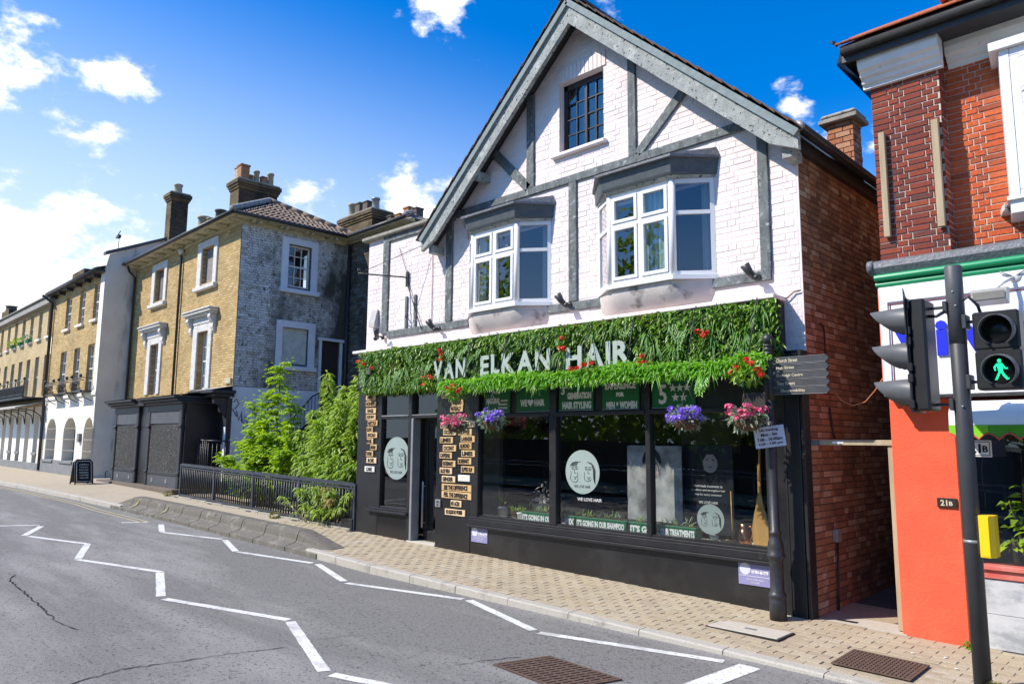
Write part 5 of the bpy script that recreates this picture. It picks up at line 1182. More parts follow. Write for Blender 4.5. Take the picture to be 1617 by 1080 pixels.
for i in range(46): rosette(rng.uniform(-9.0,-3.65), 7.60+rng.normal()*.02, rng.uniform(.79,.90), 16, .12, .014, LEAF_H, hed, .4)
for xx in (-8.85,-8.1,-6.95,-6.15,-5.0,-4.25,-4.4): rosette(xx,7.60,.80,20,.16,.015,LEAF_H,hed,.8)
for j in range(9): trailing(-4.33+random.uniform(-.05,.05),7.60,.76,random.uniform(.18,.27),hed,LEAF_H)
# --- flowers
def petals(cx, cy, cz, r, n, mt, parent, name='flower', flat=.6):
    """a tight head of small five-petal blooms"""
    P = []; D = []; U = []
    for i in range(n):
        d = Vector((random.gauss(0,1),random.gauss(0,1)-.5,random.gauss(0,1)+.35)).normalized(); c = Vector((cx,cy,cz))+Vector((d.x*r,d.y*r,d.z*r*flat))*random.uniform(.75,1.05)
        a = d.orthogonal().normalized(); b = d.cross(a)
        for k in range(5):
            t = 2*math.pi*k/5+random.uniform(-.2,.2); P.append(c); D.append(a*math.cos(t)+b*math.sin(t)+d*.25); U.append(d)
    k = len(P); V, T = leaf_arrays([tuple(p) for p in P], [tuple(p) for p in D], [tuple(p) for p in U], rng.uniform(.016,.026,k), rng.uniform(.016,.022,k), .05, .1)
    return tri_obj(name, V, T, mt, parent)
def foliage_ball(cx, cy, cz, r, n, mt, parent, ln=(.04,.08), flat=.7, name='leaves'):
    d = rdir(n); P = np.array([cx,cy,cz])+d*[r,r,r*flat]*rng.uniform(.5,1,(n,1)); V, T = leaf_arrays(P, d+rdir(n)*.6, rdir(n), rng.uniform(*ln,n), rng.uniform(*ln,n)*.55, .25); return tri_obj(name, V, T, mt, parent, kind='stuff')
def basket(cx, cy, cz, r, label, petmat, leaf, heads, hang):
    t = thing('hanging_basket', label, 'hanging basket', (cx,cy,cz-r*.6), 'hanging baskets under the hedge')
    m = MB(); m.lathe((cx,cy,cz-r*.62), [(r*.15,0),(r*.45,.01),(r*.72,r*.28),(r*.8,r*.6),(r*.76,r*.6)], 16); m.build('bowl', BASKET, t)
    foliage_ball(cx,cy,cz+.02,r*.95,260,leaf,t)
    for i in range(heads):
        a = random.uniform(0,2*math.pi); q = r*math.sqrt(random.random()); petals(cx+q*math.cos(a), cy+q*math.sin(a)*.8-.04, cz+.06+random.uniform(-.08,.08)+.05*(1-q/r), random.uniform(.045,.075), 12, petmat, t)
    m = MB()
    for k in range(3): m.tube([(cx+r*.75*math.cos(k*2.1+.5),cy+r*.75*math.sin(k*2.1+.5),cz),(cx,cy,hang)], .003, 4)
    m.build('chain', IRON, t)
basket(-8.50,7.50,.23,.20,'hanging basket of pink flowers in front of the wooden boards',PET_P,LEAF_S,17,.68)
basket(-7.74,7.50,.27,.20,'hanging basket of violet flowers under the green NATURAL board',PET_V,LEAF_S,17,.68)
basket(-4.52,7.50,.25,.20,'hanging basket of violet flowers under the five stars',PET_V,LEAF_S,20,.68)
basket(-3.78,7.50,.24,.20,'hanging basket of pink flowers beside the fingerpost',PET_P,LEAF_S,15,.68)
m = MB(); m.rbox(-3.80,-3.55,7.47,7.50,.35,.52,b=.008); tag(m.build('hanging_board', mat('dark_board', (.035,.03,.026), rough=.8)), 'dark wooden board hanging above the pink basket by the fingerpost', 'board')
def geranium(cx, cy, cz, label, heads, potc=None, leafn=70, r=.13):
    t = thing('red_geranium', label, 'flowering plant', (cx,cy,cz-.1), 'red geraniums among the foliage')
    foliage_ball(cx,cy,cz-.02,r,leafn,LEAF_W,t,(.05,.085))
    for dx, dz in heads: petals(cx+dx,cy-.07,cz+dz,.038,11,PET_R,t)
    if potc: m = MB(); m.lathe((cx+.04,cy+.02,cz-.18), [(.05,0),(.065,.12),(.07,.12),(.06,.12)], 12); m.build('pot', potc, t)
geranium(-11.42,7.82,1.36,'red geranium with a white pot at the far left end of the foliage',[(-.16,.06),(-.1,.05),(.3,-.09),(.02,.0)],WINWHITE,120,.16)
geranium(-9.22,7.84,1.38,'red geranium trailing above the letter A of VAN',[(-.04,.07),(.0,.0),(-.02,-.08)],None,20,.07)
geranium(-9.55,7.82,.98,'red geranium at the foot of the letter V',[(-.08,.04),(.06,.05),(-.1,-.08),(.12,.02)],None,60,.11)
geranium(-8.55,7.52,.74,'red geranium at the left end of the bright hedge',[(-.14,.04),(.0,.08),(.12,-.02),(.16,.02),(-.05,.02)],None,110,.16)
geranium(-6.62,7.84,1.32,'red geranium between the letter N and the word HAIR',[(-.01,.09),(.02,-.05),(-.05,-.05)],None,24,.07)
geranium(-5.32,7.82,1.00,'red geranium at the right foot of the word HAIR',[(.03,.05),(-.02,-.03),(.06,-.02)],None,40,.08)
geranium(-4.46,7.84,1.24,'red geranium high in the foliage at the right',[(-.04,.06),(.04,.0),(.06,.03)],None,40,.09)
geranium(-3.74,7.46,.76,'red geranium at the right end of the bright hedge',[(-.14,-.02),(-.09,.03),(.03,.11),(.09,.07),(.19,-.05),(.15,-.0)],None,150,.18)
geranium(-6.05,7.58,.97,'red geranium on top of the bright hedge under HAIR',[(-.08,-.03),(.02,.01),(.14,.02),(-.2,-.03)],None,24,.07)
# ================================================================== small fittings on the upper wall
def spot(x, z, label, flip=1):
    t = thing('spotlight', label, 'spotlight', (x,8.17,z), 'black spotlights on the lower beam')
    m = MB(); m.lathe((x,8.168,z), [(.045,0),(.045,-.02),(.02,-.03)], 12, axis='y'); m.build('base', IRON, t)
    m = MB(); m.tube([(x,8.14,z),(x,8.02,z+.02)], .014, 6); m.build('arm', IRON, t)
    m = MB(); m.tube([(x+.02*flip,8.05,z-.03),(x-.02*flip,8.0,z+.04),(x-.06*flip,7.96,z+.13)], [.035,.045,.058], 12); m.build('lamp_body', mat('spot_body', (.05,.05,.052), rough=.4) if 'spot_body' not in MATS else MATS['spot_body'], t)
    m = MB(); m.sphere((x+.05*flip,8.03,z-.03), .042); m.build('knuckle', IRON, t)
spot(-3.92,1.93,'spotlight on the lower beam at the far right of the white wall')
spot(-6.82,1.96,'spotlight between the two bay windows')
spot(-9.76,1.90,'spotlight left of the left bay window')
spot(-11.40,1.90,'spotlight at the far left end of the lower beam',-1)
t = thing('alarm_box', 'pale alarm box on the white wall at the far left', 'alarm box', (-11.70,8.2,2.12)); m = MB(); m.prism([(8.19,2.12),(8.19,2.46),(8.16,2.46),(8.10,2.20),(8.10,2.12)], 'x', -11.79, -11.60); m.build('case', mat('alarm_case', (.52,.49,.47), rough=.5), t)
t = thing('sign_bracket', 'black iron hanging bracket with a curled end and stay wires', 'bracket', (-10.70,8.18,2.9))
m = MB(); m.box(-10.735,-10.675,8.155,8.185,2.78,3.06); m.build('wall_plate', IRON, t)
m = MB(); m.tube([(-10.70,8.17,2.95),(-10.95,7.75,2.96),(-11.15,7.40,2.97)], .014, 6); m.build('arm', IRON, t)
m = MB(); m.tube([(-11.15+.05*math.cos(a)-.05,7.40-.05*math.cos(a)*1.2+.05,3.02+.05*math.sin(a)) for a in [math.pi*(1.5+.22*i) for i in range(7)]], .011, 6); m.build('scroll', IRON, t)
m = MB(); m.tube([(-11.12,7.43,2.98),(-9.95,8.18,3.52)], .006, 5); m.tube([(-10.70,8.16,2.85),(-10.25,8.16,1.95)], .010, 5); m.tube([(-10.70,8.17,3.0),(-10.98,8.18,3.55)], .005, 5); m.build('stay', IRON, t)
m = MB(); m.tube([(-3.70,8.17,1.60),(-3.66,8.15,1.66),(-3.58,8.17,1.64),(-3.50,8.18,1.70),(-3.42,8.18,1.71)], .008, 5); tag(m.build('loose_cable', IRON), 'loose black cable looping over the white wall corner', 'cable')
m = MB(); m.tube([(-3.39,8.62,1.38),(-3.39,8.70,1.36),(-3.39,8.73,1.30),(-3.39,8.73,.85)], .010, 5); tag(m.build('wall_conduit', IRON), 'black conduit running down the shaded alley brick wall', 'conduit')
t = thing('meter_box', 'small grey box with a black pipe low on the alley wall', 'box', (-3.38,8.75,-1.5)); m = MB(); m.rbox(-3.40,-3.34,8.70,8.83,-1.12,-.98,b=.006); m.build('case', METALG, t); m = MB(); m.tube([(-3.37,8.77,-1.12),(-3.37,8.73,-1.6),(-3.37,8.70,-1.86)], .014, 6); m.build('pipe', IRON, t)
m = MB(); m.tube([(-3.38,8.75,.40),(-3.38,8.82,.12),(-3.38,8.86,.05)], .012, 5); tag(m.build('hanging_cable', IRON), 'short black cable on the alley wall above the wooden bar', 'cable')
# alley gate frame
t = thing('alley_gate_frame', 'pale timber bar and post framing the alley entrance', 'gate frame', (-2.6,8.22,-1.87))
m = MB(); m.rbox(-3.30,-2.53,8.20,8.25,-.03,.028,b=.004); m.build('bar', BATTEN, t); m = MB(); m.rbox(-2.605,-2.55,8.22,8.28,-1.86,-.032,b=.004); m.build('post', BATTEN, t); m = MB(); m.rbox(-3.395,-3.305,8.205,8.245,-.03,.022,b=.004); m.build('bracket', PLINTH, t); m = MB(); m.box(-3.16,-3.04,8.197,8.1995,-.015,.012); m.build('label_sticker', WHITEINK, t)
m = MB(); pts = [(-3.06,8.0,.57),(-2.98,8.04,.44),(-2.88,8.08,.385),(-2.76,8.1,.42),(-2.66,8.1,.53),(-2.54,8.12,.72)]; m.tube(pts, .007, 5); tag(m.build('hanging_wire', CABLE), 'orange wire sagging between the fingerpost and orange wall', 'wire')
# ================================================================== the older terrace on the left (its own frame: x = along, y = depth)
XF[0] = ROW
house = thing('derelict_house', 'derelict yellow brick house with peeling window surrounds and a boarded black shopfront', 'house', (-24.8, 9.0, -1.5))
YF, UL, UR = 9.0, -29.3, -20.35
m = MB()
H = [(-27.10,-26.22,4.72,5.84),(-23.05,-22.13,4.76,5.90),(-27.08,-26.28,1.45,3.18),(-23.0,-22.2,1.45,3.22)]
holed(m, ('y',YF), UL, UR, 1.2, 6.30, H, .22); m.build('front_wall', YB, house)
S = [(10.50,11.27,4.55,5.86),(10.42,11.28,2.22,3.30),(11.74,12.40,.6,3.02)]
m = MB(); holed(m, ('x',UR), YF, 12.65, 1.42, 6.28, S, .2); sidew = m.build('side_wall', SIDEM, house)
def sspans(z):
    h = [(s[0]-.22, s[1]+.22) if i < 2 else (s[0]-.05, s[1]+.05) for i, s in enumerate(S) if (s[2]-.12 if i < 2 else s[2]) < z < s[3]+(.2 if i < 2 else .06)]
    return cut(YF+.02, 12.64, h)
lay(sidew, SIDEB, bond(('x',UR), sspans, 1.46, 6.22, course=.0775, length=.222, flemish=True), (0,1,0), (1,0,0), 'weathered_brickwork', depth=.010, jit=.002)
m = MB(); holed(m, ('x',UR+.02), YF-.0, 12.65, -1.7, 1.44, [(11.74,12.40,.6,1.44)], .1); m.quad((UR+.02,YF,-1.7),(UR,YF,-1.7),(UR,YF,1.44),(UR+.02,YF,1.44)); m.quad((UR,YF,1.44),(UR+.02,YF,1.44),(UR+.02,12.65,1.44),(UR,12.65,1.44)); m.build('whitewashed_base', WALLWASH, house)
# graffiti scrawl
m = MB()
for P in ([(9.05,1.0),(9.12,1.1),(9.2,.95),(9.10,.82),(9.02,.80),(9.16,.6)],[(9.14,.75),(9.22,.5),(9.30,.75),(9.30,.45)],[(9.28,.62),(9.36,.40),(9.40,.62),(9.48,.35),(9.50,.55)],[(9.36,.30),(9.50,.10),(9.42,.02),(9.56,-.02)]): m.tube([(UR+.026,a,b) for a, b in P], .014, 5)
m.build('graffiti', mat('purple_spray', (.16,.05,.14), rough=.8), house)
# rear wing
m = MB(); m.quad((UR,12.65,-1.6),(-17.2,12.65,-1.6),(-17.2,12.65,6.28),(UR,12.65,6.28)); m.quad((-17.2,12.65,-1.6),(-17.2,17,-1.6),(-17.2,17,6.28),(-17.2,12.65,6.28)); m.build('rear_wing_wall', brickmat('sooty_wing_brick', [(.12,.10,.06),(.2,.16,.10),(.30,.31,.30),(.15,.12,.08)], (.10,.09,.07), axis='x', dirt=((.05,.045,.035),.7,.42,.65)), house)
m = MB(); m.tube([(UR+.10,12.56,6.2),(UR+.10,12.56,-1.5)], .05, 8); m.build('downpipe', GUTTER, house)
def surround(pl, a0, a1, z0, z1, oa0, oa1, oz0, oz1, mt, parent, d=.05, sill=True):
    m = MB(); pbox(m,pl,oa0,a0,-.02,d,oz0,oz1,b=.01); pbox(m,pl,a1,oa1,-.02,d,oz0,oz1,b=.01); pbox(m,pl,a0,a1,-.02,d-.002,z1,oz1,b=.008)
    o = m.build('window_surround', mt, parent, kind=None)
    if sill: m = MB(); pbox(m,pl,oa0-.05,oa1+.05,-.02,d+.08,oz0-.11,oz0+.02,b=.012); m.build('sill', mt, o)
    return o
def sash(pl, a0, a1, z0, z1, d, cols, rows, parent, fm=WINWHITE, gm=PANE, name='sash_window', broken=()):
    m = MB(); f = .05
    pbox(m,pl,a0,a0+f,d-.05,d,z0,z1); pbox(m,pl,a1-f,a1,d-.05,d,z0,z1); pbox(m,pl,a0+f,a1-f,d-.05,d,z1-f,z1); pbox(m,pl,a0+f,a1-f,d-.05,d,z0,z0+f*1.3)
    zm = (z0+z1)/2; pbox(m,pl,a0+f,a1-f,d-.05,d+.015,zm-.022,zm+.022)
    w = m.build(name, fm, parent)
    for i in range(1, cols): m = MB(); a = a0+f+(a1-a0-2*f)*i/cols; pbox(m,pl,a-.010,a+.010,d-.045,d+.003,z0+f,z1-f); m.build('glazing_bar', fm, w)
    for j in range(1, rows):
        z = z0+(z1-z0)*j/rows
        if abs(z-zm) > .03: m = MB(); pbox(m,pl,a0+f,a1-f,d-.045,d+.002,z-.010,z+.010); m.build('glazing_bar', fm, w)
    k = 0
    for i in range(cols):
        for j in range(rows):
            if (i,j) in broken: continue
            b0 = a0+f+(a1-a0-2*f)*i/cols; b1 = a0+f+(a1-a0-2*f)*(i+1)/cols; c0 = z0+f+(z1-z0-2*f)*j/rows; c1 = z0+f+(z1-z0-2*f)*(j+1)/rows
            t = random.uniform(-.004,.004); m = MB(); m.quad(ppt(pl,b0,d-.03+t,c0),ppt(pl,b1,d-.03-t,c0),ppt(pl,b1,d-.03,c1),ppt(pl,b0,d-.03,c1)); m.build('pane', gm, w)
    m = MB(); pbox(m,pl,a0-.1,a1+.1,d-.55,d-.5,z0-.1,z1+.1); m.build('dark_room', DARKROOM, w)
    return w
pl = ('y',YF); ps = ('x',UR)
for (h, o) in ((H[0],(-27.40,-25.98,4.60,6.06)),(H[1],(-23.36,-21.87,4.64,6.12))):
    s = surround(pl, h[0],h[1],h[2],h[3], o[0],o[1],o[2],o[3], STUCCO_OLD, house)
    m = MB(); pbox(m,pl,h[0],h[1],-.15,-.12,h[2],h[3]); m.build('boarding', mat('pale_boarding', (.30,.27,.25), (.16,.145,.135), rough=.9, scale=14, dirt=((.55,.53,.5),18,.6,.7)) if o[0] > -25 else mat('grey_boarding', (.20,.18,.16), (.11,.10,.09), rough=.9, scale=8), s)
for (h, o) in ((H[2],(-27.40,-26.02,1.45,3.42)),(H[3],(-23.34,-21.93,1.45,3.46))):
    s = surround(pl, h[0],h[1],h[2],h[3], o[0],o[1],o[2],o[3], STUCCO_OLD, house, sill=False)
    sash(pl, h[0], h[1], h[2], h[3], -.16, 2, 4, house)
    c = (o[0]+o[1])/2
    m = MB(); pbox(m,pl,o[0]-.02,o[1]+.02,0,.07,o[3],o[3]+.22,b=.01); pbox(m,pl,c-1.0,c+1.0,0,.20,o[3]+.22,o[3]+.28,b=.01); pbox(m,pl,c-1.04,c+1.04,0,.27,o[3]+.281,o[3]+.36,b=.02); pbox(m,pl,c-1.06,c+1.06,0,.31,o[3]+.361,o[3]+.42,b=.02)
    hood = m.build('window_hood', STUCCO_OLD, house)
    for e in (-1, 1):
        x = c+e*.83; m = MB(); m.prism([(YF-.0,o[3]+.22),(YF-.20,o[3]+.21),(YF-.22,o[3]+.12),(YF-.16,o[3]+.02),(YF-.10,o[3]-.06),(YF-.11,o[3]-.18),(YF-.07,o[3]-.28),(YF,o[3]-.32)], 'x', x-.085, x+.085); m.build('console', STUCCO_OLD, hood)
m = MB(); m.tube([(-24.66,YF-.12,6.15),(-24.66,YF-.07,5.9),(-24.66,YF-.07,1.3)], .042, 8); m.build('downpipe', GUTTER, house)
m = MB(); m.lathe((-24.66,YF-.1,5.98), [(.04,0),(.10,.12),(.10,.16)], 8); m.build('hopper', STUCCO_OLD, house)
m = MB(); m.tube([(-29.1,YF-.35,6.3),(-29.1,YF-.3,6.1),(-29.15,YF-.07,5.9),(-29.15,YF-.07,1.3)], .042, 8); m.build('downpipe', GUTTER, house)
m = MB(); pbox(m,pl,-20.78,-20.40,0,.06,1.53,1.69,b=.01); m.build('air_vent', EAVES, house)
# side windows
s = surround(ps, S[0][0],S[0][1],S[0][2],S[0][3], 10.28,11.49,4.46,6.05, WALLWASH, house); sash(ps, S[0][0], S[0][1], S[0][2], S[0][3], -.12, 3, 4, house, broken=((1,2),(2,0)))
s = surround(ps, S[1][0],S[1][1],S[1][2],S[1][3], 10.22,11.50,2.12,3.50, WALLWASH, house)
m = MB(); pbox(m,ps,S[1][0],S[1][1],-.12,-.09,S[1][2],S[1][3]); m.build('whitened_board', mat('whitened_board', (.60,.63,.58), (.42,.46,.40), rough=.85, scale=5, dirt=((.22,.25,.21),4,.56,.8)), s)
m = MB(); pbox(m,ps,11.66,11.75,-.02,.03,.6,3.02); pbox(m,ps,12.39,12.48,-.02,.03,.6,3.02); pbox(m,ps,11.60,12.56,-.02,.06,3.02,3.10); m.build('door_frame', WALLWASH, house)
m = MB(); pbox(m,ps,11.75,12.39,-.14,-.1,.6,3.02); m.build('door', mat('dark_old_door', (.03,.026,.024), rough=.6), house)
# eaves: soffit, brackets, gutter, roof
ev = MB(); ev.box(UL,-19.97,8.56,9.0,6.29,6.33); ev.box(UR,-19.97,9.0,12.62,6.291,6.331); ev.box(UL,UR+.03,8.94,9.0,6.16,6.289); ev.box(UR,UR+.06,8.94,12.65,6.17,6.289); ev.build('soffit', EAVES, house)
k = 0
x = -28.9
while x < -20.2:
    for e in (-.09,.09): m = MB(); m.rbox(x+e-.045,x+e+.045,8.66,8.95,6.215,6.288,b=.01); m.build('eaves_bracket', EAVES, house)
    x += .85
y = 9.35
while y < 12.6:
    for e in (-.09,.09): m = MB(); m.rbox(UR+.06,-20.05,y+e-.045,y+e+.045,6.215,6.288,b=.01); m.build('eaves_bracket', EAVES, house)
    y += .85
m = MB(); m.tube([(UL,8.54,6.36),(-19.93,8.54,6.36)], .06, 8); m.tube([(-19.93,8.54,6.36),(-19.93,12.6,6.36)], .06, 8); m.build('gutter', GUTTER, house)
ap = (-22.0,10.6,7.58); c0 = (-19.93,8.52,6.38); c1 = (-19.93,12.66,6.38)
m = MB(); m.add([(UL,8.52,6.38),c0,ap,(UL,10.6,7.58),c1,(UL,12.66,6.38)], [(0,1,2,3),(1,4,2),(4,5,3,2)]); m.build('roof', PANTILE, house)
# pantiles on the hip end seen from the street
V = []; F = []
def tile_quad(p, a, n_, w, l, up):
    o = len(V); d = up
    for e, h in ((-.5,.012),(-.25,.042),(0,.022),(.25,.006),(.5,.016)):
        for t in (0,1): q = p+a*(e*w)+d*(t*l)+n_*(h+(.02 if t == 0 else 0)); V.append(q)
    for i in range(4): F.append((o+2*i,o+2*i+2,o+2*i+3,o+2*i+1))
A = Vector((0,1,0)); mid = Vector((-19.93,10.6,6.38)); upv = (Vector(ap)-mid); SL = upv.length; upv.normalize(); nn = A.cross(upv)
if nn.z < 0: nn = -nn
rows = 15
for r in range(rows):
    s = SL*r/rows; half = 2.06*(1-r/rows)+.04; n = int(2*half/.165)
    for i in range(n): tile_quad(mid+upv*(s-.02)+A*(-half+(i+.5)*2*half/n), A, nn, 2*half/n, SL/rows*1.12, upv)
x = XF[0]; obj_from('pantiles', [x @ v for v in V], F, PANTILE, house, kind='stuff')
for (p, q) in ((c0, ap), (c1, ap)):
    p = Vector(p); q = Vector(q); n = 8
    for i in range(n):
        a = p+(q-p)*(i/n); b = p+(q-p)*((i+1.05)/n); m = MB(); m.tube([a+Vector((0,0,.045)), b+Vector((0,0,.06))], [.10,.085], 8); m.build('ridge_tile', RIDGE if p.y < 10 else PANTILE, house)
# rear wing roof
m = MB(); m.add([(UR-.5,12.3,6.40),(-16.9,12.3,6.40),(-18.6,13.8,7.15),(UR-1,13.8,7.15),(-16.9,17,6.4)], [(0,1,2,3),(1,4,2)]); m.build('rear_roof', PANTILE, house)
V.clear(); F.clear()
A = Vector((1,0,0)); upv = Vector((0,1.5,.75)).normalized(); nn = Vector((0,-.75,1.5)).normalized()
for r in range(8):
    for i in range(22): tile_quad(Vector((-20.3+i*.165+.1-r*.0,12.3+.0,6.40))+upv*(r*.2)+A*0, A, nn, .165, .23, upv) if -20.3+i*.165 < -16.95-r*.20 else None
obj_from('pantiles', [x @ v for v in V], F, PANTILE, house, kind='stuff')
m = MB(); m.box(UR,-16.9,12.28,12.65,6.29,6.34); m.build('soffit', EAVES, house); m = MB(); m.tube([(UR,12.26,6.37),(-16.9,12.26,6.37)], .055, 8); m.build('gutter', GUTTER, house)
for (p, q) in (((-16.9,12.3,6.40),(-18.6,13.8,7.15)),):
    p = Vector(p); q = Vector(q)
    for i in range(7): a = p+(q-p)*(i/7); b = p+(q-p)*((i+1.05)/7); m = MB(); m.tube([a+Vector((0,0,.04)),b+Vector((0,0,.05))],[.10,.085],8); m.build('ridge_tile', RIDGE, house)
# chimney stacks
def stack(name_label, u0, u1, v0, v1, z0, z1, pots, corb=True, bm=None):
    t = thing('chimney', name_label, 'chimney', ((u0+u1)/2,(v0+v1)/2,z0))
    m = MB(); m.quad((u0,v0,z0),(u1,v0,z0),(u1,v0,z1),(u0,v0,z1)); m.build('stack', bm or SOOTB, t)
    m = MB(); m.quad((u1,v0,z0),(u1,v1,z0),(u1,v1,z1),(u1,v0,z1)); m.quad((u1,v1,z0),(u0,v1,z0),(u0,v1,z1),(u1,v1,z1)); m.quad((u0,v1,z0),(u0,v0,z0),(u0,v0,z1),(u0,v1,z1)); m.quad((u0,v0,z1),(u1,v0,z1),(u1,v1,z1),(u0,v1,z1)); m.build('stack_side', SOOTB_SHADED, t)
    if corb:
        for i, (e, h0, h1) in enumerate(((.035,-.30,-.22),(.07,-.218,-.14),(.105,-.138,.0),(.06,.002,.06))):
            m = MB(); m.rbox(u0-e,u1+e,v0-e,v1+e,z1+h0,z1+h1,b=.008); m.build('corbel', SOOTB if i < 3 else CONC, t)
    for (pu, pv, r, h, mt, sq) in pots:
        m = MB(); zz = z1+.03
        if sq: m.rbox(pu-r,pu+r,pv-r,pv+r,zz,zz+h*.88,b=.02); m.rbox(pu-r*1.15,pu+r*1.15,pv-r*1.15,pv+r*1.15,zz+h*.88,zz+h,b=.015)
        else: m.lathe((pu,pv,zz), [(r*1.1,0),(r,h*.12),(r*.92,h*.85),(r*1.12,h*.88),(r*1.12,h),(r*.8,h),(r*.8,h*.9)], 14)
        m.build('chimney_pot', mt, t)
    return t
stack('sooty brick chimney with six mixed pots over the yellow house', -23.65,-22.98,10.0,11.35,7.0,8.45,[(-23.45,10.2,.13,.52,POT_B,True),(-23.2,10.22,.15,.55,POT_T,True),(-23.3,10.52,.09,.30,POT_T,False),(-23.3,10.72,.10,.50,POT_B,False),(-23.25,10.95,.10,.34,POT_T,True),(-23.25,11.2,.11,.52,POT_B,False)])
stack('tall thin brick chimney with one round pot on the party wall', -29.5,-28.98,9.98,10.62,7.2,9.42,[(-29.25,10.3,.15,.42,POT_B,False)])
stack('low brick chimney behind the ridge with three buff pots', -32.2,-29.6,12.0,12.6,7.0,8.85,[(-31.6,12.3,.26,.62,POT_B,False),(-30.9,12.3,.16,.42,POT_B,False),(-29.9,12.3,.22,.55,POT_D,False)], False)
stack('wide sooty chimney with four pots behind the rear wing', -23.25,-21.2,14.0,14.8,6.2,7.95,[(-22.95,14.3,.15,.60,POT_B,False),(-22.4,14.3,.16,.50,POT_D,True),(-21.9,14.3,.16,.45,POT_D,True),(-21.45,14.3,.14,.48,METALG,False)])
stack('lower chimney with four square pots beside the white wall', -21.1,-19.1,14.3,14.9,6.2,7.25,[(-20.85,14.6,.16,.45,POT_D,True),(-20.35,14.6,.15,.42,POT_T,True),(-19.85,14.6,.15,.55,POT_T,True),(-19.4,14.6,.15,.42,POT_D,True)])
# black shop bay built out in front
bayu0, bayu1, VB = -26.95, -21.05, 7.95
m = MB(); m.box(bayu0,bayu1+.02,VB+.08,9.0,-1.5,1.12); m.build('shop_bay', SATIN_BLACK, house)
for (a0, a1) in ((-26.92,-24.62),(-23.80,-21.12)):
    m = MB(); m.rbox(a0+.22,a1-.22,VB+.035,VB+.075,-.98,.36,b=.004); m.build('boarding', BOARDING, house)
    m = MB(); m.rbox(a0,a0+.2,VB,VB+.09,-1.40,.95,b=.02); m.build('pilaster', BLACK_OLD, house); m = MB(); m.rbox(a1-.2,a1,VB,VB+.09,-1.40,.95,b=.02); m.build('pilaster', BLACK_OLD, house)
    m = MB(); m.rbox(a0+.2,a1-.2,VB+.015,VB+.09,-1.08,-.98,b=.01); m.build('sill_rail', BLACK_OLD, house)
    m = MB(); m.rbox(a0+.2,a1-.2,VB+.03,VB+.085,-1.40,-1.082,b=.006); m.build('stallriser', mat('faded_stallriser', (.075,.08,.09), (.055,.06,.07), rough=.6, scale=5) if 'faded_stallriser' not in MATS else MATS['faded_stallriser'], house)
    m = MB(); m.rbox(a0+.2,a1-.2,VB+.02,VB+.085,.40,.74,b=.006); m.build('fascia_panel', FASCIA_G, house)
    m = MB(); m.rbox(a0,a1,VB+.0,VB+.09,.745,.95,b=.006); m.build('frieze', BLACK_OLD, house)
    for a in (a0+.1, a1-.1):
        m = MB(); m.rbox(a-.13,a+.13,VB-.04,VB+.05,.28,.37,b=.02); m.build('pilaster_cap', BLACK_OLD, house); m = MB(); m.rbox(a-.12,a+.12,VB-.03,VB+.05,-1.05,-.95,b=.02); m.build('pilaster_block', BLACK_OLD, house)
    for q in range(2): m = MB(); m.rbox(a0+.55+q*1.1,a0+.70+q*1.1,VB+.018,VB+.031,-1.30,-1.18,b=.004); m.build('floor_vent', PLINTH, house)
    A0, A1 = (a0-.22, a1+.16)
    m = MB()
    for (z0, z1, d) in ((.951,1.02,.10),(1.021,1.09,.20),(1.091,1.17,.30)): m.rbox(A0,A1,VB-d,9.0 if z1 < 1.1 else 8.6,z0,z1,b=.02)
    m.build('cornice', BLACK_OLD, house)
    m = MB(); m.add([(A0,VB-.32,1.171),(A1,VB-.32,1.171),(A1,9.0,1.36),(A0,9.0,1.36)], [(0,1,2,3)]); m.build('lead_roof', LEAD, house)
m = MB(); m.rbox(-24.6,-23.82,VB+.45,VB+.5,-1.4,.9,b=.004); m.build('recess_door', SATIN_BLACK, house)
m = MB(); m.rbox(-24.6,-23.82,VB-.12,9.0,.951,1.16,b=.01); m.build('cornice', BLACK_OLD, house)
# entrance recess right of the bay
m = MB(); m.box(-21.03,-20.55,8.95,9.0,-1.5,1.2); m.box(-21.03,UR,9.3,9.35,-1.5,1.2); m.build('entrance_recess', SATIN_BLACK, house)
m = MB(); m.rbox(-20.62,-20.33,8.86,9.02,-1.5,1.12,b=.01); m.build('end_pilaster', BLACK_OLD, house)
m = MB(); m.rbox(-20.44,-20.31,8.84,8.86,-1.2,.30,b=.006); m.build('blue_white_strip', WALLWASH, house)
m = MB(); m.rbox(-21.9,-20.2,8.45,9.02,1.13,1.22,b=.02); m.rbox(-21.9,-20.12,8.35,9.02,1.221,1.32,b=.02); m.build('entrance_cornice', BLACK_OLD, house)
m = MB(); m.add([(-21.9,8.34,1.321),(-20.1,8.34,1.321),(-20.15,9.0,1.46),(-21.9,9.0,1.46)], [(0,1,2,3)]); m.build('entrance_lead_roof', mat('pale_lead', (.36,.36,.37), (.26,.26,.27), rough=.6, scale=9), house)
m = MB(); m.prism([(9.0,1.12),(8.5,1.12),(8.52,.95),(8.68,.9),(8.70,.72),(8.85,.62),(8.87,.45),(9.0,.4)], 'x', -20.52, -20.36); m.build('scroll_bracket', BLACK_OLD, house)
m = MB(); m.rbox(-27.6,-20.9,7.72,9.0,-1.62,-1.40,b=.015); m.build('step_platform', mat('brown_step', (.16,.125,.10), (.11,.09,.075), rough=.9, scale=5), house)
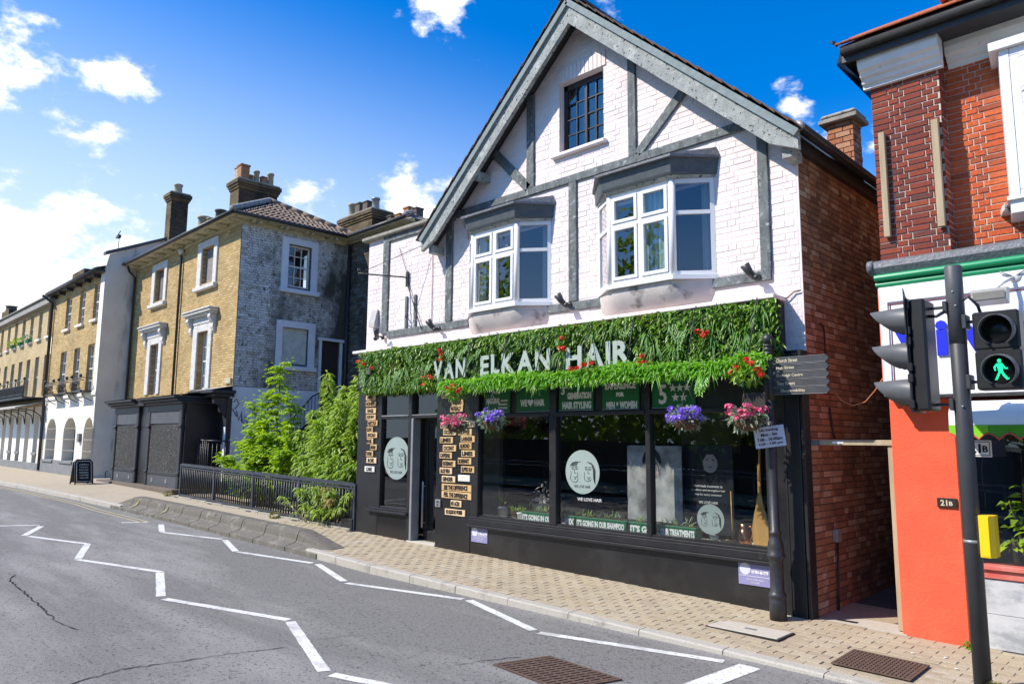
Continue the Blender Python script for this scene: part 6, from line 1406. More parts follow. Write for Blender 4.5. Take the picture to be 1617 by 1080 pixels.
# steps with an iron balustrade at the entrance
t = thing('entrance_balustrade', 'small ornate black iron balustrade at the boarded house entrance', 'balustrade', (-21,8.3,-1.5))
P = [(-22.1,8.4,-.72),(-21.35,8.4,-.12),(-21.1,8.4,-.05),(-20.45,8.4,-.08)]
m = MB(); m.tube(P, .022, 6); m.tube([(-20.45,8.4,-.08),(-20.2,8.9,-.08)], .022, 6); m.build('handrail', IRON, t)
m = MB(); m.tube([(a,b,c-.2) for a,b,c in P], .012, 5); m.build('lower_rail', IRON, t)
for i in range(14):
    f = i/13; x_ = -22.05+f*1.6; zt = (-.72+(x_+22.1)*.8 if x_ < -21.35 else -.09); m = MB(); m.tube([(x_,8.4,-1.5),(x_,8.4,zt)], .011, 5); m.build('baluster', IRON, t)
for i in range(5): m = MB(); y_ = 8.45+i*.1; m.tube([(-20.43+.05*i,y_,-1.5),(-20.43+.05*i,y_,-.08)], .011, 5); m.build('baluster', IRON, t)
for sx in (-.09,.09): m = MB(); m.tube([(-21.0+sx,8.395,-.25),(-21.0+sx*.3,8.395,-.5),(-21.0+sx,8.395,-.75)], .010, 5); m.build('scroll', IRON, t)
# stair up to the side door
t = thing('iron_stair', 'dark iron stair with railings climbing to the side door', 'stair', (-19.8,10.8,-1.5))
n = 12
for i in range(n):
    f = (i+.5)/n; y_ = 9.5+f*2.2; z_ = -1.5+f*2.1; m = MB(); m.rbox(-20.3,-19.55,y_-.1,y_+.12,z_-.03,z_,b=.005); m.build('tread', IRON, t)
for xx in (-20.31,-19.55): m = MB(); m.beam((xx,9.4,-1.55),(xx,11.7,.62), .03, .22); m.build('stringer', IRON, t)
m = MB(); m.tube([(-19.55,9.4,-.62),(-19.55,11.05,1.22),(-19.55,11.7,1.55),(-19.55,12.6,1.55)], .022, 6); m.build('handrail', IRON, t)
m = MB(); m.tube([(-19.55,9.4,-.95),(-19.55,11.7,1.15)], .014, 6); m.build('handrail', IRON, t)
for i in range(22): f = i/21; y_ = 9.4+f*2.3; zt = -.62+(y_-9.4)*1.115 if y_ < 11.05 else 1.22+(y_-11.05)*.5; m = MB(); m.tube([(-19.55,y_,-1.5+f*2.1),(-19.55,y_,zt)], .011, 5); m.build('baluster', IRON, t)
m = MB(); m.rbox(-20.33,-19.4,11.7,12.65,.52,.6,b=.01); m.build('landing', CONC, t)
# ------------------------------------------------------------------ cream stucco building
VW = 8.0; pw = ('y',VW)
st = thing('stucco_building', 'yellow brick building with a cream stucco ground floor and arched openings', 'building', (-32.8,8.0,-1.45))
up = [(-34.42,-33.62,4.34,5.68),(-32.50,-31.72,4.34,5.70),(-30.62,-29.96,4.34,5.72)]; lo1 = [(-34.60,-33.74,1.62,3.43),(-32.66,-31.85,1.62,3.43),(-30.84,-30.04,1.62,3.43)]
m = MB(); holed(m, pw, -36.35, -29.3, 1.55, 6.05, up+lo1, .16); m.build('brick_front', YB, st)
ar = [(-35.85,-34.35),(-33.25,-31.55),(-30.55,-29.4)]
def arch_wall(m, pl, a0, a1, z0, z1, arches, zs, reveal):
    # wall with round-headed openings: openings (a0,a1) springing at zs, base z0
    edges = [a0]+[e for a in arches for e in (a[0],a[1])]+[a1]
    for i in range(0, len(edges), 2): m.quad(ppt(pl,edges[i],0,z0),ppt(pl,edges[i+1],0,z0),ppt(pl,edges[i+1],0,z1),ppt(pl,edges[i],0,z1))
    for (b0, b1) in arches:
        c = (b0+b1)/2; r = (b1-b0)/2; n = 12; pts = [(c-r*math.cos(math.pi*k/n), zs+min(r,.62)*math.sin(math.pi*k/n)) for k in range(n+1)]
        for k in range(n): m.quad(ppt(pl,pts[k][0],0,pts[k][1]),ppt(pl,pts[k+1][0],0,pts[k+1][1]),ppt(pl,pts[k+1][0],0,z1),ppt(pl,pts[k][0],0,z1))
        q = [(b0,z0)]+pts+[(b1,z0)]
        for k in range(len(q)-1): m.quad(ppt(pl,q[k][0],0,q[k][1]),ppt(pl,q[k+1][0],0,q[k+1][1]),ppt(pl,q[k+1][0],-reveal,q[k+1][1]),ppt(pl,q[k][0],-reveal,q[k][1]))
m = MB(); arch_wall(m, pw, -36.35, -29.3, -.92, 1.55, ar, .12, .45); m.build('stucco_front', STUCCO, st)
for z in (-.52,-.1,.32,.72): m = MB(); pbox(m,pw,-36.33,-29.32,-.001,.0015,z-.008,z+.008); m.build('joint_line', mat('stucco_joint', (.45,.41,.34), rough=.9) if 'stucco_joint' not in MATS else MATS['stucco_joint'], st)
m = MB(); pbox(m,pw,-36.35,-29.3,-.3,.05,-1.6,-.925,b=.01); m.build('plinth', PLINTH, st)
m = MB(); pbox(m,pw,-36.35,-29.28,0,.06,1.5,1.62,b=.01); m.build('string_course', STUCCO_W, st)
for i, (a0, a1) in enumerate(ar[:2]):
    m = MB(); pbox(m,pw,a0+.02,a1-.02,-.43,-.38,-.92,.74); w = m.build('arched_window', mat('grey_glazing', (.16,.175,.18), rough=.25) if 'grey_glazing' not in MATS else MATS['grey_glazing'], st)
    m = MB(); c = (a0+a1)/2; pbox(m,pw,c-.03,c+.03,-.38,-.35,-.9,.72); m.build('mullion', WINWHITE, w)
    m = MB(); pbox(m,pw,a0-.06,a1+.06,-.4,.10,-1.02,-.918,b=.01); m.build('sill', PLINTH, w)
m = MB(); pbox(m,pw,ar[2][0],ar[2][1],-.46,-.42,-1.5,.74); m.build('arched_door', mat('tan_door', (.36,.29,.19), rough=.6), st)
m = MB(); pbox(m,pw,-30.98,-30.72,.0,.10,-.2,.12); m.build('wall_box', PLINTH, st)
for (h, z) in ((up,4.34),(lo1,1.62)):
    for a in h: sash(pw, a[0], a[1], a[2], a[3], -.10, 2, 4, st, gm=PANE)
    if z > 4:
        for a in h: m = MB(); pbox(m,pw,a[0]-.07,a[1]+.07,0,.10,z-.10,z-.0,b=.01); m.build('sill', STUCCO_W, st)
m = MB(); m.tube([(-36.3,VW-.5,6.0),(-36.3,VW-.1,5.7),(-36.3,VW-.08,-1.4)], .06, 8); m.build('downpipe', GUTTER, st)
m = MB(); m.box(-36.4,-29.3,7.72,8.0,5.98,6.03); m.build('soffit', GUTTER, st); m = MB(); m.tube([(-36.45,7.68,6.06),(-29.25,7.68,6.06)], .07, 8); m.build('gutter', GUTTER, st)
x = -36
while x < -29.4: m = MB(); m.rbox(x-.05,x+.05,7.75,8.0,5.86,5.979,b=.01); m.build('eaves_bracket', GUTTER, st); x += 1.2
m = MB(); m.add([(-36.4,7.6,6.10),(-29.3,7.6,6.10),(-29.3,10.6,7.2),(-36.4,10.6,7.2)], [(0,1,2,3)]); m.build('roof', SLATE, st)
# iron balconettes with their bolted lattice shadows cast for real on the stucco
def balconet(a0, a1, parent, name='balcony'):
    b = MB(); pbox(b,pw,a0-.06,a1+.06,0,.42,1.63,1.68); o = b.build(name, IRON, parent)
    for z in (1.72, 2.12): m = MB(); pbox(m,pw,a0-.05,a1+.05,.38,.41,z,z+.03); m.build('rail', IRON, o)
    n = 7
    for i in range(n+1): m = MB(); a = a0-.04+(a1-a0+.08)*i/n; m.tube([ppt(pw,a,.395,1.68),ppt(pw,a,.47,1.84),ppt(pw,a,.395,2.13)], .012, 5); m.build('baluster', IRON, o)
    for e in (a0-.05,a1+.05): m = MB(); m.tube([ppt(pw,e,0,2.12),ppt(pw,e,.4,2.14)], .014, 5); m.tube([ppt(pw,e,.0,1.3),ppt(pw,e,.22,1.4),ppt(pw,e,.38,1.63)], .016, 5); m.sphere(ppt(pw,e,.42,2.2), .06, 8, 6); m.build('bracket', IRON, o)
    for i in range(4): m = MB(); c = a0+(a1-a0)*(i+.5)/4; m.tube([ppt(pw,c+.08*math.cos(q),.41,1.92+.12*math.sin(q)) for q in [k*math.pi/4 for k in range(9)]], .009, 5); m.build('scroll', IRON, o)
for a in lo1: balconet(a[0]-.12, a[1]+.12, st)
# end wall in grey render rising to the party chimney
m = MB(); m.add([(-29.28,7.96,-1.6),(-29.28,10.7,-1.6),(-29.28,10.7,7.93),(-29.28,8.05,6.66),(-29.28,7.96,6.2)], [(0,1,2,3,4)]); m.build('end_wall', RENDER_G, st)
m = MB(); m.quad((-29.75,7.955,1.5),(-29.28,7.955,1.5),(-29.28,7.955,6.45),(-29.75,7.955,6.45)); m.build('end_pier', STUCCO_W, st)
m = MB(); m.prism([(7.9,6.62),(10.72,7.93),(10.72,8.02),(7.9,6.74)], 'x', -29.5, -29.2); m.build('coping', SLATE, st)
t = thing('tv_aerial', 'small television aerial on a thin pole above the end wall', 'aerial', (-31.7,9,6.6)); m = MB(); m.tube([(-31.7,9,6.5),(-31.72,9,8.0)], .022, 5); m.build('pole', METALG, t); m = MB(); m.tube([(-32.1,9,8.0),(-31.2,8.9,8.1)], .018, 5); m.box(-31.85,-31.6,8.95,9.05,7.93,8.05); m.build('antenna', IRON, t)
# ------------------------------------------------------------------ far terrace
ft = thing('far_terrace', 'long pale brick terrace with a first floor balcony and white piers at the far left', 'terrace', (-46,8,-1.45))
F0, F1 = -58.0, -36.42; sp = 1.62
c2 = [F1-.55-sp*i for i in range(13)]
up = [(c-.32,c+.32,4.34,5.64) for c in c2]; lo2 = [(c-.36,c+.36,1.75,3.55) for c in c2]
m = MB(); holed(m, pw, F0, F1, 1.3, 5.72, up+lo2, .18); m.build('brick_front', YB2, ft)
for a in up+lo2: sash(pw, a[0], a[1], a[2], a[3], -.11, 2, 2 if a[2] < 3 else 4, ft)
for a in up: m = MB(); pbox(m,pw,a[0]-.06,a[1]+.06,0,.10,4.25,4.34,b=.01); m.build('sill', STUCCO_W, ft)
m = MB(); pbox(m,pw,F0,F1,-.3,.22,5.72,6.02,b=.02); m.build('parapet', mat('grey_parapet', (.34,.32,.28), (.25,.235,.205), rough=.9, scale=2), ft); m = MB(); pbox(m,pw,F0,F1,-.3,.30,6.021,6.08,b=.01); m.build('coping', CONC, ft)
m = MB(); m.quad((F0,8.1,6.0),(F1,8.1,6.0),(F1,11,7.0),(F0,11,7.0)); m.build('roof', SLATE, ft)
m = MB(); pbox(m,pw,F0,F1,-.75,-.7,-1.5,1.3); m.build('recessed_front', STUCCO, ft)
m = MB(); pbox(m,pw,F0,F1,-.3,.0,.95,1.3); m.build('beam', STUCCO_W, ft); m = MB(); pbox(m,pw,F0,F1,-.6,.03,-1.6,-1.12,b=.01); m.build('plinth', PLINTH, ft)
i = 0; x = F1
while x > F0:
    m = MB(); pbox(m,pw,x-.82,x,-.5,0,-1.12,.95); m.build('pier', STUCCO_W, ft)
    if i % 3 != 1: m = MB(); pbox(m,pw,x-1.62,x-.8,-.4,.05,-.80,-.68,b=.01); m.build('window_ledge', PLINTH, ft)
    x -= 1.62; i += 1
m = MB(); m.add([(F0,6.95,1.22),(F1-.2,6.95,1.22),(F1-.2,8.0,1.52),(F0,8.0,1.52),(F0,6.95,1.16),(F1-.2,6.95,1.16),(F1-.2,8.0,1.46),(F0,8.0,1.46)], [(0,1,2,3),(7,6,5,4),(0,4,5,1),(1,5,6,2)]); m.build('canopy_roof', mat('pale_canopy', (.42,.40,.35), (.33,.315,.28), rough=.8), ft)
for i in range(14):
    x = F1-.3-1.5*i; m = MB(); m.tube([(x,7.97,.55),(x,7.9,.9),(x,7.6,1.1),(x,7.1,1.16)], .022, 5); m.tube([(x,7.97,.55),(x,7.97,1.3)], .02, 5); m.build('canopy_bracket', IRON, ft)
bl = MB(); pbox(bl,pw,F0,F1-.1,0,.85,1.60,1.66); bo = bl.build('balcony', IRON, ft)
for z in (1.75, 2.12, 2.3): m = MB(); pbox(m,pw,F0,F1-.1,.80,.84,z,z+.03); m.build('rail', IRON, bo)
m = MB(); x = F0
while x < F1-.1: pbox(m,pw,x-.012,x+.012,.81,.83,1.66,2.14); x += .11
m.build('balusters', IRON, bo, kind='stuff')
for i in range(12): m = MB(); x = F1-.15-1.62*i; m.tube([ppt(pw,x,.82,1.66),ppt(pw,x,.82,2.4)], .03, 6); m.sphere(ppt(pw,x,.82,2.42), .06, 8, 6); m.build('post', IRON, bo)
for i, (cx) in enumerate((c2[2],c2[3],c2[4])):
    tt = thing('window_box', ['white flowering window box, right one of three on the far terrace','green window box, middle of three on the far terrace','green window box, left one of three on the far terrace'][i], 'window box', (cx,7.9,4.34), 'window boxes on the far terrace')
    m = MB(); m.rbox(cx-.3,cx+.3,7.82,7.97,4.345,4.48,b=.01); m.build('trough', PLANTER, tt); w = XF[0] @ Vector((cx,7.9,4.55)); foliage_ball(w.x,w.y,w.z,.24,160,LEAF_S if i == 0 else LEAF_B,tt,(.06,.12),.6)
stack('low broad brick chimney on the stucco building roof', -39.0,-37.1,9.2,9.8,6.0,7.6,[], False)
stack('distant low chimney at the far left edge of the terrace', -54.6,-52.6,9.2,9.9,6.2,7.6,[(-53.6,9.5,.3,.3,POT_D,False)], False)
# a-board
t = thing('a_board', 'black chalk a board with a pale frame on the pavement', 'a board', (-26.4,6.98,pz(-26.4,7.45)))
zb0 = pz(-26.4,7.45)
for s in (-1, 1):
    def PT(a, h, o): return (-26.42+s*(.22*(1-h)+.03)+o*s, 6.98+a*.8, zb0+.74*h)
    m = MB(); vs = [PT(a,h,o) for o in (0,.03) for a,h in ((-.29,.06),(.29,.06),(.29,.90),(.22,1.0),(-.22,1.0),(-.29,.90))]; m.add(vs, [(0,1,2,3,4,5),(11,10,9,8,7,6)]+[(i,(i+1)%6,6+(i+1)%6,6+i) for i in range(6)]); m.build('panel', GLOSS_BLACK, t)
    fr_ = [PT(a,h,.02) for a,h in ((-.31,.0),(-.31,.90),(-.23,1.02),(.23,1.02),(.31,.90),(.31,.0))]; m = MB(); m.tube(fr_, .022, 6); m.build('frame', IRON, t)
    m = MB(); m.tube([PT(a,h,.034) for a,h in ((-.26,.12),(-.26,.88),(-.2,.96),(.2,.96),(.26,.88),(.26,.12),(-.26,.12))], .010, 5); m.build('pale_border', WINWHITE, t)
m = MB()
for i in range(6): put_text(m, ['OPEN','TODAY','FOOD','DRINKS','COFFEE','WELCOME'][i], PT(0,.82-i*.11,.032), (0,1,0), (-.22,0,.74), .1, width=.25, height=.045, extrude=.001)
m.build('chalk_lettering', CREAMINK, t)
m = MB(); m.tube([(-29.0,8.4,-1.45),(-28.8,8.35,-1.18),(-28.2,8.3,-1.15),(-27.7,8.3,-1.3),(-27.55,8.3,-1.45)], .02, 6); tag(m.build('bent_rail', IRON), 'low bent black rail at the foot of the grey end wall', 'rail')
XF[0] = Matrix.Identity(4)
# ================================================================== street railing and shrubs in front of the side yard
rl = thing('street_railing', 'long blue black iron railing in panels along the pavement', 'railing', (-16,8.05,-1.6))
RX = [-20.05+2.02*i for i in range(5)]
for i, x in enumerate(RX):
    z0 = pz(x,8.05); m = MB(); m.rbox(x-.035,x+.035,8.02,8.08,z0-.02,z0+.86,b=.006); m.rbox(x-.09,x+.09,7.93,8.12,z0-.01,z0+.012,b=.004); m.build('post', RAIL_BLUE, rl)
for i in range(4):
    xa, xb = RX[i]+.036, RX[i+1]-.036; za, zb_ = pz(xa,8.05), pz(xb,8.05)
    for h, r in ((.845,.034),(.77,.016),(.07,.022)): m = MB(); m.beam((xa,8.05,za+h),(xb,8.05,zb_+h), .05, r*2 if r > .02 else .03); m.build('rail', RAIL_BLUE, rl)
    n = 18
    for k in range(n):
        x = xa+(xb-xa)*(k+.5)/n; z0 = pz(x,8.05); m = MB(); m.tube([(x,8.05,z0+.07),(x,8.05,z0+.77)], .016, 6); m.build('baluster', IRON, rl)
        m = MB(); m.tube([(x-.045,8.05,z0+.78),(x,8.05,z0+.825),(x+.045,8.05,z0+.78)], .008, 4); m.build('arch', RAIL_BLUE, rl)
m = MB(); m.rbox(-12.35,-11.97,8.0,8.3,-1.9,-1.48,b=.01); tag(m.build('black_plinth_block', SATIN_BLACK), 'low black block at the end of the railing beside the salon', 'plinth')

kb = thing('railing_kerb', 'low concrete kerb under the blue black railing', 'kerb', (-16,8.1,-1.7))
for i in range(9):
    xa = -20.1+i*.9; m = MB(); zc = pz(xa+.45,8.1); m.rbox(xa+.005,xa+.895,7.97,8.18,zc-.1,zc+.035,b=.01); m.build('kerb_block', CONC, kb)
yd = MB(); yd.quad((-20.3,8.2,-1.72),(-12.05,8.2,-1.85),(-12.05,16,-1.85),(-20.3,16,-1.72)); yd.build('yard', mat('shaded_yard_floor', (.022,.02,.017), rough=1), kind='structure')  # near-black floor colour carries the shade of the yard
m = MB(); m.box(-19,-12.1,12.7,12.9,-1.8,.6); tag(m.build('yard_wall', SOOTB), 'dark brick wall at the back of the overgrown yard', 'wall')
def shrub(label, name, base, stems, leafm, n, ln, wd, droop, barkm=BARK, compound=False, cat='shrub', group=None):
    t = thing(name, label, cat, base, group)
    Pall = []; Dall = []; m = MB()
    tot = sum(s[3] for s in stems)
    for (tip, side, r, wgt) in stems:
        b = Vector(base)+Vector((random.uniform(-.25,.25),random.uniform(-.15,.15),0)); tp = Vector(tip); mid = (b+tp)/2+Vector((side,random.uniform(-.1,.1),.2))
        pts = [b*(1-f)**2+mid*(2*f*(1-f))+tp*f*f for f in [i/9 for i in range(10)]]
        m.tube(pts, [.022*(1-.85*i/9)+.003 for i in range(10)], 5)
        k = int(n*wgt/tot)
        f = rng.uniform(.18,1,k)**.75
        for q in f:
            p = b*(1-q)**2+mid*(2*q*(1-q))+tp*q*q; rr = r*(1.05-q*.75); a = random.uniform(0,6.28); o = Vector((math.cos(a),math.sin(a)*.8,random.uniform(-.25,.5))).normalized(); s = rr*random.uniform(.1,1)
            if compound:
                L_ = .26*random.uniform(.7,1.2); o2 = (o+Vector((0,0,.25))).normalized(); c = p+o*s*.5; sd = o2.cross(Vector((0,0,1))).normalized()
                for j in range(6):
                    for e in (-1,1): Pall.append(c+o2*(L_*j/6)+Vector((0,0,-.02*j*j*.15))); Dall.append(o2*.5+sd*e+Vector((0,0,-.25)))
                Pall.append(c+o2*L_); Dall.append(o2)
            else: Pall.append(p+o*s); Dall.append(o*.9+Vector((random.gauss(0,.4),random.gauss(0,.4),-.15)))
    m.build('stems', barkm, t)
    k = len(Pall); P = np.array([tuple(p) for p in Pall]); D = np.array([tuple(p) for p in Dall]); U = np.tile([0,-.3,1.],(k,1))+rng.normal(size=(k,3))*.35
    V, T = leaf_arrays(P, D, U, ln*rng.uniform(.65,1.2,k), wd*rng.uniform(.7,1.2,k), droop, .22); tri_obj('foliage', V, T, leafm, t, kind='stuff'); return t
shrub('tall lime green sapling with feathery leaves behind the railing','lime_sapling',(-16.7,8.75,-1.7),
  [((-16.35,8.75,1.80),.1,.30,1.2),((-16.75,8.7,1.15),-.1,.40,1.4),((-15.85,8.85,1.0),.2,.38,1.2),((-17.45,8.7,.92),-.3,.33,1.0),((-15.6,8.7,.3),.4,.40,1.1),((-17.9,8.75,-.05),-.2,.45,1.2),((-18.7,8.6,-.5),-.4,.42,1.1),((-17.2,8.5,.2),0,.5,1.4),((-16.3,8.5,.1),0,.5,1.4),((-15.4,8.5,-.3),.2,.5,1.2),((-16.9,8.4,-.5),0,.6,1.2),((-18.3,8.45,-.75),-.2,.45,1.0)], LEAF_T, 900, .12, .056, .3, compound=True, cat='tree')
shrub('big dense buddleia shrub filling the corner beside the salon','buddleia_shrub',(-13.6,8.8,-1.7),
  [((-12.3,8.35,.75),.1,.3,1.2),((-12.9,8.3,.75),0,.45,1.6),((-13.7,8.3,.35),0,.5,1.6),((-14.15,8.7,1.42),-.1,.24,.8),((-12.95,8.7,1.30),.1,.24,.8),((-13.4,8.7,1.1),0,.34,1.1),((-12.6,8.65,.95),.2,.32,1),((-13.9,8.7,.75),0,.42,1.3),((-14.75,8.75,.62),-.2,.35,1.0),((-15.3,8.75,.15),-.4,.36,1.0),((-12.55,8.5,.3),.2,.40,1.2),((-13.2,8.5,.3),0,.55,1.7),((-14.2,8.5,.0),0,.55,1.6),((-13.0,8.45,-.3),.1,.55,1.6),((-14.8,8.5,-.4),-.2,.5,1.3),((-12.5,8.4,-.5),.1,.4,1.1),((-13.7,8.4,-.6),0,.5,1.3),((-15.6,8.6,-.35),-.3,.4,1.0),((-13.6,9.4,.6),0,.6,1.2),((-14.6,9.2,.2),0,.6,1.2),((-12.6,9.2,.5),0,.5,1.0)], LEAF_B, 11500, .155, .052, .35)
shrub('trailing buddleia growth spilling through the right end of the railing','trailing_growth',(-13.2,8.12,-1.75),
  [((-13.75,7.88,-1.0),-.2,.22,1),((-13.1,7.85,-.95),0,.25,1.2),((-12.6,7.88,-1.0),.2,.22,1.2),((-12.3,7.95,-1.3),.2,.18,.8),((-13.5,7.86,-1.35),-.1,.22,1),((-12.9,7.84,-1.4),0,.22,1),((-12.05,7.98,-1.0),.1,.13,.6),((-14.5,7.92,-1.2),-.3,.10,.25)], LEAF_B, 900, .13, .034, .5)
shrub('dry yellowing stems hanging through the end of the railing','dry_stems',(-12.75,8.1,-1.7),[((-12.7,7.84,-.95),0,.16,1),((-12.45,7.85,-1.15),0,.14,1),((-12.95,7.85,-1.1),0,.12,.6)], LEAF_D, 150, .11, .03, .6, cat='plant')
for i, (x, y, lb) in enumerate(((-14.6,7.86,'small yellow green weed at the foot of the railing'),(-20.6,7.95,'small weed on the step left of the railing'))):
    t = thing('weed', lb, 'weed', (x,y,pz(x,y))); foliage_ball(x,y,pz(x,y)+.05,.11,70,LEAF_M,t,(.04,.08),.5)
# ================================================================== the red brick shop on the right
RY = 8.15; rs = thing('red_brick_shop', 'red brick shop with a green moulding, white sign and orange rendered pier', 'shop building', (-1.5,8.4,-1.88))
XR = 3.2
# orange rendered pier with rounded edges
m = MB(); m.rbox(-2.545,-1.955,RY,8.75,-1.93,.50,b=.012); m.build('rendered_pier', ORANGE, rs)
m = MB(); m.quad((-2.543,8.6,-1.95),(-2.543,16,-1.95),(-2.543,16,3.9),(-2.543,8.6,3.9)); m.build('alley_side_wall', ALLEYB, rs)
m = MB(); m.box(-2.55,-2.505,8.02,8.6,.50,1.60); m.build('edge_trim', ORANGE, rs)
# maroon sheet whose colour stands in for the shadow under the sign
m = MB(); m.box(-1.96,XR,8.17,8.2,.36,.52); m.build('sign_shade_band', MAROON, rs)
# brick pier and recessed wall above
m = MB(); m.box(-2.535,-1.885,RY+.01,8.75,1.80,4.1); pier = m.build('brick_pier', PALE_MORTAR, rs)
lay(pier, RUBB, bond(('y',RY+.01), lambda z: [(-2.54,-1.88)], 1.83, 4.02, course=.0645, length=.205, joint=.0105, flemish=True, head=.097), (1,0,0), (0,-1,0), 'pier_brickwork', depth=.010)
lay(pier, RUBB, bond(('x',-1.885), lambda z: [(RY+.005,8.35)], 1.83, 4.02, course=.0645, length=.205, joint=.0105, flemish=True, head=.097), (0,1,0), (1,0,0), 'pier_brickwork', depth=.006)
m = MB(); m.quad((-1.885,8.36,1.8),(XR,8.36,1.8),(XR,8.36,4.1),(-1.885,8.36,4.1)); rw = m.build('brick_wall', PALE_MORTAR, rs)
lay(rw, ORB, bond(('y',8.36), lambda z: [(-1.875,-1.40)] if 2.16 < z < 4.0 else [(-1.875,.6)], 1.83, 4.02, course=.0645, length=.205, joint=.0105, flemish=True, head=.097), (1,0,0), (0,-1,0), 'wall_brickwork', depth=.010)
# cornice: white moulding, black soffit, gutter, red tiles
def along(name, prof, mt, x0, x1, bk):
    m = MB(); m.prism(prof, 'x', x0, x1); m.build(name, mt, rs)
CP = [(0,3.80),(-.05,3.80),(-.05,3.84),(-.085,3.85),(-.10,3.895),(-.135,3.91),(-.15,3.95),(-.19,3.975),(-.21,4.04),(-.21,4.10),(0,4.10)]
along('white_cornice', [(RY+a,b) for a,b in CP], CORN, -2.60, -1.83, 0)
along('white_cornice', [(8.42+a,b+.002) for a,b in CP], CORN, -1.832, XR, 0)
m = MB(); m.box(-2.74,XR,7.90,8.5,4.105,4.13); m.build('soffit', GUTTER, rs)
m = MB(); m.rbox(-2.74,XR,7.885,7.925,4.07,4.17,b=.008); m.build('fascia_board', GUTTER, rs); m = MB(); m.tube([(-2.72,7.845,4.19),(XR,7.845,4.19)], .052, 10); m.build('gutter', GUTTER, rs)
m = MB(); m.add([(-2.78,7.86,4.06),(-2.75,7.88,4.20),(-2.75,9.2,5.05),(-2.78,9.2,4.3)], [(0,1,2,3)]); m.add([(-2.78,7.86,4.06),(-2.55,8.2,3.70),(-2.55,9.2,3.9),(-2.78,9.2,4.3)], [(0,1,2,3)]); m.build('roof_side_board', GUTTER, rs)
m = MB(); m.tube([(-2.74,7.80,4.24),(-2.78,7.76,4.28),(-2.81,7.80,4.32),(-2.77,7.83,4.31)], .012, 6); m.build('eaves_finial', GUTTER, rs)
sl = Vector((0,.867,.498)).normalized(); nn = Vector((0,-.498,.867)).normalized()
tm = MB(); tm.rbox(-.082,.082,-.13,.13,-.008,.008,b=.003); me = bpy.data.meshes.new('roof_tile'); me.from_pydata(tm.v, [], tm.f); me.materials.append(REDTILE)
for r in range(8):
    for k in range(20):
        p = Vector((-2.68+k*.168+(.084 if r % 2 else 0),7.82,4.255))+sl*(r*.13+.08)+nn*.012
        link('roof_tile', me, p, rs, rot=(math.atan2(sl.z,sl.y)-.07+random.uniform(-.01,.01),0,random.uniform(-.01,.01)))
m = MB(); m.add([(-2.76,7.82,4.235),(XR,7.82,4.235),(XR,11.0,6.062),(-2.76,11.0,6.062)], [(0,1,2,3)]); m.build('roof_slope', REDTILE, rs)
t = thing('dormer_tiles', 'red clay tiled cheek of a dormer above the right hand gutter', 'dormer', (-1.55,8.3,4.6)); m = MB(); m.rbox(-1.88,-.6,8.3,9.2,4.66,4.72,b=.01); m.rbox(-1.86,-.6,8.33,9.2,4.725,4.80,b=.01); m.rbox(-1.80,-.6,8.38,9.2,4.40,4.655,b=.01); m.build('tile_course', REDTILE, t)
# white oriel window, mostly cut by the picture's edge
m = MB()
BW = [(-1.415,8.42),(-1.33,7.98),(-.2,7.98),(-.1,8.42)]
m.prism(BW, 'z', 2.12, 2.24); m.prism([(a-.02 if i < 2 else a+.02,b-.03 if 0 < i < 3 else b) for i,(a,b) in enumerate(BW)], 'z', 2.2405, 2.275); bw = m.build('oriel_window', UPVC, rs)
m = MB(); m.prism([(-1.47,8.42),(-1.40,7.93),(-.15,7.93),(-.05,8.42)], 'z', 3.72, 3.80); m.build('head', UPVC, bw)
m = MB(); m.prism([(-1.415,8.42),(-1.33,7.98),(-1.25,7.98),(-1.29,8.42)], 'z', 2.276, 3.719); m.build('corner_post', UPVC, bw)
m = MB()
for q in ((-1.249,-.3,2.277,2.33),(-1.249,-.3,3.64,3.718),(-1.249,-1.17,2.331,3.639),(-1.169,-.3,3.20,3.26)): m.rbox(q[0],q[1],7.985,8.03,q[2],q[3],b=.006)
m.build('frame', UPVC, bw)
m = MB()
for q in ((-1.168,-.4,3.262,3.30),(-1.168,-.4,3.60,3.638),(-1.168,-1.12,3.301,3.599),(-1.168,-.4,2.332,2.38),(-1.168,-.4,3.15,3.198),(-1.168,-1.12,2.381,3.149)): m.rbox(q[0],q[1],7.97,8.02,q[2],q[3],b=.006)
m.build('casement', UPVC, bw)
m = MB(); m.quad((-1.119,8.0,3.3),(-.4,8.0,3.3),(-.4,8.0,3.6),(-1.119,8.0,3.6)); m.build('pane', GLASS, bw); m = MB(); m.quad((-1.119,8.0,2.38),(-.4,8.0,2.38),(-.4,8.0,3.15),(-1.119,8.0,3.15)); m.build('pane', GLASS, bw)
m = MB(); m.box(-1.3,-.2,8.5,8.55,2.2,3.75); m.build('room_back', CURTAIN, bw)
m = MB(); m.prism([(-1.50,8.42),(-1.44,8.20),(-1.40,8.10),(-1.36,8.42)], 'z', 2.20, 2.26); m.build('sill_end', STUCCO_OLD, bw)
# lead roof strip and green moulding over the sign
m = MB(); m.prism([(8.42,1.93),(7.95,1.855),(7.90,1.83),(7.89,1.77),(7.93,1.70),(8.42,1.70)], 'x', -2.58, XR); m.build('lead_strip', LEAD, rs)
m = MB(); m.lathe((-2.60,7.94,1.79), [(.07,0),(.075,.04),(.06,.06)], 12, axis='x'); m.build('lead_roll_end', LEAD, rs)
GP = [(8.12,1.70),(7.90,1.70)]+[(7.90-.035*math.sin(a),1.665+.035*math.cos(a)) for a in [math.pi*k/6 for k in range(7)]]+[(7.93,1.628)]+[(7.93-.03*math.sin(a),1.597+.03*math.cos(a)) for a in [math.pi*k/6 for k in range(7)]]+[(7.97,1.56),(8.12,1.56)]
m = MB(); m.prism(GP, 'x', -2.53, XR); m.build('green_moulding', GREENP, rs)
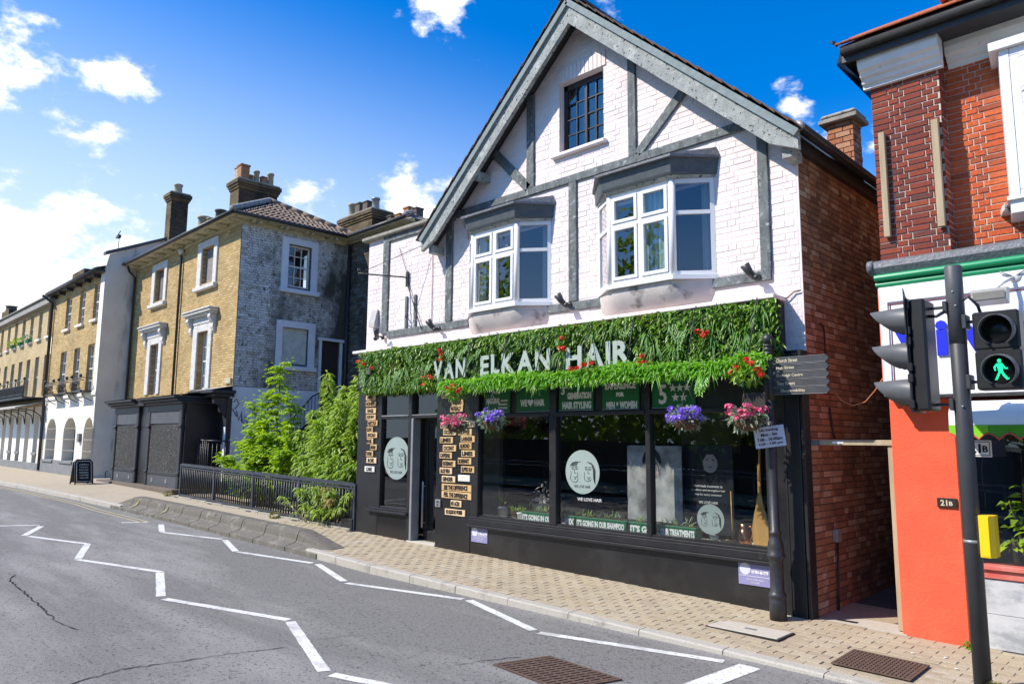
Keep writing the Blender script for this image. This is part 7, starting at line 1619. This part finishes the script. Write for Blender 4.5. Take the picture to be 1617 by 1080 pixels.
# white sign box
sg = thing('shop_fascia_sign', 'white shop sign panel with bold blue letters behind the traffic light', 'shop sign', (-.5,8.0,.45))
m = MB(); m.box(-2.485,XR,7.90,8.17,.47,1.555); m.build('box', SIGNW, sg)
m = MB(); m.rbox(-2.50,XR,7.885,7.90,1.40,1.56,b=.004); m.rbox(-2.50,-2.42,7.885,7.90,.46,1.399,b=.004); m.rbox(-2.419,XR,7.885,7.90,.46,.52,b=.004); m.build('frame', SIGNW, sg)
m = MB(); m.box(-2.419,XR,7.893,7.8985,1.375,1.385); m.box(-2.405,-2.397,7.893,7.8985,.53,1.374); m.build('frame_joint', mat('thin_joint', (.25,.05,.04), rough=.7), sg)  # thin dark red line just inside the sign frame
for ch, cx, w, h, z in (('v',-2.235,.26,.25,.965),('i',-1.955,.10,.34,1.0),('v',-1.66,.28,.25,.965),('o',-1.30,.27,.26,.965)):
    m = MB(); put_text(m, ch, (cx,7.886,z), (1,.0,0), (.0,0,1), .4, width=w, height=h, extrude=.006, offset=.02); m.build('letter', SIGNB, sg)
m = MB(); m.rbox(-2.47,XR,7.885,8.2,.43,.459,b=.004); m.build('bottom_trim', GUTTER, sg)
# floodlight on the sign
t = thing('sign_floodlight', 'white floodlight on a bracket above the blue lettered sign', 'floodlight', (-1.48,7.7,1.25))
m = MB(); m.add([(-1.62,7.62,1.27),(-1.36,7.62,1.27),(-1.36,7.74,1.24),(-1.62,7.74,1.24),(-1.63,7.60,1.37),(-1.35,7.60,1.37),(-1.35,7.74,1.385),(-1.63,7.74,1.385)], [(0,3,2,1),(4,5,6,7),(0,1,5,4),(1,2,6,5),(2,3,7,6),(3,0,4,7)]); m.build('lamp_housing', mat('offwhite_housing', (.66,.65,.62), rough=.5), t)
m = MB(); m.add([(-1.61,7.608,1.28),(-1.37,7.608,1.28),(-1.365,7.598,1.345),(-1.615,7.598,1.345)], [(0,1,2,3)]); m.build('lens', mat('dusty_lens', (.30,.29,.26), rough=.4), t)
m = MB(); m.tube([(-1.45,7.70,1.385),(-1.40,7.76,1.44),(-1.34,7.885,1.50)], .016, 8); m.lathe((-1.33,7.9,1.50), [(.06,0),(.05,-.02),(.02,-.03)], 12, axis='y'); m.build('arm', mat('white_bracket', (.7,.69,.66), rough=.5), t)
m = MB(); m.tube([(-1.33,7.88,1.50),(-1.44,7.86,1.56)], .008, 5); m.tube([(-1.33,7.88,1.50),(-1.22,7.86,1.57)], .008, 5); m.build('stay', METALG, t)
# awning
aw = thing('shop_awning', 'white awning with a scalloped lime green valance over the right shop window', 'awning', (-.5,7.9,.05))
m = MB(); prof = [(8.15,.40),(8.0,.40),(7.86,.385),(7.76,.34),(7.71,.27),(7.70,.165)]
vs = [(-1.90,a,b) for a,b in prof]+[(XR,a,b) for a,b in prof]; n = len(prof); m.smooth = True; m.add(vs, [(i,i+1,n+i+1,n+i) for i in range(n-1)]); m.add([(-1.90,a,b) for a,b in prof]+[(-1.90,8.15,.165)], [tuple(range(n+1))]); m.build('cover', AWN_W, aw)
def valance(x0, x1, mt):
    m = MB(); P = []; k = 12
    for i in range(k+1): P.append((x0+(x1-x0)*i/k, .035+.055*abs(math.cos(math.pi*i/k))))
    m.prism([(x0,.163),(x1,.163)]+[(a,b) for a,b in P[::-1]], 'y', 7.693, 7.699); m.build('valance', mt, aw)
    m = MB(); m.tube([(a,7.694,b) for a,b in P], .008, 5); m.build('piping', PINKEDGE, aw)
for i in range(18): valance(-1.90+i*.155, -1.90+(i+1)*.155-.002, AWN_G if (i//2) % 2 == 0 else AWN_GD)
# number plates
t = thing('number_plaque', 'dark bronze plaque numbered 21B on the orange pier', 'number plate', (-2.07,8.14,-.62)); m = MB(); m.rbox(-2.155,-1.985,8.128,8.149,-.615,-.525,b=.004); m.build('plate', mat('bronze', (.06,.045,.035), rough=.4, metal=.4), t); m = MB(); put_text(m,'21',(-2.095,8.126,-.57),(1,0,0),(0,0,1),.08,width=.06,height=.055,extrude=.002,offset=.002); put_text(m,'B',(-2.035,8.126,-.575),(1,0,0),(0,0,1),.08,width=.032,height=.04,extrude=.002,offset=.002); m.build('numerals', GOLDINK, t)
t = thing('number_plate', 'white number plate reading 21B hanging below the awning', 'number plate', (-1.73,8.05,-.12)); m = MB(); m.rbox(-1.86,-1.645,8.03,8.045,-.125,.03,b=.004); m.build('plate', WINWHITE, t); m = MB(); put_text(m,'21',(-1.78,8.028,-.045),(1,0,0),(0,0,1),.12,width=.10,height=.085,extrude=.0015,offset=.004); put_text(m,'B',(-1.695,8.028,-.05),(1,0,0),(0,0,1),.1,width=.045,height=.06,extrude=.0015,offset=.003); m.build('numerals', BLACKINK, t)
m = MB()
for a, b in (((-1.845,.015),(-1.66,.015)),((-1.66,.015),(-1.66,-.11)),((-1.66,-.11),(-1.845,-.11)),((-1.845,-.11),(-1.845,.015))): m.tube([(a[0],8.029,a[1]),(b[0],8.029,b[1])], .003, 4)
m.build('border', BLACKINK, t)
# shop window, sill, tiled base
m = MB(); m.rbox(-1.95,-1.90,8.22,8.34,-1.14,.36,b=.006); m.build('window_frame', MAROON, rs)
m = MB(); m.quad((-1.90,8.32,-1.12),(XR,8.32,-1.12),(XR,8.32,.36),(-1.90,8.32,.36)); m.build('shop_pane', SHOPGLASS, rs)
m = MB(); m.box(-1.94,XR,10.5,10.6,-1.5,.5); m.quad((-1.94,8.35,-1.14),(-1.94,10.5,-1.14),(-1.94,10.5,.4),(-1.94,8.35,.4)); m.quad((-1.94,8.35,-1.13),(XR,8.35,-1.13),(XR,10.5,-1.13),(-1.94,10.5,-1.13)); m.build('interior', DARKROOM, rs)
m = MB(); m.rbox(-1.95,XR,8.20,8.36,-1.17,-1.125,b=.006); m.rbox(-1.95,XR,8.23,8.36,-1.25,-1.171,b=.006); m.build('window_sill', REDSILL, rs)
m = MB(); m.box(-1.95,XR,8.27,8.36,-1.95,-1.252); base = m.build('base', PLINTH, rs)
for r in range(2):
    for k in range(11):
        x0 = -1.94+k*.47-(.22 if r else 0)*0; x0 = max(-1.94, -1.94+k*.47-(.0)); x1 = x0+.465; z0 = -1.885+r*.316; m = MB(); m.rbox(x0,x1,8.248,8.272,z0,z0+.312,b=.002); m.build('marble_tile', MARBLE, base)
m = MB(); m.rbox(-1.95,XR,8.235,8.27,-1.96,-1.888,b=.004); m.build('skirting', IRON, rs)
# battens screwed to the pier
for x0, x1, z0, z1, lb in ((-2.475,-2.415,2.13,3.27,'left raw timber batten fixed upright to the brick pier'),(-1.97,-1.905,2.14,3.26,'right raw timber batten fixed upright to the brick pier')):
    m = MB(); m.rbox(x0,x1,8.085,8.139,z0,z1,b=.004); tag(m.build('timber_batten', BATTEN), lb, 'batten', 'battens on the brick pier')
# plant in the window
shrub('leafy green plant trailing behind the right shop window','window_plant',(-1.50,8.5,-1.12),[((-1.62,8.42,-.55),0,.13,1),((-1.50,8.45,-.35),0,.16,1.2),((-1.42,8.42,-.8),0,.14,1),((-1.60,8.40,-.95),0,.12,.8),((-1.2,8.5,-.5),0,.2,1)], LEAF_T, 110, .11, .06, .3, cat='potted plant')
m = MB(); m.rbox(-1.47,-1.30,8.40,8.56,-1.12,-.72,b=.03); tag(m.build('wicker_figure', mat('straw', (.42,.27,.12), (.22,.13,.05), rough=.9, scale=60)), 'straw coloured bundle beside the plant in the right shop window', 'ornament')

# ================================================================== traffic light
PX, PY = -1.615, 7.0; gz = pz(PX,PY)
tl = thing('traffic_light', 'dark grey traffic light pole with signal head, green man and yellow push button', 'traffic light', (PX,PY,gz))
m = MB(); m.lathe((PX,PY,gz-.02), [(.064,0),(.064,2.76),(.060,2.765)], 24); m.build('pole', TLGREY, tl)
m = MB(); m.lathe((PX,PY,gz+2.742), [(.0665,0),(.0665,.655),(.060,.665),(.02,.668)], 24); m.build('pole_sleeve', mat('sleeve_grey', (.085,.088,.10), (.07,.073,.082), rough=.5, scale=5), tl)
m = MB(); m.lathe((PX,PY,gz-.0), [(.0655,1.12),(.0655,1.145)], 24); m.build('pole_band', METALG, tl)
m = MB(); m.lathe((PX,PY,gz), [(.10,-.01),(.10,.012),(.066,.03)], 20); m.build('pole_foot', CONC, tl)
# vehicle head, faces left along the road
hx0, hx1, hy0, hy1, hz0, hz1 = -1.925, -1.80, 6.80, 7.10, .265, 1.215
m = MB(); m.rbox(hx0,hx1,hy0,hy1,hz0,hz1,b=.02); hd = m.build('signal_head', TLBLACK, tl)
m = MB(); m.rbox(hx0-.022,hx0-.002,hy0-.02,hy1+.02,hz0-.012,hz1+.012,b=.006); m.build('door_rim', TLBLACK, hd)
m = MB(); m.prism([(hy0-.06,hz1+.09),(hy0+.02,hz1+.0),(hy0+.02,hz0),(hy0-.01,hz0-.01)], 'x', hx0-.02, hx0-.012); m.build('backing_fin', TLBLACK, hd)
def hood(parent, cx, cy, cz, r, L_, axis, mt, bell=1.0):
    # open half-tube visor that is longer at the top than at the bottom
    m = MB(); m.smooth = True; n = 20; vs = []
    for i in range(n+1):
        a = math.radians(-60+300*i/n); lf = .14+.86*((math.sin(a)+1)/2)**.62
        y_, z_ = math.cos(a)*r, math.sin(a)*r
        for rr in (1.0, .955):
            for t in (0, 1):
                d = L_*lf*t; k = rr*(1-.06*t)
                vs.append((cx-d, cy+y_*k, cz+z_*k+(-.012*t)) if axis == 'x' else (cx+y_*k, cy-d, cz+z_*k-.008*t))
    fs = []
    for i in range(n):
        a = i*4; b = a+4; fs += [(a,b,b+1,a+1),(a+2,a+3,b+3,b+2),(a+1,b+1,b+3,a+3)]
    m.add(vs, fs); return m.build('visor', mt, parent)
for k, z in enumerate((1.055,.745,.43)):
    hood(hd, hx0-.022, 6.95, z, .122, .33, 'x', HOOD)
    m = MB(); m.lathe((hx0-.03,6.95,z), [(.10,0),(.09,.01)], 20, axis='x'); m.build('lens', LENS_OFF, hd)
    for q in (-.11,.11): m = MB(); m.rbox(hx0-.03,hx0+.012,hy0-.03,hy0-.001,z+q-.035,z+q+.035,b=.006); m.build('hinge', TLBLACK, hd)
for z in (1.14, .32): m = MB(); m.rbox(-1.80,-1.66,6.955,6.985,z-.012,z+.012,b=.004); m.rbox(-1.70,-1.665,6.93,7.07,z-.05,z+.05,b=.006); m.build('bracket', TLGREY, tl)
m = MB(); m.tube([(-1.80,6.93,1.07),(-1.74,6.90,1.06),(-1.68,6.93,1.10)], .014, 6); m.build('cable', IRON, tl)
# pedestrian head, faces the camera side
m = MB(); m.rbox(-1.49,-1.165,6.93,7.12,.752,1.065,b=.015); m.rbox(-1.488,-1.163,6.93,7.12,.428,.746,b=.015); ph = m.build('pedestrian_head', TLBLACK, tl)
m = MB(); m.rbox(-1.478,-1.175,6.94,7.11,.744,.754,b=.001); m.build('joint', IRON, ph)
for z in (.908, .585):
    hood(ph, -1.315, 6.93, z, .128, .13, 'y', HOOD); m = MB(); m.lathe((-1.315,6.928,z), [(.108,0),(.104,-.006)], 24, axis='y'); m.build('lens', mat('dark_face', (.008,.008,.009), rough=.25) if 'dark_face' not in MATS else MATS['dark_face'], ph)
m = MB(); cx, cz, y = -1.315, .585, 6.9195
def fig(P): m.prism([(cx+a*.98,cz+b*.98) for a,b in P], 'y', y, y+.002)
fig([(-.004+.0145*math.cos(a*math.pi/6), .0735+.0165*math.sin(a*math.pi/6)) for a in range(12)])
fig([(-.026,.052),(.016,.054),(.022,.020),(.016,-.014),(-.014,-.016),(-.020,.018)])
fig([(-.026,.052),(-.019,.036),(-.034,.018),(-.030,-.006),(-.040,-.008),(-.048,.022)])
fig([(.016,.053),(.012,.036),(.036,.016),(.052,.014),(.052,.004),(.030,.004)][::1])
fig([(-.014,-.016),(.004,-.016),(-.012,-.052),(-.026,-.082),(-.044,-.082),(-.038,-.074),(-.028,-.050)])
fig([(.000,-.014),(.017,-.014),(.030,-.040),(.050,-.070),(.056,-.066),(.058,-.078),(.040,-.084),(.014,-.050)])
m.build('green_man', GREENMAN, ph)
for z in (1.0, .50): m = MB(); m.rbox(-1.56,-1.49,6.985,7.015,z-.012,z+.012,b=.004); m.rbox(-1.565,-1.53,6.93,7.07,z-.06,z+.06,b=.006); m.build('bracket', TLGREY, tl)
m = MB(); m.tube([(-1.55,6.95,1.18),(-1.50,6.93,1.20),(-1.45,6.98,1.13),(-1.44,7.02,1.06)], .013, 6); m.build('cable', IRON, tl)
for z, xx in ((1.26,-1.615),(1.14,-1.60),(.30,-1.60)): m = MB(); m.lathe((xx,PY-.064,z), [(.009,0),(.009,-.008)], 8, axis='y'); m.build('bolt', METALG, tl)
# push button box, slanted front
m = MB(); m.prism([(-1.55,6.93),(-1.475,6.915),(-1.445,6.955),(-1.445,7.08),(-1.55,7.08)], 'z', -.895, -.57); m.build('push_button_box', YBOX, tl)
m = MB(); m.prism([(-1.545,6.925),(-1.478,6.911),(-1.478,6.9145),(-1.545,6.929)], 'z', -.885, -.58); m.build('box_cover', YBOX, tl)
m = MB(); m.rbox(-1.575,-1.549,6.95,7.05,-.88,-.58,b=.004); m.build('box_back', IRON, tl)
# ================================================================== fingerpost
fx, fy = -3.655, 7.8; gz = pz(fx,fy)
fp = thing('fingerpost', 'black cast iron fingerpost with a ball finial and five direction arms', 'fingerpost', (fx,fy,gz))
m = MB(); m.lathe((fx,fy,0), [(.088,gz-.01),(.088,-1.66),(.082,-1.645),(.092,-1.63),(.094,-1.61),(.085,-1.59),(.072,-1.57),(.070,-1.26),(.078,-1.24),(.096,-1.215),(.098,-1.195),(.086,-1.18),(.085,-1.12),(.075,-1.06),(.058,-1.02),(.055,-.985),(.067,-.975),(.068,-.955),(.05,-.94),(.048,-.2),(.050,.45)], 24); m.build('post', IRON, fp)
m = MB(); m.lathe((fx,fy,0), [(.050,.45),(.056,.62),(.058,.68),(.052,.80),(.050,.95),(.057,.955),(.057,.975),(.049,.98),(.048,1.0),(.057,1.005),(.057,1.022),(.044,1.03),(.043,1.045),(.054,1.05),(.052,1.065),(.028,1.08)], 24); m.build('collar', IRON, fp)
m = MB(); m.sphere((fx,fy,1.128), .064, 20, 14); m.build('ball_finial', IRON, fp)
for i, s in enumerate(('Church Street','High Street','Elmsleigh Centre','Two Rivers','Shopmobility')):
    z = .878-i*.083; h = .037; x0, x1 = fx+.045, -2.995; y0, y1 = fy-.018, fy+.018
    m = MB(); m.prism([(x0,z-h),(x1-.03,z-h),(x1,z),(x1-.03,z+h),(x0,z+h)], 'y', y0, y1); a = m.build('finger_arm', FINGER, fp)
    m = MB()
    for e in (-1, 1): m.box(x0,x1-.03,y0-.004,y0-.0005,z+e*h-.004*(1 if e > 0 else 0)-.0,z+e*h+.004*(1 if e < 0 else 0))
    m.build('arm_border', METALG, a)
    m = MB(); w = {0:.24,1:.20,2:.29,3:.20,4:.27}[i]; put_text(m, s, (x0+.05+w/2+(.04 if i == 4 else 0),y0-.003,z), (1,0,0), (0,0,1), .06, width=w, height=.043, extrude=.0015, offset=.001); m.build('arm_lettering', GOLDINK, a)
# parking restriction plate clipped to the post
t = thing('no_loading_sign', 'white no loading time plate tilted on the black fingerpost', 'sign', (-3.60,7.72,.0))
A = Vector((1,0,.13)).normalized(); U = Vector((-.13,0,1)).normalized(); c = Vector((-3.63,7.70,.055))
m = MB(); vs = []
for d in (0,.006):
    for a, b in ((-.172,-.112),(.172,-.112),(.172,.112),(-.172,.112)): vs.append(c+A*a+U*b+Vector((0,d,0)))
m.add(vs, [(0,1,2,3),(7,6,5,4),(0,4,5,1),(1,5,6,2),(2,6,7,3),(3,7,4,0)]); m.build('plate', SIGNPLATE, t)
m = MB()
for s, w, q in (('No loading',.215,.072),('Mon - Sat',.185,.026),('7.00 - 10.00am',.285,-.025),('4.00 - 7.00 pm',.275,-.075)): put_text(m, s, c+U*q+Vector((0,-.002,0)), A, U, .05, width=w, height=.034, extrude=.001, offset=.0008)
m.build('lettering', BLACKINK, t)
m = MB(); m.rbox(fx-.056,fx+.056,7.706,7.86,.03,.06,b=.004); m.build('clip', METALG, t)
# small litter and leaves on the paving
for i, (x, y) in enumerate(((-2.3,7.55),(-2.05,7.62),(-1.9,7.35))):
    m = MB(); z = pz(x,y)+.004; m.add([(x,y,z),(x+.03,y+.01,z+.004),(x+.025,y+.03,z+.002),(x-.004,y+.02,z+.006)], [(0,1,2,3)]); tag(m.build('paper_scrap', WINWHITE), ['scrap of pale paper on the paving near the alley','scrap of pale paper at the foot of the orange pier','scrap of pale paper beside the traffic light'][i], 'litter', 'paper scraps')
t = thing('weed', 'small green weed at the foot of the orange pier', 'weed', (-1.93,8.12,-1.88)); foliage_ball(-1.93,8.10,-1.85,.06,50,LEAF_W,t,(.03,.05),.5)
t = thing('weed', 'dry yellow weed at the foot of the traffic light pole', 'weed', (-1.52,6.98,-1.9)); foliage_ball(-1.54,6.97,-1.88,.06,60,LEAF_M,t,(.03,.05),.5)
# ================================================================== the other side of the street (seen only in reflections)
def crown(cx, cy, cz, r, label, n=5200, h=1.45):
    t = thing('roadside_tree', label, 'tree', (cx,cy,-2)); m = MB(); m.tube([(cx,cy,-2),(cx+.1,cy,0),(cx,cy,cz)], [.22,.17,.08], 8)
    for i in range(6): a = i*1.05; m.tube([(cx,cy,cz*.5),(cx+r*.6*math.cos(a),cy+r*.6*math.sin(a),cz+random.uniform(-.3,.8))], [.09,.02], 6)
    m.build('trunk', BARK, t); d = rdir(n); k = .55+.45*rng.random((n,1)); P = np.array([cx,cy,cz])+d*k*[r,r,r*h]*(1+.18*np.sin(d[:,:1]*7)+.15*np.sin(d[:,2:]*9)); V, T = leaf_arrays(P, rdir(n), rdir(n), rng.uniform(.25,.45,n), rng.uniform(.18,.3,n), .2); tri_obj('crown', V, T, LEAF_B, t, kind='stuff')
for i, (x, y, z, r) in enumerate(((-26,-10.5,3.2,3.9),(-20,-11.5,3.4,4.1),(-14,-11,3.2,3.9),(-8.0,-11.5,3.4,4.0),(-1.5,-12,3.4,4.0))): crown(x, y, z, r, ['tree across the road, farthest left','tree across the road, second from left','tree across the road, middle one','tree across the road, second from right','tree across the road, farthest right'][i])
ow = thing('opposite_fence', 'dark close boarded fence across the road under the trees', 'fence', (-12,-7.6,-1.9))
for i in range(46):
    x = -34+i*.9; m = MB(); m.rbox(x,x+.88,-7.66,-7.60,rz(x,-3)+.1,rz(x,-3)+1.7,b=.01); m.build('panel', DARKPIT if 0 else mat('dark_fence', (.05,.045,.04), (.03,.028,.026), rough=.9) if 'dark_fence' not in MATS else MATS['dark_fence'], ow)
grl = thing('opposite_guard_rail', 'pale metal guard rail along the far kerb', 'guard rail', (-10,-3.9,-1.8))
for h in (1.0, .86): m = MB(); m.tube([(-30,-3.9,rz(-30,-3)+h),(4,-3.9,rz(4,-3)+h)], .025, 6); m.build('rail', METALG, grl)
for i in range(18): x = -30+i*2; m = MB(); m.tube([(x,-3.9,rz(x,-3)+.1),(x,-3.9,rz(x,-3)+1.0)], .025, 6); m.build('post', METALG, grl)
